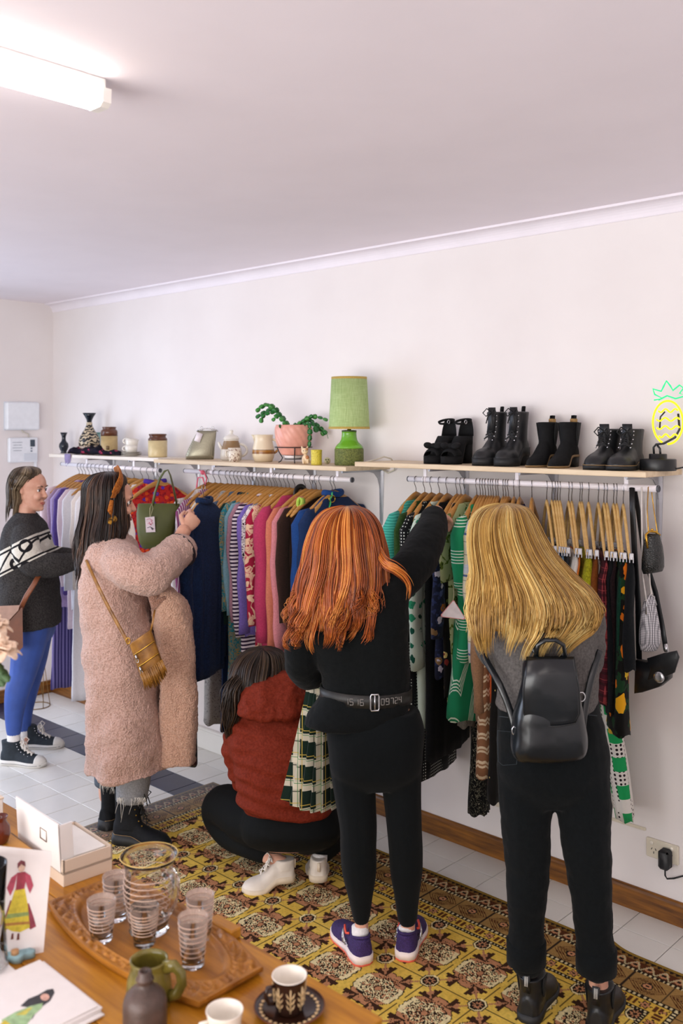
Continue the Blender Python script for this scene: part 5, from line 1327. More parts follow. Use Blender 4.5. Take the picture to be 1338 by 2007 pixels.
def hair_mat(name, dark, mid, light, rough=.42):
    if name in MATS: return MATS[name]
    t = NT(name, rough, 0, .5)
    a = t.n('ShaderNodeAttribute', attribute_name='tone')
    f = t.math('ADD', t.math('MULTIPLY', a.outputs[2], .75), t.math('MULTIPLY', t.noise(30, 2), .25))
    t.color(t.ramp(f, [(.1, S(dark)), (.5, S(mid)), (.9, S(light))]))
    MATS[name] = t.done(); return MATS[name]
def strands(paths, name, mat, parent, width=.0022, tones=None, sides=3):
    """paths: list of point lists; each becomes a thin tapered lock"""
    vs = []; fs = []; tn = []
    for pi, ps in enumerate(paths):
        m = len(ps); base = len(vs); side = None; w_ = width[pi] if isinstance(width, list) else width
        A = np.array([tuple(p) for p in ps]); T = np.gradient(A, axis=0); T /= np.linalg.norm(T, axis=1)[:, None] + 1e-9
        ref = np.array([.31, .23, .92]) if abs(T[0][2]) < .9 else np.array([.9, .3, .1])
        s_ = np.cross(T, ref); s_ /= np.linalg.norm(s_, axis=1)[:, None] + 1e-9; b_ = np.cross(T, s_)
        tt = np.linspace(0, 1, m); prof = w_ * np.minimum(1, np.minimum(tt * 8 + .35, (1 - tt) * 4 + .12))
        for k in range(sides):
            a = 2 * math.pi * k / sides
            ring = A + (s_ * math.cos(a) + b_ * math.sin(a)) * prof[:, None]
            if k == 0: rr_ = [ring]
            else: rr_.append(ring)
        R = np.stack(rr_, 1).reshape(-1, 3)
        vs.append(R); tn.append(np.full(len(R), tones[pi] if tones else .5))
    off = 0; F = []
    for R in vs:
        m = len(R) // sides; i = np.arange(m - 1)[:, None] * sides; k = np.arange(sides)[None]
        q = np.stack([i + k, i + (k + 1) % sides, i + sides + (k + 1) % sides, i + sides + k], -1).reshape(-1, 4) + off
        F.append(q); off += len(R)
    co = np.concatenate(vs); F = np.concatenate(F)
    if parent is not None:
        L = parent.location
        co = co - np.array(L)
    me = bpy.data.meshes.new(name)
    me.vertices.add(len(co)); me.vertices.foreach_set('co', co.ravel())
    me.loops.add(F.size); me.loops.foreach_set('vertex_index', F.ravel().astype(np.int32))
    me.polygons.add(len(F)); me.polygons.foreach_set('loop_start', np.arange(0, F.size, 4, dtype=np.int32)); me.polygons.foreach_set('loop_total', np.full(len(F), 4, np.int32))
    me.update(calc_edges=True)
    at = me.attributes.new('tone', 'FLOAT', 'POINT'); at.data.foreach_set('value', np.concatenate(tn).astype(np.float32))
    me.polygons.foreach_set('use_smooth', [True] * len(me.polygons))
    me.materials.append(mat)
    o = bpy.data.objects.new(name, me); COL.objects.link(o)
    if parent is not None: o.parent = parent
    return o
def mane(rings, N, mat, parent, seed, wave=(0.0, 2.0), width=.0024, arc=(0, 2 * math.pi), jitter=.06, tip=(.82, 1.03), name='hair', curl=0.0, clumps=40, segs=26, spread=.13, turn=4.0, c0=.76):
    """locks that follow a surface of rings (u, v, half-width px, half-depth m, depth), crown first"""
    rr = random.Random(seed)
    a_ = rings[0]; rings = [(a_[0], a_[1] - 1, a_[2] * .12, a_[3] * .12, a_[4])] + list(rings)
    R = cat(rings, 6); K = len(R) - 1
    m = MB(); sil(m, [tuple(x) for x in R[:int(K * .84)]], 30, 2.0, 1, grow=-.012)
    obj('hair_mass', m.mesh(), mat, parent)  # no tone attribute, so it stays dark: painted shade in the gaps between locks
    def at(t, a, rho):
        x = min(max(t, 0), 1) * K; i = min(int(x), K - 1); q = R[i] * (1 - (x - i)) + R[i + 1] * (x - i)
        if t > 1: q = R[K] + (R[K] - R[K - 1]) * (t - 1) * K
        e = RGT * (q[2] * q[4] / FPX * math.cos(a)) + FWD * (q[3] * math.sin(a))
        return od(q[0], q[1], q[4]) + e * rho, e.normalized()
    paths = []; tones = []; per = N // clumps
    for c in range(clumps):
        ac = arc[0] + (arc[1] - arc[0]) * (c + rr.random()) / clumps
        tec = rr.uniform(*tip); ph = rr.uniform(0, 6.28); am = wave[0] * rr.uniform(.5, 1.3); fr = wave[1] * rr.uniform(.8, 1.25); rc = 1 + rr.gauss(0, jitter * .5)
        tc = rr.uniform(.22, .78); cr = curl * rr.uniform(.3, 1.4) * (1 if rr.random() < .75 else -1)
        for s_ in range(per):
            da = rr.gauss(0, spread); dr = rr.gauss(0, jitter * .45); te = tec + rr.gauss(0, .022); ts = rr.uniform(0, .09) ** 1.0; pj = ph + rr.gauss(0, .15); ps = []
            for j in range(segs):
                t = ts + (te - ts) * j / (segs - 1); w_ = min(1, max(0, t - .18) * 1.7)
                a = ac + da * (1 - .62 * t ** 1.3) + am * w_ * math.sin(fr * 6.28 * t + pj)
                rho = rc + dr * (1 - .4 * t) + am * .9 * w_ * math.cos(fr * 6.28 * t + pj)
                p, e = at(t, a, rho)
                if curl and j > segs * c0:
                    th = (j - segs * c0) / (segs * (1 - c0)) * turn; p = p + e * (cr * math.sin(th)) + UP * (abs(cr) * (1 - math.cos(th)) * .75)
                ps.append(p)
            paths.append(ps); tones.append(min(1, max(0, tc + rr.gauss(0, .17))))
    return strands(paths, name, mat, parent, width, tones)

# ------------------------------------------------------------------ shoes
def shoe_axes(d):
    f = Vector((d[0], d[1], 0)).normalized(); s = V(-f.y, f.x, 0); return f, s
def smooth(a, b, x):
    t = min(1, max(0, (x - a) / (b - a))); return t * t * (3 - 2 * t)
OUT_ROUND = [(0, .30), (.02, .55), (.07, .72), (.2, .78), (.38, .70), (.55, .86), (.68, 1.0), (.80, .97), (.90, .78), (.96, .52), (.99, .28), (1, .08)]
OUT_POINT = [(0, .30), (.02, .55), (.07, .70), (.2, .74), (.38, .66), (.55, .84), (.66, .95), (.78, .82), (.88, .56), (.95, .33), (.99, .16), (1, .05)]
def interp(tab, x):
    for (a, b), (c, d) in zip(tab[:-1], tab[1:]):
        if x <= c: return b + (d - b) * (x - a) / (c - a)
    return tab[-1][1]
class Shoe:
    def __init__(s, heel, d, L=.25, W=.047, outline=OUT_ROUND, plat=.012, heel_h=.0, side=1, z0=0.0):
        s.o = Vector(heel); s.f, s.s = shoe_axes(d); s.L, s.W, s.out, s.plat, s.hh, s.z0 = L, W, outline, plat, heel_h, z0
    def P(s, x, y, z): return s.o + s.f * (x * s.L) + s.s * y + UP * z
    def rise(s, x): return s.hh * (1 - smooth(.30, .66, x))
    def sole(s, grow=1.05, flatheel=False):
        m = MB(); N = 26; xs = [i / N for i in range(N + 1)]
        xs = [x * (1.02) - .01 for x in xs]
        rings = []
        for x in xs:
            q = min(1, max(0, x)); w_ = interp(s.out, q) * s.W * grow; top = s.z0 + s.plat + s.rise(q); bot = s.z0 + (0 if (flatheel or s.hh < .005) else s.rise(q)) + .006 * smooth(.86, 1, q)
            rings.append([s.P(x, -w_, bot), s.P(x, -w_ * 1.02, top), s.P(x, w_ * 1.02, top), s.P(x, w_, bot)])
        return m.loft(rings)
    def heel_block(s, x1=.30, taper=.9):
        m = MB(); rings = []
        for z, k in ((s.z0, taper), (s.z0 + s.hh * .5, (1 + taper) / 2), (s.z0 + s.hh + s.plat * .5, 1)):
            rings.append([s.P(x * (.97 if z == s.z0 else 1), sg * interp(s.out, max(.02, x)) * s.W * k, z + (0 if z < s.z0 + s.hh * .9 else 0)) for sg, x in [(1, 0), (1, .06), (1, .14), (1, x1), (-1, x1), (-1, .14), (-1, .06), (-1, 0)]])
        return m.loft(rings)
    def upper(s, H, shaft=None, grow=1.0, toe=.05, voxel=.004, box=2.4):
        """H: instep height table; shaft: (height, front x, back x, half-width) rings"""
        m = MB(); rings = []
        for i in range(27):
            x = i / 26 * .985 + .008; w_ = interp(s.out, x) * s.W * grow; b = s.z0 + s.plat * .7 + s.rise(x); h = interp(H, x)
            ring = []
            for k in range(15):
                a = math.pi * k / 14; ring.append(s.P(x, w_ * math.copysign(abs(math.cos(a)) ** (2 / box), math.cos(a)), b + h * abs(math.sin(a)) ** (2 / box)))
            rings.append(ring)
        m.loft(rings)
        if shaft:
            rg = []
            for z, xf, xb, hw in shaft:
                mid, hd = (xf + xb) / 2 * s.L, (xf - xb) / 2 * s.L
                rg.append([s.o + s.f * (mid + hd * math.cos(a)) + s.s * (hw * math.sin(a)) + UP * (s.z0 + z) for a in [2 * math.pi * q / 20 for q in range(20)]])
            m.loft(rg)
        return remeshed(m, voxel, 5, .5)
    def laces(s, pts, half, r=.0022, bow=True, zig=True):
        """pts: (x, z) up the instep"""
        m = MB()
        for i, (x, z) in enumerate(pts):
            a, b = s.P(x, -half, z - .004), s.P(x, half, z - .004); c = s.P(x, 0, z + .003)
            m.tube([a, a.lerp(c, .6) + UP * .003, c + UP * .002, c.lerp(b, .4) + UP * .003, b], r, 6)
            if zig and i + 1 < len(pts):
                x2, z2 = pts[i + 1]
                m.tube([s.P(x, -half, z - .002), s.P((x + x2) / 2, 0, (z + z2) / 2 + .005), s.P(x2, half, z2 - .002)], r, 6); m.tube([s.P(x, half, z - .002), s.P((x + x2) / 2, 0, (z + z2) / 2 + .006), s.P(x2, -half, z2 - .002)], r, 6)
        if bow:
            x, z = pts[-1]
            for sg in (-1, 1):
                m.tube([s.P(x, 0, z + .006), s.P(x + .06, sg * .018, z + .022), s.P(x + .11, sg * .030, z + .004), s.P(x + .07, sg * .020, z - .010), s.P(x, 0, z + .006)], r, 6)
                m.tube([s.P(x, 0, z + .006), s.P(x + .09, sg * .010, z - .012), s.P(x + .12, sg * .014, z - .04)], r, 6)
        return m
    def eyelets(s, pts, half, r=.0032):
        m = MB()
        for x, z in pts:
            for sg in (-1, 1): m.sphere(s.P(x - .012, sg * (half + .002), z - .008), r, 8, 6)
        return m

# ================================================================== shoes on the right shelf
M_SUEDE = plain('black_suede', '#151516', .85, var=.2, vscale=120, bump=.2, bscale=500, spec=.2)
M_BLEA = plain('black_boot_leather', '#17181a', .42, var=.2, vscale=50, bump=.12, bscale=350)
M_RUB = plain('black_rubber', '#131416', .6, var=.1)
M_LACE = plain('black_lace', '#1a1a1b', .8, var=.1)
M_WELT = plain('tan_welt', '#8d7049', .6, var=.1)
M_TANIN = plain('tan_lining', '#a5824e', .7, var=.15)
SD = (.16, -.985)
def heel_at(u, v):
    """heel position of a shelf shoe whose heel base shows near photo column u"""
    p = oy(u, v, -.05); p.z = 0; return p
def tab(s, x, z, h=.03, w_=.010):
    return MB().tube([s.P(x, 0, z - .012), s.P(x - .02, 0, z + h * .6), s.P(x - .03, 0, z + h), s.P(x - .042, 0, z + h * .6), s.P(x - .03, 0, z - .012)], .0022, 6, w_ / .0022, up=s.s)
def sandal(u, label):
    h = heel_at(u, 905); s = Shoe(h, SD, .215, .040, OUT_ROUND, .034, .085, z0=ZS)
    r = thing('platform_sandal', label, 'sandal', V(h.x, h.y, ZS), 'black platform sandals')
    s.sole(1.05).build('platform', M_SUEDE, r); s.heel_block(.26, .95).build('heel', M_SUEDE, r)
    top = lambda x: ZS + s.plat + s.rise(x)
    m = MB()
    rg = []
    for x, hh in ((.60, .026), (.70, .036), (.82, .034), (.90, .022)):
        w_ = interp(s.out, x) * s.W * 1.03; rg.append([s.P(x, w_ * math.cos(a), top(x) + hh * math.sin(a)) for a in [math.pi * k / 12 for k in range(13)]])
    m.loft(rg, closed_ring=False, cap=False); o = m.build('toe_band', M_SUEDE, r); md = o.modifiers.new('s', 'SOLIDIFY'); md.thickness = .003
    m = MB()
    for sg in (-1, 1): m.sphere(s.P(.76, sg * .026, top(.76) + .044), .022, 12, 8, (1, 1, .62), Matrix.Rotation(sg * .4, 4, 'X'))
    m.sphere(s.P(.76, 0, top(.76) + .044), .012, 10, 8); obj('bow', remeshed(m, .003, 3), M_SUEDE, r)
    rg = []                                                     # heel counter
    for z, k in ((0, 1), (.03, .95), (.06, .8), (.075, .6)):
        rg.append([s.P(.14 - .135 * math.cos(a * (1 - .25 * (z / .075))), .036 * k * math.sin(a * (1 - .25 * z / .075)), top(0) + z) for a in [-1.35 + 2.7 * q / 12 for q in range(13)]])
    m = MB().loft(rg, closed_ring=False, cap=False); o = m.build('heel_counter', M_SUEDE, r); md = o.modifiers.new('s', 'SOLIDIFY'); md.thickness = .003
    zc = top(0) + .075
    MB().tube([s.P(.18 - .15 * math.cos(a) + .06 * (1 - math.cos(a)) * .5, .034 * math.sin(a), zc - .012 + .010 * math.cos(a)) for a in [2 * math.pi * q / 24 for q in range(24)]], .0018, 6, 3.4, up=(0, 0, 1), closed=True).build('ankle_strap', M_SUEDE, r)
    MB().tube([s.P(.42 + .05 * math.cos(a), .034, zc - .014 + .008 * math.sin(a)) for a in [2 * math.pi * q / 12 for q in range(12)]], .0014, 5, closed=True).build('buckle', M_SILV, r)
sandal(884, 'black suede platform sandal with bow, back one of the pair'); sandal(917, 'black suede platform sandal with bow, front one nearer the lace-up boots')
def lace_boot(u, label):
    h = heel_at(u, 910); s = Shoe(h, SD, .235, .046, OUT_ROUND, .034, .040, z0=ZS)
    r = thing('lace_boot', label, 'boot', V(h.x, h.y, ZS), 'tall black lace-up boots')
    s.sole(1.07).build('platform_sole', M_RUB, r); s.heel_block(.33, .96).build('heel', M_RUB, r)
    H = [(0, .05), (.2, .06), (.45, .062), (.62, .052), (.8, .046), (.92, .036), (1, .012)]
    up = s.upper(H, [(.06, .50, .02, .036), (.11, .45, .02, .034), (.15, .42, .025, .035), (.205, .43, .015, .040), (.222, .44, .01, .042)])
    u_ = obj('upper', up, M_BLEA, r)
    pts = [(.60, ZS + .112), (.53, ZS + .128), (.475, ZS + .146), (.445, ZS + .167), (.43, ZS + .190), (.43, ZS + .213)]
    s.laces(pts, .017, .0024).build('laces', M_LACE, r); s.eyelets(pts, .017).build('eyelets', M_SILV, r)['kind'] = 'stuff'
    MB().loft([[s.P(x + .01, -.016, z), s.P(x + .01, .016, z), s.P(x - .01, .016, z), s.P(x - .01, -.016, z)] for x, z in ((.50, ZS + .13), (.43, ZS + .20), (.44, ZS + .240))]).build('tongue', M_BLEA, r)
    tab(s, .03, ZS + .220, .024).build('pull_tab', M_SUEDE, r)
lace_boot(984, 'tall black lace-up boot with chunky sole, back one of the pair'); lace_boot(1026, 'tall black lace-up boot with chunky sole, front one of the pair')
def chelsea(u, label):
    h = heel_at(u, 912); s = Shoe(h, SD, .245, .042, OUT_POINT, .009, .040, z0=ZS)
    r = thing('chelsea_boot', label, 'boot', V(h.x, h.y, ZS), 'black suede chelsea boots')
    s.sole(1.05).build('sole', M_WELT, r); s.heel_block(.26, .85).build('heel', M_RUB, r)
    H = [(0, .05), (.2, .066), (.42, .066), (.58, .050), (.75, .036), (.9, .026), (1, .010)]
    up = s.upper(H, [(.05, .46, .02, .033), (.11, .40, .025, .032), (.15, .40, .01, .035), (.178, .44, -.01, .039)])
    obj('upper', up, M_SUEDE, r)
    for sg in (-1, 1):
        MB().loft([[s.P(.20 + a, sg * hw, z), s.P(.20 - a, sg * hw, z), s.P(.20 - a, sg * (hw + .003), z), s.P(.20 + a, sg * (hw + .003), z)] for z, a, hw in ((ZS + .085, .02, .031), (ZS + .13, .07, .0335), (ZS + .176, .085, .0385))]).build('elastic_panel', plain('black_elastic', '#101112', .9, var=.2, vscale=500), r)
    tab(s, .02, ZS + .178, .026, .013).build('pull_tab', M_SUEDE, r); 
    MB().lathe([(1e-7, .1792), (.030, .1792)], s.P(.21, 0, ZS), 16).build('lining', M_TANIN, r)
    MB().box(s.P(.0, 0, ZS + .182), (.012, .010, .010), b=.002).build('lining_tab', M_TANIN, r)
chelsea(1082, 'black suede chelsea boot with pull tab, back one of the pair'); chelsea(1124, 'black suede chelsea boot with pull tab, front one of the pair')
def ankle_boot(u, label):
    h = heel_at(u, 914); s = Shoe(h, SD, .255, .050, OUT_ROUND, .018, .010, z0=ZS)
    r = thing('ankle_boot', label, 'boot', V(h.x, h.y, ZS), 'flat black leather ankle boots')
    s.sole(1.07, True).build('sole', M_RUB, r)
    H = [(0, .05), (.2, .065), (.42, .072), (.58, .060), (.75, .050), (.9, .038), (1, .012)]
    up = s.upper(H, [(.05, .50, .01, .038), (.10, .44, .015, .038), (.135, .43, .005, .042), (.152, .44, -.005, .045)])
    obj('upper', up, M_BLEA, r)
    m = MB(); rgp = []
    for i in range(40):
        x = i / 39; w_ = interp(s.out, x) * s.W * 1.065; rgp.append((x, w_))
    m.tube([s.P(x, w_, ZS + .0185 + s.rise(x)) for x, w_ in rgp] + [s.P(x, -w_, ZS + .0185 + s.rise(x)) for x, w_ in rgp[::-1]], .0016, 5, closed=True); m.build('welt', M_WELT, r)
    pts = [(.58, ZS + .090), (.52, ZS + .104), (.47, ZS + .120), (.445, ZS + .136)]
    s.laces(pts, .019, .0026).build('laces', M_LACE, r); s.eyelets(pts + [(.43, ZS + .150)], .020).build('eyelets', M_SILV, r)['kind'] = 'stuff'
    MB().loft([[s.P(x + .01, -.018, z), s.P(x + .01, .018, z), s.P(x - .012, .018, z), s.P(x - .012, -.018, z)] for x, z in ((.50, ZS + .10), (.44, ZS + .15), (.45, ZS + .170))]).build('tongue', M_BLEA, r)
ankle_boot(1203, 'flat black leather ankle boot with laces, back one of the pair'); ankle_boot(1247, 'flat black leather ankle boot with laces, front one by the neon lamp')

# ================================================================== redhead in black
M_BKNIT = knit('black_knit', '#090c0d', .2, 320, .4)
M_BLEG = knit('black_leggings', '#0a0e10', .12, 500, .2)
def worn_shoe(parent, s, H, shaft, mat, solemat, lace=None, mids=None, name='shoe', voxel=.004, grow=1.0):
    u = obj(name, s.upper(H, shaft, grow, voxel=voxel), mat, parent)
    s.sole(1.06, True).build('sole', solemat, u)
    if lace: s.laces(lace[0], lace[1], lace[2], lace[4] if len(lace) > 4 else True).build('laces', lace[3], u)
    return u
RD = 3.29
red = thing('person', 'standing woman with long wavy red hair, all in black, reaching up to the right rail', 'person', oz(745, 1888, 0))
sw = MB()
sil(sw, [(692, 1418, 94, .115, RD), (698, 1400, 96, .122, RD), (712, 1372, 90, .118, RD), (718, 1345, 84, .108, RD), (712, 1300, 90, .11, RD), (702, 1240, 97, .118, RD), (700, 1190, 100, .12, RD), (702, 1150, 92, .105, RD), (704, 1125, 58, .08, RD), (704, 1100, 30, .06, RD)], grow=.002)
limb(sw, [(628, 1158, RD, 33), (606, 1200, RD, 33), (592, 1250, RD, 32), (590, 1300, RD + .02, 32), (603, 1322, RD + .10, 29), (630, 1318, RD + .22, 23), (640, 1305, RD + .27, 19)])
limb(sw, [(770, 1152, RD, 38), (792, 1128, RD + .06, 40), (815, 1100, RD + .14, 41), (835, 1062, RD + .24, 37), (846, 1035, RD + .33, 32), (850, 1016, RD + .38, 27)])
me = remeshed(sw, .0075, 6)
displace(me, lambda c, n: .0045 * mnoise.noise(V(c.x * 9, c.y * 9, c.z * 26)) + .002 * mnoise.noise(c * 60))
obj('sweater', me, M_BKNIT, red)
lg = MB()
sil(lg, [(735, 1390, 86, .105, RD), (736, 1430, 96, .125, RD), (736, 1470, 93, .125, RD), (736, 1510, 88, .11, RD), (737, 1540, 66, .07, RD)])
for pts in ([(694, 1440, RD, 48), (691, 1500, RD, 45), (696, 1560, RD, 41), (702, 1620, RD, 37), (702, 1665, RD + .005, 36), (704, 1710, RD + .01, 34), (706, 1755, RD + .015, 25), (708, 1798, RD + .02, 17)], [(782, 1440, RD, 47), (784, 1500, RD, 43), (788, 1560, RD, 38), (792, 1620, RD, 35), (795, 1665, RD + .01, 34), (796, 1710, RD + .02, 32), (797, 1755, RD + .03, 25), (798, 1798, RD + .045, 20)]): limb(lg, pts)
obj('leggings', remeshed(lg, .007, 6), M_BLEG, red)
bd = MB()
sil(bd, [(712, 1395, 78, .09, RD), (712, 1340, 70, .085, RD), (702, 1240, 80, .095, RD), (704, 1150, 76, .085, RD), (704, 1118, 40, .065, RD)])
limb(bd, [(704, 1135, RD, 28), (694, 1105, RD + .01, 28), (684, 1070, RD + .02, 30)])
for pts in ([(694, 1420, RD, 38), (702, 1620, RD, 29), (704, 1710, RD + .01, 27), (708, 1790, RD + .02, 14.5), (708, 1830, RD + .02, 14), (707, 1860, RD + .025, 15)], [(782, 1420, RD, 38), (792, 1620, RD, 28), (796, 1710, RD + .02, 26), (799, 1790, RD + .045, 16), (799, 1825, RD + .045, 14), (799, 1852, RD + .05, 15)]): limb(bd, pts)
limb(bd, [(628, 1158, RD, 24), (592, 1290, RD + .02, 21), (630, 1318, RD + .22, 15), (644, 1300, RD + .29, 13)]); limb(bd, [(770, 1152, RD, 26), (825, 1080, RD + .18, 22), (850, 1016, RD + .38, 15), (856, 1004, RD + .41, 14)])
hand(bd, od(855, 1006, RD + .41), RGT * .45 + FWD * .7 - UP * .25, RGT * .2 + UP * 1.0, .165, 1, (.6, .9, .7)); hand(bd, od(643, 1302, RD + .29), RGT * .6 + FWD * .5 + UP * .2, -FWD + UP * .4, .16, -1, (.7, .9, .7))
r_, f_, u_ = frame(FWD * .95 - RGT * .12 - UP * .30); hc = od(682, 1056, RD + .05)
head(bd, hc, r_, f_, u_, .215)
obj('body', remeshed(bd, .005, 3), M_SKIN, red)
HRED = hair_mat('red_hair', '#46180a', '#b0561c', '#e89a48')
mane([(680, 993, 18, .05, RD + .04), (679, 1002, 42, .085, RD + .035), (678, 1025, 60, .105, RD + .02), (677, 1060, 72, .118, RD), (676, 1100, 80, .12, RD - .01), (672, 1140, 86, .115, RD - .02), (664, 1180, 84, .10, RD - .045), (656, 1222, 80, .085, RD - .06), (648, 1258, 76, .07, RD - .065), (642, 1284, 68, .06, RD - .06)], 2000, HRED, red, 11, wave=(.085, 1.9), width=.0021, arc=(math.pi - .5, 2 * math.pi + .5), jitter=.09, tip=(.76, 1.0), curl=.026, clumps=54, segs=40, spread=.10, turn=3.0, c0=.80)
rr = random.Random(5); P_ = []; T_ = []
for i in range(70):                                            # the lock that falls forward over the right shoulder
    a, b = rr.gauss(0, 1), rr.gauss(0, 1); s_ = .002 + .006 * rr.random()
    base = [(728, 1050, RD - .04), (744, 1084, RD - .08), (756, 1104, RD - .115), (775, 1114, RD - .115), (792, 1128, RD - .10), (802, 1148, RD - .09), (800, 1172, RD - .085)]
    ps = [od(q[0], q[1], q[2]) + RGT * (a * s_) + UP * (b * s_) for q in cat(base, 4)]
    P_.append(ps[:rr.randint(14, len(ps))]); T_.append(rr.uniform(.3, .95))
strands(P_, 'hair_lock', HRED, red, .0021, T_)
# belt with numerals and a double buckle
M_BELT = plain('worn_black_belt', '#201f1d', .5, var=.25, vscale=60); M_BPRT = plain('belt_print', '#8a8580', .6, var=.25, vscale=90)
def belt_pt(a, z, g=0.0):
    c = od(717, 1357, RD); return c + RGT * ((86 * RD / FPX + .004 + g) * math.cos(a)) + FWD * ((.116 + g) * math.sin(a)) + UP * z
rings = [[belt_pt(a, z - .030 * math.cos(a) * .15, g) for a in [2 * math.pi * q / 48 for q in range(48)]] for z, g in ((-.022, 0), (-.022, .004), (.022, .004), (.022, 0))]
bl = MB().loft(rings + [rings[0]], cap=False).build('belt', M_BELT, red)
m = MB()
for zz in (1, -1): pass
bk = [belt_pt(-math.pi / 2 + .16 + dx / .15, dz, .009) for dx, dz in ((-.011, -.027), (-.013, -.02), (-.013, .02), (-.011, .027), (.011, .027), (.013, .02), (.013, -.02), (.011, -.027))]
m.tube(bk, .003, 8, closed=True); m.tube([belt_pt(-math.pi / 2 + .16, -.024, .010), belt_pt(-math.pi / 2 + .16, .024, .010)], .0026, 8); m.build('buckle', M_SILV, bl)
SEG = {'0': 'abcdef', '1': 'bc', '2': 'abged', '3': 'abgcd', '4': 'fgbc', '5': 'afgcd', '6': 'afgedc', '7': 'abc', '8': 'abcdefg', '9': 'abcdfg'}
def numerals(txt, a0, step, hgt=.020, wd=.0105):
    m = MB(); seg = {'a': ((0, 1), (1, 1)), 'b': ((1, 1), (1, .5)), 'c': ((1, .5), (1, 0)), 'd': ((0, 0), (1, 0)), 'e': ((0, 0), (0, .5)), 'f': ((0, .5), (0, 1)), 'g': ((0, .5), (1, .5))}
    for i, ch in enumerate(txt):
        for q in SEG.get(ch, ''):
            (x0, y0), (x1, y1) = seg[q]
            m.tube([belt_pt(a0 + (i * step + x * wd) / .15, (y - .5) * hgt, .0055) for x, y in ((x0, y0), ((x0 + x1) / 2, (y0 + y1) / 2), (x1, y1))], .0013, 5)
    return m
numerals('1516', -math.pi / 2 - .47, .0165).build('belt_numerals', M_BPRT, bl); numerals('09724', -math.pi / 2 + .30, .0165).build('belt_numerals', M_BPRT, bl)
# purple running shoes
t = NT('purple_mesh', .8); v_ = t.n('ShaderNodeTexVoronoi'); v_.inputs['Scale'].default_value = 260; t.l(t.co(), v_.inputs[0]); t.color(t.ramp(v_.outputs[0], [(.2, S('#3a2363')), (.8, S('#281646'))])).bump(v_.outputs[0], .4, .002); M_PUR = t.done()
M_CORAL = plain('coral_foam', '#e0644e', .6, var=.08); M_FOAM = plain('white_foam', '#e8d8d2', .6, var=.05); M_GREYRUB = plain('grey_outsole', '#3a3336', .7); M_SOCK = knit('white_sock', '#e6e2e0', .05); M_CORALB = plain('coral_trim', '#e8523e', .6)
def running_shoe(u, v, d, k):
    h = oz(u, v, 0); h.z = 0
    s = Shoe(h, d, .265, .048, OUT_ROUND, .030, .010, z0=.008)
    H = [(0, .060), (.08, .066), (.2, .052), (.38, .062), (.5, .060), (.65, .046), (.8, .034), (.92, .026), (1, .010)]
    up = obj('running_shoe', s.upper(H, [(.05, .40, .00, .037), (.075, .40, -.005, .034), (.088, .38, -.01, .031)]), M_PUR, red)
    m = MB(); rg = []
    for x in [i / 22 for i in range(23)]:
        w_ = interp(s.out, x) * s.W; rg.append([s.P(x, -w_ * 1.05, .008), s.P(x, -w_ * 1.10, .017), s.P(x, w_ * 1.10, .017), s.P(x, w_ * 1.05, .008)])
    m.loft(rg); m.build('midsole', M_CORAL, up)
    m = MB(); rg = []
    for x in [i / 22 for i in range(23)]:
        w_ = interp(s.out, x) * s.W; t_ = .030 + .010 * (1 - smooth(.2, .6, x)) + .003 * math.sin(x * 22); rg.append([s.P(x - .008, -w_ * 1.08, .0165), s.P(x - .008, -w_ * 1.10, t_), s.P(x - .008, w_ * 1.10, t_), s.P(x - .008, w_ * 1.08, .0165)])
    m.loft(rg); m.build('midsole_foam', M_FOAM, up)
    m = MB(); rg = []
    for x in [i / 22 for i in range(23)]:
        w_ = interp(s.out, x) * s.W * 1.0; rg.append([s.P(x, -w_, .0005), s.P(x, -w_ * 1.03, .009), s.P(x, w_ * 1.03, .009), s.P(x, w_, .0005)])
    m.loft(rg); m.build('outsole', M_GREYRUB, up)
    for sg in (-1, 1):
        m = MB()
        for (x0, z0, x1, z1) in ((.30, .052, .44, .090), (.38, .050, .46, .088), (.22, .060, .36, .064)): m.tube([s.P(x0, sg * .043, z0), s.P((x0 + x1) / 2, sg * .0415, (z0 + z1) / 2), s.P(x1, sg * .033, z1)], .0035, 6, .4)
        m.build('side_stripe', M_SILV, up)
        MB().tube([s.P(.26, sg * .034, .096), s.P(.34, sg * .036, .086), s.P(.40, sg * .034, .094), s.P(.46, sg * .028, .098)], .0042, 6).build('lace_loop', M_CORALB, up)
    MB().tube([s.P(.18 + .17 * math.cos(a), .030 * math.sin(a), .094 + .012 * abs(math.cos(a))) for a in [2 * math.pi * q / 24 for q in range(24)]], .0045, 8, closed=True).build('collar', M_PUR, up)
    return s
s1 = running_shoe(716, 1899, FWD * .92 - RGT * .36, 0); s2 = running_shoe(792, 1891, FWD * .95 + RGT * .24, 1)
MB().tube([s1.P(.17, 0, .085), s1.P(.19, 0, .125)], [.031, .029], 16).build('sock', M_SOCK, red)
MB().tube([s2.P(.17, 0, .085), s2.P(.19, 0, .108)], [.030, .029], 16).build('sock', M_SOCK, red)
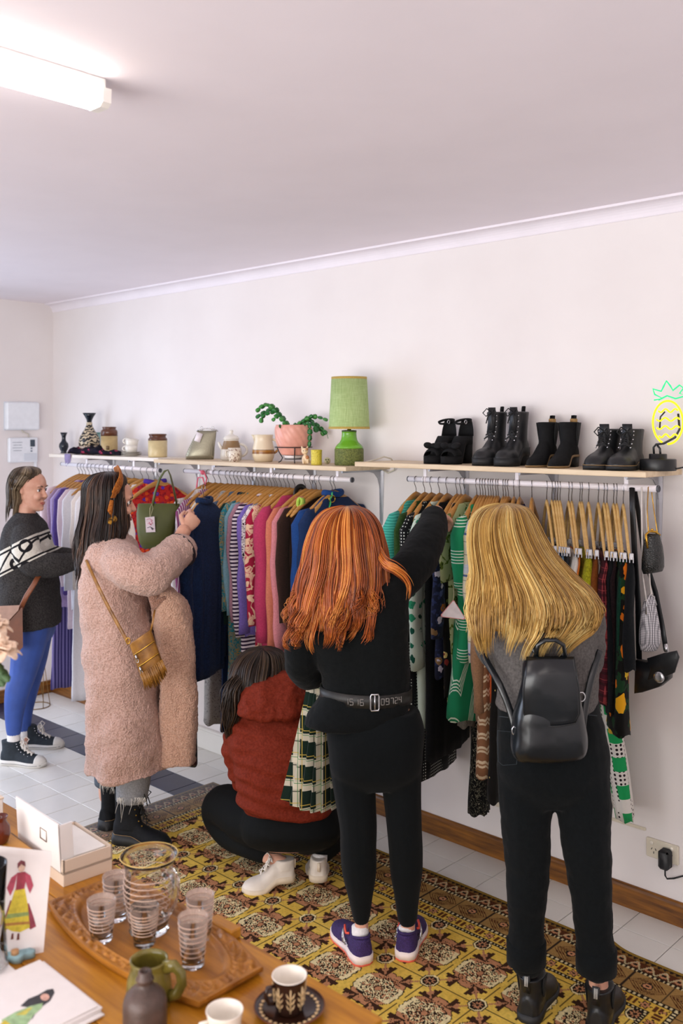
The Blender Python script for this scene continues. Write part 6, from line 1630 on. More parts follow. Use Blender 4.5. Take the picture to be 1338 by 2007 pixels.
# plaid skirt she holds on a hanger, with a green top pressed against her
TART = plaid('green_cream_tartan', '#12241c', [(0, .085, 0, .30, '#d6cdb8', .75), (1, .085, .1, .30, '#d6cdb8', .75), (0, .085, .12, .05, '#12241c', .8), (1, .085, .22, .05, '#12241c', .8), (0, .085, .62, .035, '#b9a04a', .9), (1, .085, .70, .035, '#b9a04a', .9), (0, .085, .80, .03, '#3f7a4a', .9), (1, .085, .88, .03, '#3f7a4a', .9)], (0, 2))
r = thing('skirt', 'pleated green and cream tartan skirt held out by the red-haired shopper', 'skirt', od(620, 1350, RD + .16), None, True, YAW)
rows = []; kk = (RD + .16) / FPX
for i in range(16):
    t_ = i / 15; v = 1342 + t_ * 222; xl = 602 - 8 * t_ - 44 * t_ ** 1.1; xr = 650 + 20 * t_; row = []
    for j in range(73):
        b = j / 72; pl = (j % 12) / 12; x = (xl + (xr - xl) * b - 620) * kk; yv = .004 + (.005 + .009 * t_) * (pl - .5) * 2 - .035 * math.sin(math.pi * b) * (1 + t_)
        row.append(V(x, yv, (1350 - v - (5 * t_ * math.sin(b * 3)) - 14 * t_ * b) * kk))
    rows.append(row)
o = MB().loft(rows, closed_ring=False, cap=False).build('pleats', TART, r, False); md = o.modifiers.new('s', 'SOLIDIFY'); md.thickness = .003
MB().loft([[V((x - 620) * kk, y, (1350 - v) * kk) for x, y in ((600, .0), (650, .0), (650, -.012), (600, -.012))] for v in (1338, 1352)]).build('waistband', TART, r, False)
MB().box(((613 - 620) * kk, -.012, (1350 - 1352) * kk), (.006, .003, .012)).build('buckle_tab', M_GOLD, r, False)
r = thing('top', 'bright green top held between the red-haired shopper and the rail', 'top', od(640, 1310, RD + .30))
m = MB(); sil(m, [(640, 1255, 10, .02, RD + .30), (638, 1275, 22, .03, RD + .30), (634, 1310, 26, .03, RD + .30), (632, 1342, 28, .03, RD + .30)]); m.build('top_body', knit('leaf_green', '#3f8a3a', .15), r)

# ================================================================== blonde in grey
BD = 2.98
blo = thing('person', 'standing woman with long blonde hair, grey top and black cuffed jeans, seen from behind', 'person', oz(1115, 2010, 0))
M_GREYK = knit('grey_marl', '#5c5856', .3, 420, .4)
M_BDEN = knit('black_denim', '#0a0e10', .25, 500, .35)
g_ = MB()
sil(g_, [(1070, 1386, 96, .118, BD), (1072, 1360, 97, .12, BD), (1072, 1320, 97, .122, BD), (1066, 1270, 100, .125, BD), (1062, 1220, 104, .128, BD + .01), (1060, 1180, 104, .12, BD + .03), (1058, 1150, 84, .10, BD + .05), (1050, 1125, 46, .075, BD + .07), (1042, 1100, 30, .06, BD + .09)], grow=.002)
limb(g_, [(1128, 1172, BD + .03, 38), (1150, 1205, BD + .02, 34), (1156, 1255, BD + .02, 31), (1152, 1300, BD + .05, 29), (1132, 1318, BD + .16, 25), (1100, 1290, BD + .26, 22)])
limb(g_, [(992, 1180, BD + .05, 36), (966, 1225, BD + .08, 33), (958, 1265, BD + .12, 30), (975, 1290, BD + .20, 26), (1000, 1270, BD + .28, 22)])
me = remeshed(g_, .0075, 6); displace(me, lambda c, n: .005 * mnoise.noise(V(c.x * 10, c.y * 10, c.z * 22)) + .0015 * mnoise.noise(c * 70)); obj('sweater', me, M_GREYK, blo)
j_ = MB()
sil(j_, [(1074, 1366, 97, .112, BD), (1076, 1400, 101, .118, BD), (1080, 1440, 106, .128, BD), (1083, 1490, 108, .13, BD), (1084, 1530, 106, .12, BD), (1084, 1570, 90, .09, BD)])
limb(j_, [(1030, 1500, BD, 57), (1030, 1560, BD, 54), (1030, 1620, BD - .005, 49), (1032, 1690, BD - .005, 44), (1031, 1760, BD - .005, 39), (1031, 1830, BD, 35), (1031, 1880, BD + .01, 35)])
limb(j_, [(1138, 1500, BD - .02, 56), (1142, 1560, BD - .03, 54), (1146, 1620, BD - .04, 51), (1152, 1690, BD - .045, 46), (1158, 1760, BD - .05, 41), (1165, 1830, BD - .05, 37), (1168, 1890, BD - .05, 36)])
me = remeshed(j_, .0075, 5); displace(me, lambda c, n: .006 * mnoise.noise(V(c.x * 8, c.y * 8, c.z * 18)) + .0015 * mnoise.noise(c * 55)); jn = obj('jeans', me, M_BDEN, blo)
for (u, v, d, rp) in ((1031, 1866, BD + .008, 36.5), (1168, 1882, BD - .05, 37.5)):
    k = d / FPX; c0, c1 = od(u, v - 26, d), od(u, v + 22, d)
    m = MB().tube([c0, c0 + (c1 - c0) * .05, c1 - (c1 - c0) * .05, c1], [rp * k * .97, rp * k * 1.06, rp * k * 1.05, rp * k * .96], 24)
    displace(m.mesh(), lambda c, n: 0); o = m.build('jeans_cuff', M_BDEN, jn)
def patch(uv, d, off, name, parent, mat):
    m = MB(); m.tube([od(u, v, d - off) for u, v in uv], .0012, 5, closed=True); return m.build(name, mat, parent)
M_STI = plain('dark_stitch', '#2a3238', .8)
patch([(975, 1432), (1015, 1436), (1012, 1498), (985, 1500), (976, 1492)], BD, .118, 'pocket_stitching', jn, M_STI)
MB().tube([od(978 + i * 16, 1404 + 4 * math.sin(i * .5), BD - .1 - .03 * math.sin(math.pi * i / 12)) for i in range(13)], .0013, 5).build('waist_seam', M_STI, jn)
bd = MB()
sil(bd, [(1074, 1420, 88, .10, BD), (1072, 1330, 84, .10, BD), (1062, 1220, 88, .105, BD + .01), (1058, 1150, 66, .085, BD + .05), (1048, 1118, 36, .065, BD + .08)])
limb(bd, [(1046, 1125, BD + .08, 30), (1025, 1095, BD + .12, 31), (1005, 1065, BD + .15, 34)])
limb(bd, [(1030, 1480, BD, 44), (1031, 1690, BD - .005, 33), (1031, 1830, BD, 25), (1034, 1890, BD + .01, 18), (1036, 1925, BD + .015, 17.5), (1040, 1955, BD + .02, 19)])
limb(bd, [(1138, 1480, BD - .02, 44), (1152, 1690, BD - .045, 34), (1165, 1830, BD - .05, 26), (1171, 1905, BD - .05, 19.5), (1174, 1945, BD - .045, 19), (1178, 1972, BD - .045, 20)])
limb(bd, [(1128, 1172, BD + .03, 28), (1156, 1255, BD + .02, 22), (1150, 1305, BD + .06, 19), (1100, 1290, BD + .26, 15), (1085, 1275, BD + .32, 13)]); limb(bd, [(992, 1180, BD + .05, 28), (962, 1262, BD + .12, 21), (1005, 1266, BD + .29, 14)])
hand(bd, od(1088, 1278, BD + .31), FWD * .9 - RGT * .3 + UP * .3, UP, .165, 1); hand(bd, od(1004, 1266, BD + .29), FWD * .9 + RGT * .2 + UP * .2, UP, .165, -1)
r_, f_, u_ = frame(FWD * .9 - RGT * .25 - UP * .45); head(bd, od(992, 1062, BD + .16), r_, f_, u_, .215)
obj('body', remeshed(bd, .005, 3), M_SKIN, blo)
HBLO = hair_mat('blonde_hair', '#7a5422', '#c2964a', '#f0d890')
mane([(988, 988, 18, .05, BD + .15), (988, 996, 42, .085, BD + .14), (987, 1018, 58, .105, BD + .11), (992, 1050, 68, .12, BD + .07), (1004, 1085, 78, .125, BD + .02), (1022, 1120, 92, .125, BD - .03), (1040, 1160, 112, .115, BD - .07), (1046, 1195, 122, .10, BD - .10), (1042, 1230, 116, .085, BD - .115), (1030, 1258, 100, .07, BD - .12), (1022, 1284, 90, .06, BD - .12)], 3000, HBLO, blo, 23, wave=(.026, 1.6), width=.0017, arc=(math.pi - .45, 2 * math.pi + .45), jitter=.10, tip=(.66, 1.0), curl=.008, clumps=80, segs=28)
M_CHB = plain('boot_black', '#16181b', .4, var=.2, vscale=60, bump=.1, bscale=300)
def pull_boot(u, v, d):
    h = oz(u, v, 0); h.z = 0
    s = Shoe(h, d, .265, .048, OUT_ROUND, .022, .010)
    H = [(0, .06), (.2, .075), (.42, .075), (.58, .060), (.75, .046), (.9, .034), (1, .012)]
    b = obj('boot', s.upper(H, [(.06, .48, .02, .040), (.10, .44, .02, .038), (.13, .43, .005, .041), (.142, .44, -.005, .043)]), M_CHB, blo)
    s.sole(1.07, True).build('sole', M_RUB, b)
    for sg in (-1, 1):
        MB().loft([[s.P(.22 + a, sg * hw, z), s.P(.22 - a, sg * hw, z), s.P(.22 - a, sg * (hw + .003), z), s.P(.22 + a, sg * (hw + .003), z)] for z, a, hw in ((.075, .02, .0385), (.11, .07, .0385), (.138, .085, .0415))]).build('elastic_panel', plain('black_elastic', '#101112'), b)
    m = MB().tube([s.P(.00, 0, .105), s.P(-.03, 0, .135), s.P(-.02, 0, .165), s.P(.01, 0, .160), s.P(.02, 0, .125)], .0018, 6, 7, up=s.s); o = m.build('pull_tab', M_CHB, b)
    m = MB()
    for sg in (-1, 0, 1): m.tube([s.P(-.038, sg * .004, .130), s.P(-.026, sg * .004, .160)], .0011, 5)
    m.build('tab_stripe', plain('tab_white', '#d8d6cf', .7), b)
pull_boot(1032, 2012, FWD * .88 + RGT * .45); pull_boot(1168, 2038, FWD * .88 + RGT * .45)
# leather backpack
M_BPK = NT('backpack_leather', .27, 0, .6); f = M_BPK.noise(9, 3); M_BPK.color(M_BPK.ramp(f, [(.3, S('#0a0e11')), (.7, S('#151a1e'))])); M_BPK.bump(M_BPK.noise(9, 2), .3, .02); M_BPK = M_BPK.done()
r = thing('backpack', 'small black leather backpack worn on the back of the blonde shopper', 'bag', od(1078, 1390, BD - .17))
QD = BD - .165
m = MB(); sil(m, [(1074, 1290, 34, .03, QD), (1076, 1300, 50, .048, QD), (1076, 1345, 56, .055, QD), (1074, 1400, 66, .062, QD), (1075, 1440, 72, .066, QD), (1076, 1470, 73, .062, QD), (1076, 1486, 66, .045, QD), (1076, 1490, 56, .03, QD)], p=3.2, yaw=.12)
me = remeshed(m, .006, 4); displace(me, lambda c, n: .006 * mnoise.noise(V(c.x * 12, c.y * 12, c.z * 14 + 3))); obj('bag_body', me, M_BPK, r)
rows = []
for i in range(15):
    t_ = i / 14; v = 1288 + 128 * t_; hw = 46 + 9 * min(1, t_ * 2) - 10 * max(0, t_ - .86) / .14; row = []
    for j in range(21):
        b = -1 + 2 * j / 20; vv = v + 7 * (1 - b * b) * t_
        row.append(od(1078 + hw * b + 3 * t_, vv, QD - .064 - .010 * math.sin(math.pi * min(1, t_ * 1.1)) + .018 * b * b + .020 * (1 - min(1, t_ * 4)) + .004 * math.sin(3 * b + 2 * t_)))
    rows.append(row)
o = MB().loft(rows, closed_ring=False, cap=False).build('flap', M_BPK, r); md = o.modifiers.new('s', 'SOLIDIFY'); md.thickness = .004
MB().tube([rows[i][0] - FWD * .003 for i in range(15)] + [rows[14][j] - FWD * .003 for j in range(21)] + [rows[14 - i][20] - FWD * .003 for i in range(15)], .0022, 6).build('flap_piping', M_BLEA, r)
MB().tube([od(1050, 1288, QD - .03), od(1052, 1264, QD - .035), od(1068, 1254, QD - .04), od(1088, 1254, QD - .04), od(1104, 1264, QD - .035), od(1108, 1288, QD - .03)], .008, 10, .7).build('grab_handle', M_BPK, r)
for pts in ([(1100, 1290, QD + .02), (1122, 1255, QD + .04), (1140, 1215, QD + .055), (1140, 1180, QD + .06)], [(1060, 1290, QD + .02), (1030, 1250, QD + .045), (1000, 1210, QD + .06), (980, 1185, QD + .08)], [(1012, 1440, QD + .02), (1000, 1395, QD + .04), (978, 1340, QD + .06), (950, 1290, QD + .12), (944, 1262, QD + .16)], [(1140, 1440, QD + .02), (1146, 1390, QD + .045), (1158, 1330, QD + .06), (1176, 1275, QD + .10)]):
    MB().tube([od(*q) for q in cat(pts, 4)], .0105, 8, .3, up=FWD).build('shoulder_strap', M_BPK, r)
for u, v in ((1010, 1432), (1139, 1366)): MB().tube([od(u + 7 * math.cos(a), v + 9 * math.sin(a), QD - .01) for a in [2 * math.pi * q / 14 for q in range(14)]], .0022, 6, closed=True).build('strap_buckle', M_SILV, r)
MB().tube([od(1128, 1420, QD - .03), od(1134, 1426, QD - .04)], .005, 8).build('zip_pull', M_SILV, r)

# ================================================================== crouching woman in a rust jacket
CD = 3.83
cro = thing('person', 'crouching woman in a rust quilted hooded jacket and black trousers, back to the camera', 'person', oz(545, 1735, 0))
M_RUST = NT('rust_quilt', .75, 0, .15); vq = M_RUST.n('ShaderNodeTexWave', wave_type='BANDS', bands_direction='DIAGONAL'); vq.inputs['Scale'].default_value = 9; M_RUST.l(M_RUST.co(), vq.inputs[0])
M_RUST.color(M_RUST.ramp(M_RUST.noise(120, 3), [(.3, S('#64200f')), (.7, S('#7c2c1a'))])).bump(M_RUST.noise(40, 3), .5, .01); M_RUST = M_RUST.done()
jk = MB()
sil(jk, [(566, 1590, 84, .12, CD), (560, 1570, 92, .135, CD), (556, 1530, 92, .14, CD), (552, 1480, 98, .145, CD + .02), (548, 1440, 104, .145, CD + .04), (545, 1405, 96, .13, CD + .06), (545, 1380, 66, .10, CD + .07), (545, 1360, 40, .07, CD + .08)], grow=.002)
limb(jk, [(472, 1428, CD + .05, 30), (464, 1470, CD + .05, 29), (474, 1515, CD + .08, 27), (492, 1545, CD + .18, 23), (520, 1540, CD + .30, 19)])
limb(jk, [(626, 1428, CD + .05, 32), (646, 1480, CD + .06, 31), (648, 1530, CD + .10, 29), (630, 1550, CD + .22, 24), (600, 1530, CD + .32, 19)])
me = remeshed(jk, .008, 5)
displace(me, lambda c, n: .0065 * math.sin(c.z * 105 + 14 * ((c - CAM).dot(RGT)) + 3 * mnoise.noise(c * 5)) * (.35 + .65 * max(0, mnoise.noise(c * 4 + V(3, 1, 2)) + .5)) + .010 * mnoise.noise(V(c.x * 12, c.y * 12, c.z * 28))); obj('jacket', me, M_RUST, cro)
hd = MB()
sil(hd, [(536, 1406, 50, .06, CD - .05), (532, 1396, 66, .085, CD - .045), (534, 1376, 68, .095, CD - .03), (540, 1350, 62, .09, CD - .005), (546, 1328, 46, .07, CD + .02), (552, 1314, 24, .035, CD + .035)])
me = remeshed(hd, .007, 5); displace(me, lambda c, n: .016 * mnoise.noise(V(c.x * 14, c.y * 14, c.z * 20 + 2)) + .006 * mnoise.noise(c * 45)); obj('hood', me, M_RUST, cro)
tr = MB()
sil(tr, [(566, 1660, 56, .06, CD + .03), (570, 1642, 92, .13, CD + .03), (572, 1610, 100, .17, CD + .02), (568, 1570, 84, .14, CD + .03)])
limb(tr, [(540, 1625, CD, 46), (490, 1605, CD + .10, 47), (446, 1580, CD + .24, 42), (432, 1592, CD + .30, 38), (452, 1630, CD + .24, 33), (490, 1656, CD + .09, 26), (514, 1670, CD + .05, 21)])
limb(tr, [(600, 1625, CD, 48), (640, 1610, CD + .14, 46), (668, 1590, CD + .28, 40), (664, 1620, CD + .28, 34), (644, 1652, CD + .12, 27), (632, 1672, CD + .06, 20)])
obj('trousers', remeshed(tr, .008, 6), plain('black_trouser', '#080b0c', .85, var=.15, vscale=90, spec=.2), cro)
bd = MB()
sil(bd, [(565, 1650, 70, .11, CD + .02), (556, 1530, 76, .115, CD), (548, 1440, 86, .12, CD + .04), (545, 1385, 52, .08, CD + .07)])
limb(bd, [(545, 1395, CD + .07, 26), (530, 1350, CD + .10, 26), (520, 1320, CD + .12, 26)])
limb(bd, [(540, 1620, CD, 34), (450, 1585, CD + .24, 28), (492, 1660, CD + .09, 17), (532, 1680, CD + .025, 14), (555, 1694, CD + .012, 14), (559, 1706, CD + .01, 14)]); limb(bd, [(600, 1620, CD, 34), (655, 1598, CD + .27, 28), (636, 1664, CD + .09, 18), (626, 1684, CD + .04, 13), (623, 1700, CD + .025, 13)])
limb(bd, [(472, 1428, CD + .05, 22), (470, 1515, CD + .08, 17), (528, 1535, CD + .33, 12)]); limb(bd, [(626, 1428, CD + .05, 22), (648, 1525, CD + .10, 18), (596, 1526, CD + .34, 12)])
hand(bd, od(530, 1534, CD + .33), FWD + RGT * .3, UP, .16, -1); hand(bd, od(596, 1526, CD + .34), FWD - RGT * .3, UP, .16, 1)
r_, f_, u_ = frame(FWD * .8 - RGT * .35 - UP * .35); head(bd, od(512, 1334, CD + .13), r_, f_, u_, .205)
obj('body', remeshed(bd, .006, 3), M_SKIN, cro)
HDK = hair_mat('dark_hair', '#120c08', '#2e2016', '#5c442e')
mane([(515, 1272, 18, .05, CD + .13), (514, 1279, 36, .08, CD + .12), (510, 1295, 47, .10, CD + .10), (506, 1318, 52, .11, CD + .08), (502, 1345, 52, .10, CD + .06), (498, 1372, 46, .07, CD + .04)], 800, HDK, cro, 31, wave=(.03, 2.0), width=.0022, jitter=.08, clumps=34, segs=20)
rr = random.Random(9); P_ = []; T_ = []
for i in range(260):
    a, b = rr.gauss(0, 1), rr.gauss(0, 1)
    base = [(480, 1320, CD + .02), (464, 1345, CD - .01), (456, 1375, CD - .02), (454, 1405, CD - .02), (450, 1432, CD - .015), (447, 1450, CD - .01)]
    q = cat(base, 4); n_ = rr.randint(15, len(q)); ps = []
    for j, x in enumerate(q[:n_]):
        s_ = .022 * math.sin(math.pi * min(1, .25 + j / 20 * .75)) + .003
        ps.append(od(*x) + RGT * (a * s_ * .7 + .006 * math.sin(j * .6 + b * 2)) + FWD * (b * s_ * .6))
    P_.append(ps); T_.append(rr.uniform(.1, .8))
strands(P_, 'ponytail', HDK, cro, .0022, T_)
M_WSH = plain('white_trainer', '#dcd2c6', .5, var=.06, vscale=20); M_WSO = plain('cream_sole', '#d9c9b2', .6, var=.05); M_WLA = plain('white_lace_cord', '#e6dfd6', .7)
def trainer(u, v, d, lift, L=.25):
    h = oz(u, v, 0); h.z = 0
    s = Shoe(h, d, L, .046, OUT_ROUND, .026, lift)
    H = [(0, .055), (.1, .060), (.22, .050), (.40, .062), (.55, .052), (.7, .042), (.85, .034), (.95, .024), (1, .010)]
    b = obj('trainer', s.upper(H, [(.05 + lift, .40, .0, .036), (.075 + lift, .39, -.005, .033), (.086 + lift, .36, -.01, .031)]), M_WSH, cro)
    s.sole(1.09).build('sole', M_WSO, b)
    if lift > .02:
        pass
    pts = [(.66, .078), (.58, .086 + lift * .2), (.50, .096 + lift * .4), (.44, .102 + lift * .6)]
    s.laces(pts, .018, .0022).build('laces', M_WLA, b)
    MB().tube([s.P(-.005, 0, s.plat + lift + .02), s.P(-.008, 0, s.plat + lift + .055)], .008, 8, .4).build('heel_tab', M_WSO, b)
    return s
sA = trainer(576, 1738, -RGT * .94 - FWD * .26, .034, .212); sB = trainer(624, 1750, FWD * .95 - RGT * .05, .040, .24)
MB().tube([od(560, 1704, CD + .01), od(552, 1690, CD + .014)], [.034, .033], 14).build('sock', M_SOCK, cro)
MB().tube([od(624, 1702, CD + .015), od(627, 1674, CD + .03)], [.033, .031], 14).build('sock', M_SOCK, cro)

# ================================================================== brunette in the pink coat
QB = 4.30
bru = thing('person', 'woman in long pink woolly coat and headband lifting a hanger from the middle rail', 'person', oz(245, 1650, 0))
def boucle(name, c1, c2, sc=150, st=1.0):
    t = NT(name, .95, 0, .1); f = t.noise(sc, 3); t.color(t.ramp(f, [(.32, S(c1)), (.68, S(c2))])).bump(f, st, .012); t.b.inputs['Sheen Weight'].default_value = .3; return t.done()
M_COAT = boucle('pink_boucle', '#bb9586', '#dcb7a9', 130)
ct = MB()
sil(ct, [(254, 1498, 77, .25, QB), (252, 1470, 76, .25, QB), (248, 1400, 73, .24, QB), (240, 1310, 69, .225, QB), (232, 1220, 67, .215, QB), (225, 1150, 63, .215, QB), (219, 1095, 55, .215, QB), (217, 1066, 45, .19, QB), (216, 1048, 32, .13, QB), (216, 1034, 24, .08, QB)], grow=0)
limb(ct, [(226, 1090, QB - .13, 36), (246, 1108, QB - .20, 40), (272, 1124, QB - .22, 41), (296, 1124, QB - .20, 41), (322, 1104, QB - .12, 38), (352, 1080, QB - .02, 34)], n=18)
limb(ct, [(226, 1090, QB + .14, 34), (262, 1130, QB + .20, 34), (292, 1160, QB + .16, 30), (312, 1164, QB + .08, 26)], n=16)
me = remeshed(ct, .0085, 6)
displace(me, lambda c, n: .012 * math.sin(c.x * 34 + 3 * mnoise.noise(c * 2.5)) * max(0, min(1, (1.0 - c.z) * 1.6)) + .016 * mnoise.noise(V(c.x * 9, c.y * 9, c.z * 12)) + .005 * mnoise.noise(c * 70))
obj('coat', me, M_COAT, bru)
e0 = od(353, 1079, QB - .02); axis = (od(353, 1079, QB - .02) - od(318, 1106, QB - .13)).normalized(); sd1 = axis.cross(UP).normalized(); sd2 = sd1.cross(axis)
m = MB().lathe([(.078, -.012), (.083, .004), (.079, .008), (.068, -.004), (.06, -.03)], (0, 0, 0), 28, cap=(0, 0))
m.v = [tuple(e0 + sd1 * v[0] + sd2 * v[1] + axis * v[2]) for v in m.v]; m.build('sleeve_lining', plain('dark_lining', '#1b1a20', .6), bru)
bd = MB()
sil(bd, [(246, 1470, 52, .17, QB), (234, 1250, 50, .165, QB), (222, 1120, 46, .165, QB), (217, 1066, 36, .15, QB), (217, 1046, 22, .07, QB)])
limb(bd, [(217, 1056, QB, 22), (217, 1030, QB, 22), (216, 1008, QB, 24)])
limb(bd, [(226, 1090, QB - .13, 24), (290, 1118, QB - .19, 20), (330, 1090, QB - .07, 17), (350, 1060, QB + .01, 14.5), (360, 1040, QB + .04, 13.5)])
limb(bd, [(226, 1090, QB + .14, 24), (292, 1158, QB + .16, 18), (322, 1166, QB + .04, 14), (336, 1168, QB - .01, 12)])
limb(bd, [(236, 1440, QB + .08, 34), (212, 1500, QB + .14, 20), (209, 1560, QB + .16, 15)]); limb(bd, [(258, 1440, QB - .07, 34), (260, 1520, QB - .08, 22), (256, 1590, QB - .07, 14)])
r_, f_, u_ = frame(RGT * .96 + FWD * .26 - UP * .10); PB = head(bd, od(219, 985, QB), r_, f_, u_, .225, 1.0)
hand(bd, od(338, 1168, QB - .01), RGT * .6 - UP * .6 + FWD * .2, UP * .5 + RGT * .6 - FWD * .3, .165, 1)
body = remeshed(bd, .0048, 3)
hb = MB(); wr = od(360, 1041, QB + .04)
hb.tube([od(348, 1064, QB + .005), od(356, 1050, QB + .03), wr + (od(372, 1024, QB + .06) - wr) * .25], [.036, .032, .030], 16)
hand(hb, wr, (od(384, 1010, QB + .09) - wr), -FWD * .75 - UP * .15 + RGT * .2, .185, -1, (.75, 1.0, .7), .05, .7)
hm = remeshed(hb, .0026, 4)
bm = bmesh.new(); bm.from_mesh(body); bm.from_mesh(hm); bm.to_mesh(body); bm.free(); body.polygons.foreach_set('use_smooth', [True] * len(body.polygons))
bo = obj('body', body, M_SKIN, bru)
face_parts(PB, .225, bo, plain('dark_brow', '#2a1c14', .7))
HBR = hair_mat('brunette_hair', '#0e0806', '#2b1a12', '#6b4a34')
mane([(211, 926, 12, .04, QB), (211, 932, 29, .075, QB), (207, 950, 38, .098, QB), (206, 980, 40, .105, QB - .005), (204, 1012, 43, .108, QB - .015), (199, 1045, 46, .11, QB - .03), (190, 1080, 40, .10, QB - .05), (178, 1110, 30, .08, QB - .06), (168, 1142, 22, .06, QB - .06)], 1700, HBR, bru, 41, wave=(.085, 1.9), width=.0024, jitter=.10, clumps=50, segs=24, tip=(.68, 1.04), curl=.006)
# orange headscarf band across the crown, its tail below the ear
M_BANDC = fabric('rust_scarf', lambda t: t.ramp(t.noise(120, 2), [(.35, S('#8a4a1c')), (.65, S('#b8702e'))]))
MB().tube([od(*q) for q in cat([(226, 924, QB + .085), (233, 921, QB + .03), (237, 927, QB - .045), (237, 940, QB - .095), (231, 954, QB - .118), (226, 965, QB - .122), (221, 976, QB - .118)], 4)], [.020] * 4 + [.025] * 17 + [.016] * 4, 12, .20, up=FWD).build('headband', M_BANDC, bru)
MB().tube([od(219, 980, QB - .112), od(216, 1000, QB - .108), od(218, 1014, QB - .104)], [.006, .009, .005], 8, 1.6).build('scarf_tail', M_BANDC, bru)
m = MB(); m.sphere(od(210, 1022, QB - .100), .030, 10, 8, (1.2, .6, .8)); m.sphere(od(222, 1018, QB - .100), .018, 10, 8); displace(m.mesh(), lambda c, n: 0); m.build('scarf_knot', fabric('gold_scarf', lambda t: t.ramp(t.noise(60, 2), [(.4, S('#4a2f12')), (.6, S('#b08030'))])), bru)
# jeans with frayed hems
M_LDEN = knit('faded_denim', '#8d8f94', .2, 500, .35); M_LDEN_SHADED = knit('faded_denim_shaded', '#56606c', .25, 500, .35)  # second denim is the same jeans darkened, shade painted into the far leg
def jean_leg(pts, nm, mat, frays):
    m = MB(); limb(m, pts, 18, .999); o = obj('jeans_leg', displace(m.mesh(), lambda c, n: .004 * mnoise.noise(c * 18)), mat, bru)
    rr = random.Random(len(nm)); fm = MB()
    for u, v, d, ln in frays:
        a = od(u, v, d); fm.tube([a, a - UP * (ln * .4) + RGT * rr.uniform(-.006, .006), a - UP * ln + RGT * rr.uniform(-.012, .012)], [.0016, .0013, .0007], 4)
    fo = fm.build('frayed_threads', plain('thread_white', '#d9d6d0', .9, var=.05), o); fo['kind'] = 'stuff'
rr = random.Random(4)
jean_leg([(210, 1455, QB + .12, 30), (210, 1490, QB + .13, 26), (209, 1535, QB + .15, 24)], 'b', M_LDEN_SHADED, [(194 + 30 * rr.random(), 1533, QB + .06, .02 + .04 * rr.random()) for _ in range(26)])
jean_leg([(262, 1450, QB - .07, 42), (262, 1500, QB - .07, 37), (258, 1566, QB - .07, 30)], 'fr', M_LDEN, [(232 + 52 * rr.random(), 1563, QB - .07 - .068, .01 + .03 * rr.random()) for _ in range(40)] + [(230 + 5 * q, 1563, QB - .139, .07 + .02 * q) for q in range(3)] + [(257, 1565, QB - .140, .07)])
M_NUB = plain('black_nubuck', '#14161a', .8, var=.2, vscale=90, bump=.15, bscale=400, spec=.25)
def combat(u, v, d, hi, facing):
    h = oz(u, v, 0); h.z = 0
    s = Shoe(h, d, .275, .050, OUT_ROUND, .030, .024)
    H = [(0, .06), (.2, .075), (.42, .076), (.58, .062), (.75, .050), (.9, .038), (1, .012)]
    b = obj('boot', s.upper(H, [(.08, .50, .02, .041), (.13, .46, .03, .040), (.18, .48, .03, .046), (hi, .50, .02, .052), (hi + .012, .50, .02, .052)]), M_NUB, bru)
    s.sole(1.07, True).build('sole', M_RUB, b); s.heel_block(.30, .96).build('heel', M_RUB, b)
    pts = [(.60, .110), (.545, .130), (.50, .155), (.48, .180), (.485, .205), (.49, .228)]
    s.laces(pts, .020, .0026, True).build('laces', M_LACE, b); s.eyelets([(x - .05, z) for x, z in pts], .026, .0034).build('eyelets', plain('brass', '#a8842e'), b)['kind'] = 'stuff'
    m = MB(); m.tube([s.P(x, sg * interp(s.out, x) * s.W * 1.07, .032 + s.rise(x)) for sg, xs_ in ((-1, [i / 14 for i in range(15)]),) for x in xs_], .0013, 5); m.build('welt_stitch', M_WELT, b)
combat(224, 1652, RGT * .97 - FWD * .24, .235, 0); combat(200, 1632, FWD * .80 + RGT * .42, .22, 1)
# crossbody fringed bag
M_TANB = NT('mustard_leather', .38, 0, .5); f = M_TANB.noise(22, 3); M_TANB.color(M_TANB.ramp(f, [(.3, S('#6e4416')), (.7, S('#a8742a'))])).bump(f, .3, .01); M_TANB = M_TANB.done()
r = thing('crossbody_bag', 'small mustard leather bag with zips and a fringe worn across the pink coat', 'bag', od(300, 1290, QB - .28))
BQ = QB - .285
cm = lambda a, b, dd=0.0: od(253 + a * 43 + b * 22, 1263 - a * 30 + b * 62, BQ + dd)      # a across, b down the tilted bag
rings = [[cm(a, b, -.016 * s_) for a, s_ in ((0, -.4), (.02, 0), (.1, 1), (.5, 1.25), (.9, 1), (.98, .3), (1, -.4), (.5, -.6))] for b in (0, .04, .3, .6, .95, 1.0)]
MB().loft(rings).build('bag_body', M_TANB, r)
for b0 in (.36, .74):
    z_ = MB().tube([cm(a, b0 - .0, -.0225) for a in (.04, .3, .6, .96)], .0026, 6).build('zip', M_GOLD, r)
    m = MB(); m.tube([cm(.10, b0 + .02, -.024), cm(.09, b0 + .16, -.026)], [.003, .006], 8); m.tube([cm(.085 + .05 * math.cos(a), b0 + .20 + .06 * math.sin(a), -.026) for a in [2 * math.pi * q / 10 for q in range(10)]], .0018, 5, closed=True); m.build('zip_pull', M_SILV, z_)
rr = random.Random(2); m = MB()
for i in range(70):
    a = (i + rr.random()) / 70; l_ = .36 + .12 * rr.random() + .15 * math.sin(math.pi * a); dd = -.024 - .008 * rr.random()
    m.tube([cm(a, .96, dd), cm(a + .02, .96 + l_ * .5, dd - .004), cm(a + rr.uniform(-.03, .06), .96 + l_, dd)], [.0035, .0032, .0012], 4)
fo = m.build('fringe', M_TANB, r); fo['kind'] = 'stuff'
st = [(168, 1098, QB - .20), (190, 1145, QB - .255), (215, 1195, QB - .265), (240, 1240, QB - .275), (252, 1262, BQ - .012)]
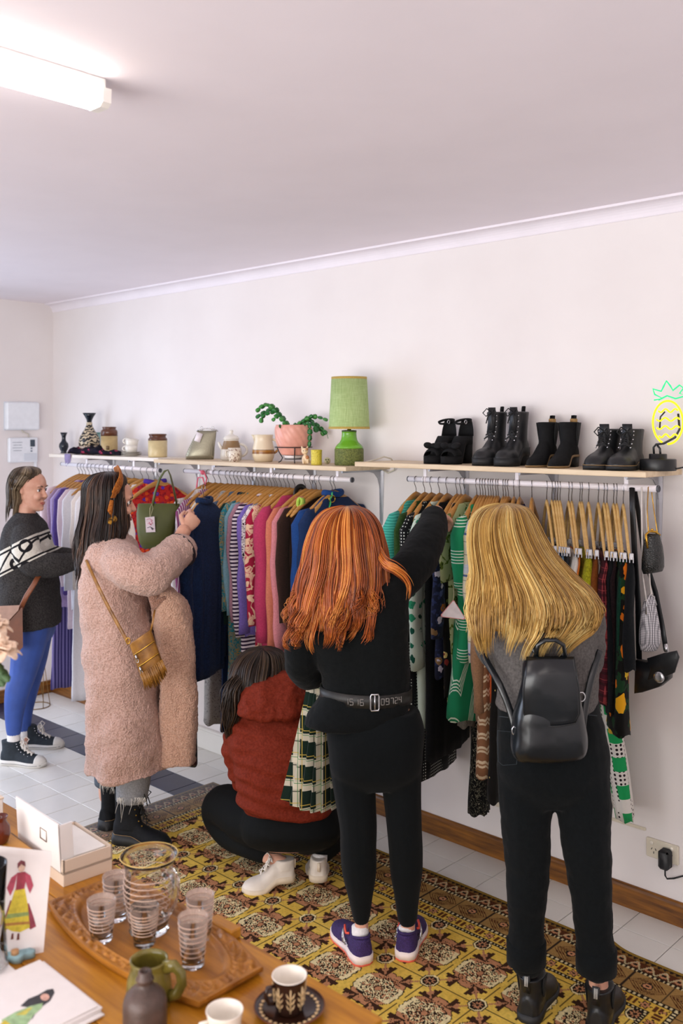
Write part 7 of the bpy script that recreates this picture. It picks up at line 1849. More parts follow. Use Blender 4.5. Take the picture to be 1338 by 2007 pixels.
MB().tube([od(*q) for q in cat(st, 4)], .0075, 8, .35, up=FWD).build('strap', M_TANB, r)
MB().tube([od(251 + 4 * math.cos(a), 1256 + 6 * math.sin(a), BQ - .014) for a in [2 * math.pi * q / 12 for q in range(12)]], .0022, 6, closed=True).build('strap_ring', M_GOLD, r)
MB().tube([cm(.96, .04), od(300, 1215, BQ + .0), od(303, 1196, BQ + .03)], .006, 8, .4).build('strap_end', M_TANB, r)
# coat and plaid skirt carried over her left arm
r = thing('coat', 'pale peach fur coat draped over the arm of the woman in pink', 'coat', od(345, 1300, QB))
m = MB(); DQ = QB - .06
sil(m, [(350, 1498, 35, .06, DQ), (350, 1440, 36, .07, DQ), (349, 1360, 37, .07, DQ), (345, 1280, 37, .072, DQ), (340, 1220, 37, .08, DQ), (330, 1180, 34, .085, DQ), (320, 1158, 24, .08, DQ), (312, 1146, 12, .05, DQ)])
me = remeshed(m, .008, 4); displace(me, lambda c, n: .010 * math.sin(c.x * 60 + 2 * mnoise.noise(c * 4)) * .5 + .012 * mnoise.noise(V(c.x * 14, c.y * 14, c.z * 9)) + .005 * mnoise.noise(c * 80)); obj('coat_body', me, boucle('peach_fur', '#bb8c74', '#e6bba2', 160), r)
m = MB().tube([od(u, v, DQ - .075) for u, v in ((309, 1150), (300, 1168), (303, 1190), (312, 1176), (326, 1172))], [.020, .026, .02, .02, .012], 12); obj('lapel', displace(m.mesh(), lambda c, n: .006 * mnoise.noise(c * 60)), boucle('peach_fur_dark', '#8e6450', '#c29480', 160), r)
r = thing('skirt', 'dark maroon tartan skirt hanging below the peach fur coat', 'skirt', od(362, 1440, QB + .02), None, True, YAW)
kk = (QB + .0) / FPX; rows = []
for i in range(10):
    t_ = i / 9; v = 1300 + t_ * 198; row = []
    for j in range(25):
        a = 2 * math.pi * j / 24 if False else j / 24 * 2 * math.pi; row.append(V((0 + (26 + 3 * t_) * math.cos(a) - 4) * kk, .045 * math.sin(a) + .006 * math.sin(5 * a), (1440 - v + 3 * math.sin(3 * a) * t_) * kk))
    rows.append(row[:-1])
MB().loft(rows).build('skirt_body', plaid('dark_maroon_tartan', '#151417', [(0, .06, 0, .35, '#3d1018', .8), (1, .06, .2, .35, '#3d1018', .8), (1, .03, .5, .06, '#8a8a6a', .5), (0, .03, .5, .06, '#8a6a4a', .5), (1, .06, .7, .05, '#7a2030', .8)], (0, 2)), r)
# navy knit dress lifted out on its hanger
hp = od(399, 955, QB + .27)
hanger(hp.x, hp.y, hp.z, YAW - .35, 'brown wooden hanger gripped by the woman in the pink coat', None)
garment('jumper', 'long navy knitted jumper held out on a hanger by the woman in pink', 'jumper', hp.x, hp.z, YAW - .35, knit('navy_knit', '#182a4a', .35, 200, .7), LEN(400, 1322, hp.z, hp.y) , hw=.165, th=.036, sleeve=.70, sleeve_th=.030, sr=.042, y=hp.y, collar=True, fold=.008)

# ================================================================== woman at the far left
QL = 5.34
lef = thing('person', 'woman at the far left in a charcoal patterned jumper and blue leggings', 'person', oz(42, 1490, 0))
t = NT('patterned_jumper', .9, 0, .15); co = t.co((1, 1, 1), (0, 0, 0)); sp = t.sep(co)
rx = t.math('ADD', t.math('MULTIPLY', sp[0], RGT.x), t.math('MULTIPLY', sp[1], RGT.y))
q = t.math('SUBTRACT', sp[2], t.math('MULTIPLY', rx, .50))
nz = t.math('ADD', q, t.math('MULTIPLY', t.noise(18, 1), .02))
zig = t.math('MULTIPLY', t.math('ABSOLUTE', t.math('SUBTRACT', t.math('FRACT', t.math('MULTIPLY', rx, 7.0)), .5)), .16)
base = t.ramp(t.noise(150, 3), [(.3, S('#262425')), (.7, S('#4a4745'))])
inb = t.math('MULTIPLY', t.math('GREATER_THAN', q, 1.085), t.math('LESS_THAN', q, 1.225))
lim = t.math('LESS_THAN', rx, .20)
wc = t.ramp(t.noise(150, 2), [(.3, S('#c9c2b4')), (.7, S('#e2dccf'))])
dd = t.math('ABSOLUTE', t.math('SUBTRACT', t.math('SUBTRACT', q, 1.115), zig))
mot = t.math('LESS_THAN', dd, .011)
vor = t.n('ShaderNodeTexVoronoi'); vor.inputs['Scale'].default_value = 9; vor.inputs['Randomness'].default_value = .3; t.l(co, vor.inputs[0])
ringm = t.math('LESS_THAN', t.math('ABSOLUTE', t.math('SUBTRACT', vor.outputs[0], .28)), .07)
e1 = t.math('LESS_THAN', t.math('ABSOLUTE', t.math('SUBTRACT', q, 1.205)), .006); e2 = t.math('LESS_THAN', t.math('ABSOLUTE', t.math('SUBTRACT', q, 1.100)), .006)
mot = t.math('MAXIMUM', t.math('MAXIMUM', mot, ringm), t.math('MAXIMUM', e1, e2))
t.color(t.mix(t.math('MULTIPLY', inb, lim), base, t.mix(mot, wc, S('#1e1c1e')))).bump(t.noise(220, 2), .6, .005); M_FAIR = t.done()
sw = MB()
sil(sw, [(62, 1224, 54, .20, QL), (58, 1200, 57, .215, QL), (56, 1150, 55, .215, QL), (54, 1100, 50, .215, QL), (52, 1060, 44, .21, QL), (50, 1032, 36, .18, QL), (50, 1014, 24, .10, QL), (52, 1004, 18, .07, QL)])
limb(sw, [(48, 1052, QL - .16, 27), (52, 1080, QL - .21, 28), (66, 1104, QL - .22, 27), (100, 1108, QL - .20, 24), (130, 1104, QL - .14, 20), (148, 1098, QL - .10, 15)])
limb(sw, [(52, 1052, QL + .16, 27), (72, 1085, QL + .20, 26), (108, 1092, QL + .16, 22), (140, 1092, QL + .10, 16)])
me = remeshed(sw, .009, 5); displace(me, lambda c, n: .008 * mnoise.noise(V(c.x * 10, c.y * 10, c.z * 14)) + .003 * mnoise.noise(c * 60)); obj('jumper', me, M_FAIR, lef)
bd = MB()
sil(bd, [(62, 1230, 40, .16, QL), (56, 1150, 40, .165, QL), (52, 1060, 34, .17, QL), (51, 1016, 18, .07, QL)])
limb(bd, [(51, 1030, QL, 17), (52, 1008, QL, 17), (54, 990, QL, 19)])
limb(bd, [(48, 1052, QL - .16, 18), (62, 1100, QL - .21, 15), (130, 1103, QL - .14, 11), (152, 1098, QL - .10, 9.5)]); limb(bd, [(52, 1052, QL + .16, 18), (108, 1092, QL + .16, 13), (146, 1091, QL + .10, 10)])
limb(bd, [(64, 1225, QL - .08, 28), (42, 1320, QL - .08, 19), (26, 1400, QL - .09, 12), (26, 1436, QL - .09, 11.5), (27, 1462, QL - .09, 12)]); limb(bd, [(72, 1225, QL + .10, 28), (60, 1320, QL + .13, 19), (46, 1400, QL + .16, 12), (46, 1428, QL + .16, 11.5), (48, 1452, QL + .16, 12)])
r_, f_, u_ = frame(RGT * .94 - FWD * .28 - UP * .10); PL = head(bd, od(60, 960, QL), r_, f_, u_, .222, .8)
hand(bd, od(150, 1098, QL - .10), RGT * .9 + UP * .1, -FWD + UP * .5, .16, 1); hand(bd, od(144, 1091, QL + .10), RGT, UP, .16, -1)
bo = obj('body', remeshed(bd, .0045, 3), M_SKIN, lef)
face_parts(PL, .222, bo, plain('fair_brow', '#5a4030', .7))
HLB = hair_mat('wet_fair_hair', '#2a2018', '#5e4a36', '#a08c70', .3)
mane([(53, 915, 10, .04, QL), (53, 919, 22, .07, QL), (51, 928, 28, .088, QL), (43, 942, 26, .095, QL + .005), (36, 958, 20, .095, QL + .01), (36, 975, 19, .09, QL + .015), (33, 990, 17, .085, QL + .02), (30, 1006, 16, .075, QL + .02), (27, 1022, 14, .06, QL + .02)], 700, HLB, lef, 51, wave=(.03, 1.5), width=.0020, jitter=.07, clumps=30, segs=18, tip=(.66, 1.02))
M_BLUEL = plain('blue_leggings', '#33509c', .6, var=.12, vscale=14)
lg = MB()
sil(lg, [(66, 1205, 38, .16, QL), (65, 1235, 40, .17, QL), (62, 1255, 36, .13, QL)])
limb(lg, [(64, 1230, QL - .08, 35), (54, 1275, QL - .08, 32), (45, 1320, QL - .08, 26), (34, 1355, QL - .085, 24), (28, 1395, QL - .09, 19), (27, 1434, QL - .09, 14.5)]); limb(lg, [(70, 1230, QL + .09, 34), (64, 1290, QL + .12, 28), (56, 1340, QL + .14, 22), (48, 1390, QL + .16, 17), (46, 1426, QL + .16, 14)])
obj('leggings', remeshed(lg, .008, 5), M_BLUEL, lef)
M_CANV = plain('dark_canvas', '#232b33', .85, var=.2, vscale=60); M_WRUB = plain('white_rubber', '#d8d5cf', .5, var=.05)
def hitop(u, v, d):
    h = oz(u, v, 0); h.z = 0
    s = Shoe(h, d, .268, .046, OUT_ROUND, .026, .004)
    H = [(0, .05), (.2, .065), (.42, .064), (.58, .050), (.75, .040), (.9, .032), (1, .012)]
    b = obj('high_top_shoe', s.upper(H, [(.06, .46, .02, .034), (.10, .42, .02, .034), (.125, .42, .01, .037), (.132, .41, .01, .037)]), M_CANV, lef)
    s.sole(1.10).build('sole', M_WRUB, b)
    m = MB(); rg = []
    for i in range(8):
        x = .80 + .195 * i / 7; w_ = interp(s.out, x) * s.W * 1.04; hh = interp(H, x) + .003; rg.append([s.P(x, w_ * math.cos(a), s.plat * .7 + hh * math.sin(a) ** .8) for a in [math.pi * k / 12 for k in range(13)]])
    m.loft(rg); m.build('toe_cap', M_WRUB, b)
    pts = [(.70, .064), (.62, .074), (.55, .086), (.50, .100), (.465, .114), (.45, .128)]
    s.laces(pts, .017, .003, True).build('laces', M_WLA, b); s.eyelets([(x - .05, z) for x, z in pts], .023, .0035).build('eyelets', M_SILV, b)['kind'] = 'stuff'
    MB().tube([s.P(x, -interp(s.out, x) * s.W * 1.115, .014) for x in [i / 14 for i in range(15)]], .0012, 5).build('sole_stripe', plain('navy_line', '#1c2436', .6), b)
hitop(3, 1496, RGT * .98 - FWD * .18); hitop(34, 1466, RGT * .96 + FWD * .06)
for q in ((27, 1448, QL - .09), (46, 1436, QL + .16)): MB().tube([od(q[0], q[1] - 12, q[2]), od(q[0], q[1] + 14, q[2])], [.036, .037], 14).build('sock', M_SOCK, lef)
r = thing('satchel', 'brown leather satchel hanging at the side of the woman at the far left', 'bag', od(28, 1235, QL - .26))
M_SATC = plain('saddle_leather', '#6b3618', .4, var=.15, vscale=20); SQ = QL - .27
MB().loft([[od(u, v, SQ + dd) for u, v in ((8, 1212), (44, 1190), (45, 1268), (38, 1276), (10, 1262))] for dd in (-.028, .028)]).build('bag_body', M_SATC, r, False)
MB().loft([[od(u, v, SQ + dd) for u, v in ((-6, 1188), (38, 1186), (36, 1196), (8, 1226), (-8, 1222))] for dd in (-.040, -.030)]).build('flap', plain('pinkish_leather', '#a88474', .45), r, False)
MB().tube([od(u, v, d) for u, v, d in ((40, 1194, SQ - .01), (52, 1168, SQ - .015), (66, 1146, SQ + .0), (76, 1128, SQ + .02))], .014, 8, .25, up=FWD).build('strap', plain('strap_leather', '#7d4526', .45), r)
# wire basket stand on the floor behind her
p = oz(72, 1384, 0)
r = thing('wire_stand', 'gold wire stand with a round base on the tiles under the pale dresses', 'stand', p)
M_GW = plain('gold_wire', '#8a6a3c', .35, .7, var=0)
MB().tube([p + V(.085 * math.cos(a), .085 * math.sin(a), .003) for a in [2 * math.pi * q / 32 for q in range(32)]], .003, 6, closed=True).build('base_ring', M_GW, r)
for i in range(6):
    a = 2 * math.pi * i / 6; b = a + .5; MB().tube([p + V(.085 * math.cos(a), .085 * math.sin(a), .003), p + V(.05 * math.cos(b), .05 * math.sin(b), .30)], .0025, 6).build('wire', M_GW, r)
MB().tube([p + V(.05 * math.cos(a), .05 * math.sin(a), .30) for a in [2 * math.pi * q / 24 for q in range(24)]], .003, 6, closed=True).build('top_ring', M_GW, r)

# ================================================================== foreground table
TZ = .75
M_TBL = wood('table_wood', '#8c520c', '#c98a22', .32, .8, 0)
tb = thing('table', 'honey-coloured wooden table in the foreground carrying glassware and prints', 'table', (.6, -2.6, 0))
TX0, TX1, TY1, TY0 = -.75, 1.455, -2.092, -3.05
nb = 5; bw = (TY1 - TY0) / nb
for i in range(nb):
    yc = TY1 - bw * (i + .5); MB().box(((TX0 + TX1) / 2, yc, TZ - .016), ((TX1 - TX0) / 2, bw / 2 - .0008, .016), b=.002).build('plank', M_TBL, tb, False)
MB().box(((TX0 + TX1) / 2, TY1 - .06, TZ - .075), ((TX1 - TX0) / 2 - .05, .012, .042)).build('apron', M_TBL, tb, False)
for x in (TX0 + .08, TX1 - .08):
    for y in (TY1 - .08, TY0 + .08): MB().loft([[V(x + a * k, y + b * k, z) for a, b in ((-1, -1), (1, -1), (1, 1), (-1, 1))] for z, k in ((0, .020), (.5, .028), (TZ - .033, .032))]).build('leg', M_TBL, tb, False)
bp = oz(452, 1822, TZ + .0)
r = thing('wood_block', 'small wooden block at the back edge of the table beside the tray', 'block', (bp.x, TY1 - .028, TZ))
MB().box((bp.x - .0, TY1 - .016, TZ + .012), (.042, .015, .0115), b=.003).build('block_body', M_TBL, r, False)
# carved tray
M_TRAY = wood('carved_tray_wood', '#74420f', '#b87a2c', .42, .7, 0)
A_, D_, C_ = oz(94, 1767, TZ + .018), oz(392, 1964, TZ + .018), oz(515, 1894, TZ + .018)
ctr = (A_ + C_) / 2; ex = (D_ - A_); Lx = ex.length; ex.normalize(); ey = (C_ - D_); ey = ey - ex * ey.dot(ex); Ly = ey.length; ey.normalize()
r = thing('tray', 'carved wooden tray with a recessed oval holding the glass jug and tumblers', 'tray', (ctr.x, ctr.y, TZ))
nx_, ny_ = 150, 110; bulge = .045
top = []; 
for i in range(nx_ + 1):
    a = -1 + 2 * i / nx_; half = Ly / 2 + bulge * (1 - a * a); row = []
    for j in range(ny_ + 1):
        b = -1 + 2 * j / ny_; X_, Y_ = a * Lx / 2, b * half
        e = math.hypot(X_ / (Lx / 2 * .86), Y_ / (Ly / 2 * .98 + bulge * .35)); z = .018
        if e < 1: z = .018 - .010 * smooth(1.0, .93, e) if False else .018 - .010 * (1 - smooth(.93, 1.0, e))
        elif e < 1.05: z = .018 + .002 * math.sin((e - 1) / .05 * math.pi)
        else:
            edge = min((1 - abs(a)) * Lx / 2, (1 - abs(b)) * half)
            if edge > .008:
                q = V(X_ * 26, Y_ * 26, 2.0); wv = mnoise.noise(q * .55); z += .0055 * math.sin(7 * (q.x + 2.5 * wv)) * math.sin(6 * (q.y - 2.2 * wv)) - .0036 * abs(math.sin(5 * (q.x - q.y) + 5 * wv))
        if e > 1.0 and .05 > 0 and 1.05 <= e < 1.11: z = .0165 + .0022 * math.sin(math.atan2(Y_, X_) * 110)
        row.append(V(ctr.x, ctr.y, TZ + z) + ex * X_ + ey * Y_)
    top.append(row)
m = MB(); m.loft(top, closed_ring=False, cap=False)
edge = [top[i][0] for i in range(nx_ + 1)] + [top[nx_][j] for j in range(1, ny_ + 1)] + [top[i][ny_] for i in range(nx_ - 1, -1, -1)] + [top[0][j] for j in range(ny_ - 1, 0, -1)]
m.loft([edge, [V(p.x, p.y, TZ + .008) for p in edge], [V(ctr.x + (p.x - ctr.x) * .96, ctr.y + (p.y - ctr.y) * .96, TZ + .0005) for p in edge]], cap=False)
m.build('tray_body', M_TRAY, r)
# glassware
M_GLASS = glass_mat('clear_glass')
t = NT('white_enamel_line', .4); t.color(S('#d9b9a4')); M_GLINE = t.done()
def ring_tube(p, r_, z, th): return MB().tube([p + V(r_ * math.cos(a), r_ * math.sin(a), z) for a in [2 * math.pi * q / 40 for q in range(40)]], th, 5, closed=True)
def tumbler(u, v, label, h=.098, rt=.031, rb=.0235):
    p = oz(u, v, TZ + .0085); r = thing('glass_tumbler', label, 'glass', p, 'ringed glass tumblers')
    MB().lathe([(1e-7, .0), (rb * .9, 0), (rb, .003), (rb * 1.03, .02), (rt, h), (rt - .0016, h), (rb * 1.0 - .0014, .02), (rb * .85, .010), (1e-7, .009)], p, 36).build('glass_body', M_GLASS, r)
    for k in range(7):
        z = .028 + (h - .04) * k / 6; R_ = rb * 1.03 + (rt - rb * 1.03) * (z - .02) / (h - .02) + .0003; ring_tube(p, R_, z, .0008).build('painted_ring', M_GLINE, r)
tumbler(199, 1842, 'glass tumbler with painted rings left of the jug on the tray', .088); tumbler(228, 1800, 'glass tumbler half hidden behind the left side of the jug', .098)
tumbler(283, 1850, 'glass tumbler directly in front of the jug', .082); tumbler(378, 1892, 'glass tumbler right of the jug, front one of the right pair', .102); tumbler(392, 1838, 'glass tumbler right of the jug, back one of the right pair', .095)
p = oz(292, 1822, TZ + .0085)
r = thing('glass_jug', 'tall clear glass jug with painted rings and a handle on the tray', 'jug', p)
pr = [(.040, .0), (.044, .003), (.041, .008), (.045, .03), (.053, .075), (.056, .10), (.053, .125), (.051, .138), (.057, .155), (.064, .166)]
MB().lathe([(1e-7, 0)] + pr + [(.0622, .1665), (.0550, .155), (.0490, .138), (.0510, .125), (.0540, .10), (.0510, .075), (.043, .03), (.038, .012), (1e-7, .011)], p, 48).build('jug_body', M_GLASS, r)
for k in range(9):
    z = .03 + .095 * k / 8; R_ = interp([(b, a) for a, b in pr], z) + .0004; ring_tube(p, R_, z, .0009).build('painted_ring', M_GLINE, r)
ring_tube(p, .0632, .1662, .0010).build('gold_rim', plain('gilt', '#e0bd6a', .3, .2, var=0), r)
hd_ = (RGT * .75 - FWD * .6).normalized(); MB().tube([p + hd_ * a + UP * z for a, z in ((.054, .136), (.072, .150), (.088, .138), (.090, .110), (.080, .080), (.066, .062), (.053, .056))], [.009, .010, .009, .008, .008, .008, .010], 12).build('handle', M_GLASS, r)
# stoneware bottle and green jug
p = oz(284, 2045, TZ); k = ((p - CAM).dot(FWD)) / FPX
r = thing('bottle', 'small dark brown stoneware bottle at the front of the table', 'bottle', p)
t = NT('brown_stoneware', .42, 0, .5); f = t.noise(40, 4); zc = t.sep(t.co())[2]; t.color(t.ramp(f, [(.3, S('#3a2a22')), (.7, S('#554038'))])).bump(t.noise(260, 2), .3, .003); M_BOT = t.done()
MB().lathe([(1e-7, 0), (.036, 0), (.039, .003), (.040, .02), (.0395, .075), (.036, .088), (.027, .098), (.016, .105), (.0135, .110), (.0140, .114), (.0165, .117), (.0150, .121), (.0125, .124), (.0125, .131), (.0105, .133), (.007, .131), (.006, .10), (1e-7, .09)], p, 40).build('bottle_body', M_BOT, r)
p = oz(292, 1975, TZ)
r = thing('jug', 'olive green glazed stoneware jug with a handle behind the brown bottle', 'jug', p)
M_OLG = NT('olive_glaze', .22, 0, .5); f = M_OLG.noise(16, 3); M_OLG.color(M_OLG.ramp(f, [(.3, S('#5a5220')), (.7, S('#8a7a34'))])); M_OLG = M_OLG.done()
MB().lathe([(1e-7, 0), (.034, 0), (.040, .006), (.044, .03), (.042, .055), (.036, .075), (.0345, .085), (.037, .092), (.0365, .095), (.033, .0945), (.031, .085), (.033, .07), (.038, .05), (.03, .012), (1e-7, .01)], p, 40).build('jug_body', M_OLG, r)
hd_ = (RGT * .95 - FWD * .3).normalized(); MB().tube([p + hd_ * a + UP * z for a, z in ((.034, .084), (.055, .090), (.068, .078), (.070, .058), (.060, .038), (.042, .030))], [.010, .009, .0085, .008, .008, .009], 10, 1.3).build('handle', M_OLG, r)
# coffee cups
M_CWH = plain('white_porcelain', '#ece4d8', .2, var=.03); M_CBR = plain('dark_brown_glaze', '#2e1a12', .2, var=.15); M_CRM = plain('cream_slip', '#d9b887', .35, var=.08)
p = oz(567, 1986, TZ)
r = thing('saucer', 'dark brown saucer with a ring of cream dots under the coffee cup', 'saucer', p)
MB().lathe([(1e-7, .002), (.030, 0), (.034, .002), (.056, .008), (.067, .015), (.066, .0175), (.055, .011), (.034, .006), (1e-7, .005)], p, 48).build('saucer_plate', M_CBR, r)
MB().tube([p + V(.0668 * math.cos(a), .0668 * math.sin(a), .0162) for a in [2 * math.pi * q / 48 for q in range(48)]], .0016, 6, closed=True).build('saucer_rim', plain('rust_rim', '#6a3a1e', .25), r)
for i in range(30):
    a = 2 * math.pi * i / 30; MB().sphere(p + V(.0555 * math.cos(a), .0555 * math.sin(a), .0118), .0042, 8, 5, (1, 1, .4)).build('dot', M_CRM, r)
def coffee_cup(p, name, label, outer, pattern):
    r = thing(name, label, 'cup', p)
    MB().lathe([(1e-7, 0), (.024, 0), (.026, .003), (.028, .02), (.0305, .050), (.033, .064), (.034, .067)], p, 40, cap=(0, 0)).build('cup_body', outer, r)
    MB().lathe([(.034, .067), (.0335, .0685), (.0315, .067), (.028, .045), (.024, .012), (1e-7, .009)], p, 40, cap=(0, 0)).build('cup_inside', M_CWH, r)
    if pattern:
        for i in range(8):
            a0 = 2 * math.pi * i / 8 + .1; e = lambda a, z, g=.0006: p + V(math.cos(a), math.sin(a), 0) * (interp([(0, .025), (.003, .026), (.02, .028), (.05, .0305), (.067, .034)], z) + g) + UP * z
            m = MB().tube([e(a0, .010), e(a0, .034), e(a0, .056)], .0012, 5)
            for z in (.016, .027, .038):
                for sg in (-1, 1): m.tube([e(a0 + sg * .05, z), e(a0 + sg * .17, z + .004), e(a0 + sg * .27, z + .010)], [.0008, .0026, .0008], 6, .5)
            m.build('sprig', M_CRM, r)
    hd_ = (-RGT * .85 - FWD * .45).normalized(); MB().tube([p + hd_ * a + UP * z for a, z in ((.030, .054), (.046, .055), (.050, .040), (.043, .024), (.028, .020))], .0038, 8).build('handle', outer, r)
coffee_cup(p + V(0, 0, .0062), 'coffee_cup', 'dark brown coffee cup with cream sprigs on the dotted saucer', M_CBR, True)
p = oz(440, 2052, TZ)
coffee_cup(p, 'coffee_cup', 'white coffee cup at the very front edge of the picture', M_CWH, False)
# card boxes
M_BOXC = plain('cream_card', '#ddc9b4', .7, var=.03, vscale=8); M_BOXP = plain('white_card', '#e6e0dc', .7, var=.03, vscale=8); M_PAPER = plain('white_paper', '#ebe6df', .8, var=.03)
f0, f1, f2 = oz(124, 1740, TZ), oz(220, 1706, TZ), oz(93, 1716, TZ)
e1 = (f1 - f0); w1 = e1.length; e1.normalize(); e2 = f2 - f0; e2 = e2 - e1 * e2.dot(e1); e2.normalize(); w2 = .20; BH = .030
RM = Matrix((e1, e2, UP)).transposed()
r = thing('gift_box', 'closed flat cream card box, lower one of the two by the glass tray', 'box', f0)
MB().box(f0 + e1 * (w1 / 2) + e2 * (w2 / 2) + UP * (BH / 2), (w1 / 2, w2 / 2, BH / 2), RM, b=.0015).build('box_base', M_BOXC, r, False)
MB().box(f0 + e1 * (w1 / 2) + e2 * (w2 / 2) + UP * (BH + .0006), (w1 / 2 + .001, w2 / 2 + .001, .0006), RM).build('box_seam', plain('card_edge', '#a89480', .8), r, False)
z0 = UP * (BH + .0014); UH = .032
r = thing('gift_box', 'open cream card box with its lid raised, stacked on the closed one', 'box', f0 + z0)
m = MB(); c0 = f0 + z0
m.box(c0 + e1 * (w1 / 2) + e2 * (w2 / 2) + UP * .002, (w1 / 2, w2 / 2, .002), RM)
m.box(c0 + e1 * (w1 / 2) + e2 * .002 + UP * (UH / 2), (w1 / 2, .002, UH / 2), RM).box(c0 + e1 * (w1 / 2) + e2 * (w2 - .002) + UP * (UH / 2), (w1 / 2, .002, UH / 2), RM)
m.box(c0 + e1 * .002 + e2 * (w2 / 2) + UP * (UH / 2), (.002, w2 / 2, UH / 2), RM).box(c0 + e1 * (w1 - .002) + e2 * (w2 / 2) + UP * (UH / 2), (.002, w2 / 2, UH / 2), RM)
m.build('box_base', M_BOXC, r, False)
MB().box(c0 + e1 * (w1 / 2 + .006) + e2 * (w2 / 2 + .01) + UP * (UH * .72), (w1 / 2 - .012, w2 / 2 - .014, .003), RM).build('card_insert', M_PAPER, r, False)
lid = MB(); LM = Matrix((e1, e2, UP)).transposed()
lid.box(c0 - e1 * .004 + e2 * (w2 / 2 + .03) + UP * (.062), (.0022, w2 / 2 + .02, .060), RM @ Matrix.Rotation(-.06, 3, 'Y'))
lid.box(c0 + e1 * .013 + e2 * (.012) + UP * (.068), (.018, .002, .050), RM @ Matrix.Rotation(-.06, 3, 'Y'))
lid.build('box_lid', M_BOXP, r, False)
lf = lambda a, z: c0 - e1 * (.004 + .0038) + e2 * a + UP * z
m = MB(); m.tube([lf(.075, .058), lf(.11, .058), lf(.11, .084), lf(.075, .084)], .0012, 5, closed=True); m.build('label_frame', plain('label_bronze', '#6a5444', .5), r)
MB().box(c0 + e1 * (w1 * .36) + e2 * (w2 * .30) + UP * (UH * .72 + .0034), (.006, .004, .0004), RM).build('insert_mark', plain('mark_brown', '#5a4a42', .7), r, False)
# wooden box at the left with a brown vase, white box behind
M_HON = wood('honey_box_wood', '#96600f', '#cc8f2a', .4, .7, 0)
q0 = oz(60, 1712, TZ); 
r = thing('wooden_box', 'honey wooden box behind the standing print card', 'box', q0)
MB().box(q0 - e1 * .155 + e2 * .05 + UP * .031, (.160, .075, .031), RM, b=.004).build('box_body', M_HON, r, False)
MB().box(q0 - e1 * .155 + e2 * .05 + UP * .0605, (.1605, .0755, .0012), RM).build('lid_line', plain('wood_dark_line', '#6a4414', .5), r, False)
vz = TZ + .063; vp = oz(0, 1652, vz); 
r = thing('vase', 'glossy reddish-brown vase on the wooden box at the left edge', 'vase', vp)
MB().lathe([(1e-7, 0), (.016, 0), (.020, .004), (.026, .024), (.024, .042), (.016, .054), (.015, .060), (.020, .068), (.019, .069), (.013, .061), (1e-7, .05)], vp, 36).build('vase_body', plain('oxblood_glaze', '#5a2416', .15, var=.2, vscale=12), r)
q1 = oz(8, 1640, TZ)
r = thing('box', 'white card box at the left edge behind the wooden box', 'box', q1)
MB().box(q1 - e1 * .06 + e2 * .10 + UP * .045, (.075, .06, .045), RM, b=.002).build('box_body', M_BOXP, r, False)
MB().box(q1 - e1 * .06 + e2 * .10 + UP * .0905, (.0765, .0615, .0025), RM, b=.001).build('box_lid', M_BOXC, r, False)
# print card standing in a blue cloud stand
M_PRINTC = plain('print_paper', '#e9e2e0', .75, var=.02)
def painted(name, polys, plane, parent):
    """flat printed shapes on a card: list of (colour, outline)"""
    for i, (c, nm, pts) in enumerate(polys):
        P = [plane(a, b, .0003 + .00015 * i) for a, b in pts]
        cc_ = sum(P, V(0, 0, 0)) / len(P)
        m = MB(); m.add(P + [cc_], [(j, (j + 1) % len(P), len(P)) for j in range(len(P))]); m.build(nm, plain('ink_' + c.lstrip('#'), c, .75, var=.2, vscale=90), parent, False)
sc_ = oz(30, 1876, TZ); K2 = (sc_ - CAM).dot(FWD) / FPX
r = thing('print_card', 'art card of a woman in red top and yellow skirt propped in a blue stand', 'card', sc_)
cn = (-FWD * .92 + RGT * .38).normalized(); cr = UP.cross(cn).normalized(); cu = (UP * .99 + (-cn) * .14).normalized(); cn2 = cr.cross(cu)
crd = lambda a, b, g=0.0: sc_ + UP * .020 + cr * ((a - 30) * K2 * 1.09) + cu * ((1850 - b) * K2) + cn2 * g
quad = [(-22, 1852), (78, 1872), (95, 1682), (-6, 1652)]
rgs = [[crd(a, b, g) for a, b in quad] for g in (0, -.0012)]
MB().loft(rgs).build('card_sheet', M_PRINTC, r, False)
ell = lambda cx, cy, rx, ry, n=18, w_=0.0: [(cx + rx * (1 + w_ * math.sin(7 * q)) * math.cos(q), cy + ry * (1 + w_ * math.sin(5 * q)) * math.sin(q)) for q in [2 * math.pi * i / n for i in range(n)]]
o_ = painted('', [('#8a3a48', 'ink_ruffle', [(22, 1760), (12, 1790), (8, 1815), (22, 1812), (24, 1770), (54, 1772), (62, 1800), (66, 1818), (56, 1822), (50, 1775)]),
    ('#c9b53a', 'ink_skirt', [(30, 1742), (47, 1742), (52, 1775), (55, 1818), (38, 1823), (24, 1818), (9, 1806), (20, 1775)]), ('#8a9a5a', 'ink_skirt_band', [(17, 1785), (53, 1788), (54, 1795), (14, 1793)]), ('#a8763a', 'ink_skirt_band', [(12, 1801), (55, 1806), (55, 1811), (11, 1806)]),
    ('#b04a5e', 'ink_sleeve', [(34, 1712), (24, 1718), (16, 1736), (22, 1752), (28, 1740), (32, 1724)]), ('#b04a5e', 'ink_sleeve', [(48, 1712), (57, 1720), (62, 1740), (56, 1754), (51, 1740), (48, 1726)]), ('#9a3a4a', 'ink_bodice', [(34, 1711), (48, 1711), (49, 1730), (46, 1743), (31, 1743), (33, 1728)]),
    ('#d6b8a4', 'ink_face', ell(42, 1702, 6, 9)), ('#7a4048', 'ink_hair', [(35, 1703), (35, 1693), (41, 1688), (48, 1692), (49, 1702), (46, 1696), (41, 1694), (37, 1698)]), ('#6a3428', 'ink_boot', [(24, 1822), (27, 1822), (27, 1833), (22, 1833)]), ('#6a3428', 'ink_boot', [(34, 1824), (37, 1824), (37, 1836), (32, 1836)])], crd, r)
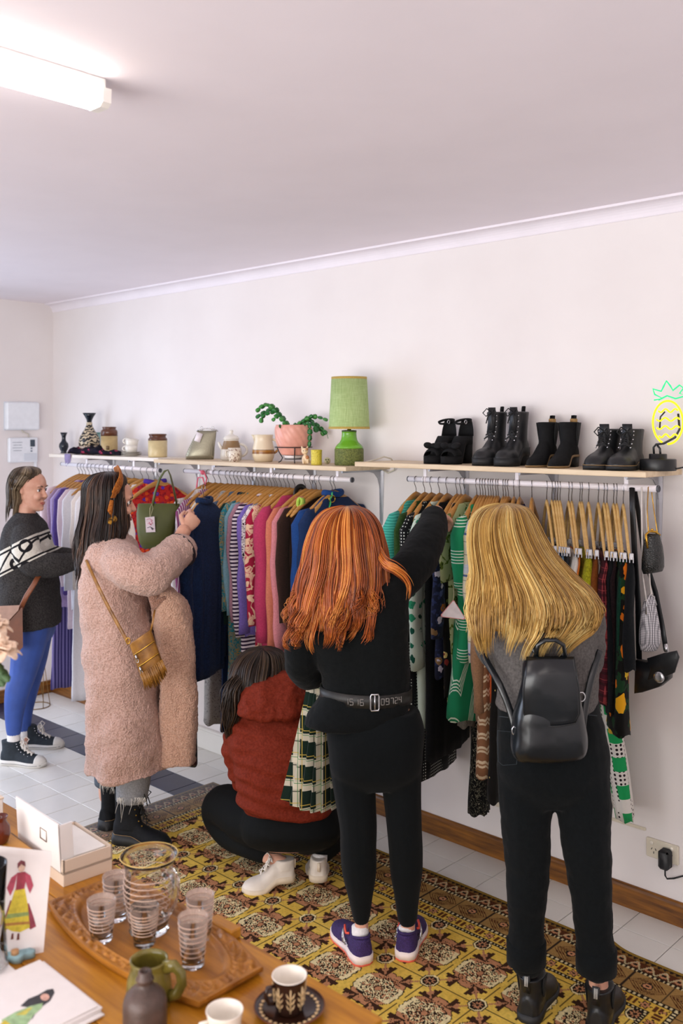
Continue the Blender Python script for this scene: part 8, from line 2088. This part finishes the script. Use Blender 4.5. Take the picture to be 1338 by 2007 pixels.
bs = thing('card_stand', 'blue wooden cloud-shaped stand holding the art card', 'stand', sc_)
out = [(30 + (34 + 5 * math.cos(5 * q)) * math.cos(q), (15 + 3 * math.cos(5 * q)) * math.sin(q)) for q in [2 * math.pi * i / 48 for i in range(48)]]
MB().loft([[sc_ + RGT * ((a - 30) * K2) + (-FWD) * (b * K2 * 1.5) + UP * z for a, b in out] for z in (.0005, .013, .0145)]).build('stand_base', plain('powder_blue_wood', '#8fb0b8', .6, var=.12, vscale=30), bs)
MB().lathe([(.008, 0), (.008, .008), (1e-7, .010)], sc_ + RGT * (.004) - FWD * .014 + UP * .0145, 16).build('stand_peg', plain('peg_wood', '#c9986a', .6), bs)
# stack of prints
q0, qa, qb = oz(83, 1878, TZ + .016), oz(197, 1968, TZ + .016), oz(0, 1938, TZ + .016)
d1 = qa - q0; L1 = d1.length; d1.normalize(); d2 = qb - q0; d2 = d2 - d1 * d2.dot(d1); d2.normalize(); RM2 = Matrix((d1, d2, UP)).transposed(); L2 = .15
labels = ['lowest sleeved art print in the stack at the front left', 'second sleeved art print from the bottom of the front left stack', 'middle sleeved art print of the front left stack', 'second art print from the top of the front left stack', 'top art print of a black-haired woman in a green dress']
for i in range(5):
    off = d1 * (.006 * (4 - i) * (1 if i % 2 else .6)) + d2 * (.003 * ((i * 2) % 3)); z = .0016 + .0032 * i
    b = V(q0.x, q0.y, TZ + z) + off
    r = thing('art_print', labels[i], 'print', b)
    MB().box(b + d1 * (L1 / 2) + d2 * (L2 / 2), (L1 / 2, L2 / 2, .0012), RM2).build('print_sheet', M_PRINTC, r, False)
    if i == 4:
        pl = lambda a, b_, g=0.0: V(oz(a, b_, TZ + z + .0013).x, oz(a, b_, TZ + z + .0013).y, TZ + z + .0013 + g)
        painted('', [('#3a3a3e', 'ink_hair', [(40, 1972), (55, 1958), (75, 1950), (92, 1940), (104, 1938), (107, 1946), (98, 1962), (84, 1972), (70, 1985), (62, 2000), (66, 1978), (52, 1974)]), ('#9ab88a', 'ink_dress', [(2, 2000), (30, 1984), (60, 1972), (84, 1966), (82, 1976), (66, 1990), (50, 2012), (10, 2014)]), ('#c9c05a', 'ink_trim', [(30, 1990), (56, 1976), (64, 1975), (50, 1990)]), ('#d6a898', 'ink_face', ell(88, 1955, 9, 7)), ('#c9b440', 'ink_hem', [(0, 2008), (10, 2000), (22, 2010), (10, 2016)])], pl, r)
g0 = oz(2, 1916, TZ + .004); r = thing('art_print', 'pale print lying at the left edge beside the blue stand', 'print', g0)
MB().box(g0 - d1 * .03 + UP * .0, (.055, .03, .0035), RM2).build('print_sheet', M_PRINTC, r, False)
# vase of peonies standing at the left end of the table, one bloom reaching into view
fc = od(-4, 1266, 1.95); base = V(fc.x - .02, fc.y - .02, TZ)
r = thing('flower_vase', 'cream peony blooms at the left edge of the picture, in a glass vase', 'flowers', base)
MB().lathe([(1e-7, 0), (.045, 0), (.048, .01), (.040, .12), (.045, .22), (.043, .22), (.037, .12), (.043, .015), (1e-7, .012)], base, 28).build('vase', M_GLASS, r)
M_PET = plain('peony_petal', '#eacdb4', .6, var=.12, vscale=60); M_STEM = plain('stem_green', '#3f5a34', .6, var=.2)
def bloom(c, R_, seed):
    rr = random.Random(seed)
    for ringi, (n_, tilt, rad) in enumerate(((5, .35, .35), (7, .8, .62), (9, 1.25, .9), (9, 1.75, 1.0))):
        for i in range(n_):
            a = 2 * math.pi * (i + .5 * (ringi % 2)) / n_ + rr.uniform(-.15, .15); o_ = V(math.cos(a), math.sin(a), 0); sd = V(-math.sin(a), math.cos(a), 0)
            rows = []
            for t_ in (0, .35, .7, 1):
                an = tilt * (.35 + .65 * t_); cen = c + o_ * (R_ * rad * t_ * math.sin(an) ** .8) + UP * (R_ * (.9 * t_ * math.cos(an) - .35 + .1 * ringi * 0)); wv = R_ * .42 * math.sin(math.pi * (.15 + .72 * t_))
                rows.append([cen + sd * (wv * b) + (UP * .5 - o_ * .3) * (R_ * .22 * b * b) for b in (-1, -.5, 0, .5, 1)])
            m = MB(); m.loft(rows, closed_ring=False, cap=False); o2 = m.build('petal', M_PET, r); md = o2.modifiers.new('s', 'SOLIDIFY'); md.thickness = .0015
bloom(fc, .048, 1); bloom(fc + V(-.09, .03, .03), .045, 2)
for tgt in (fc, fc + V(-.09, .03, .03)): MB().tube([base + UP * .02, base.lerp(tgt, .5) + UP * .06, tgt - UP * .02], .003, 6).build('stem', M_STEM, r)
for a, b in (((-12, 1300), (18, 1336)), ((-14, 1310), (8, 1345)), ((-10, 1296), (4, 1322))): leaf_segment(od(a[0], a[1], 1.96), od(b[0], b[1], 1.93), .011, (-FWD + UP * .6)).build('leaf', M_STEM, r)
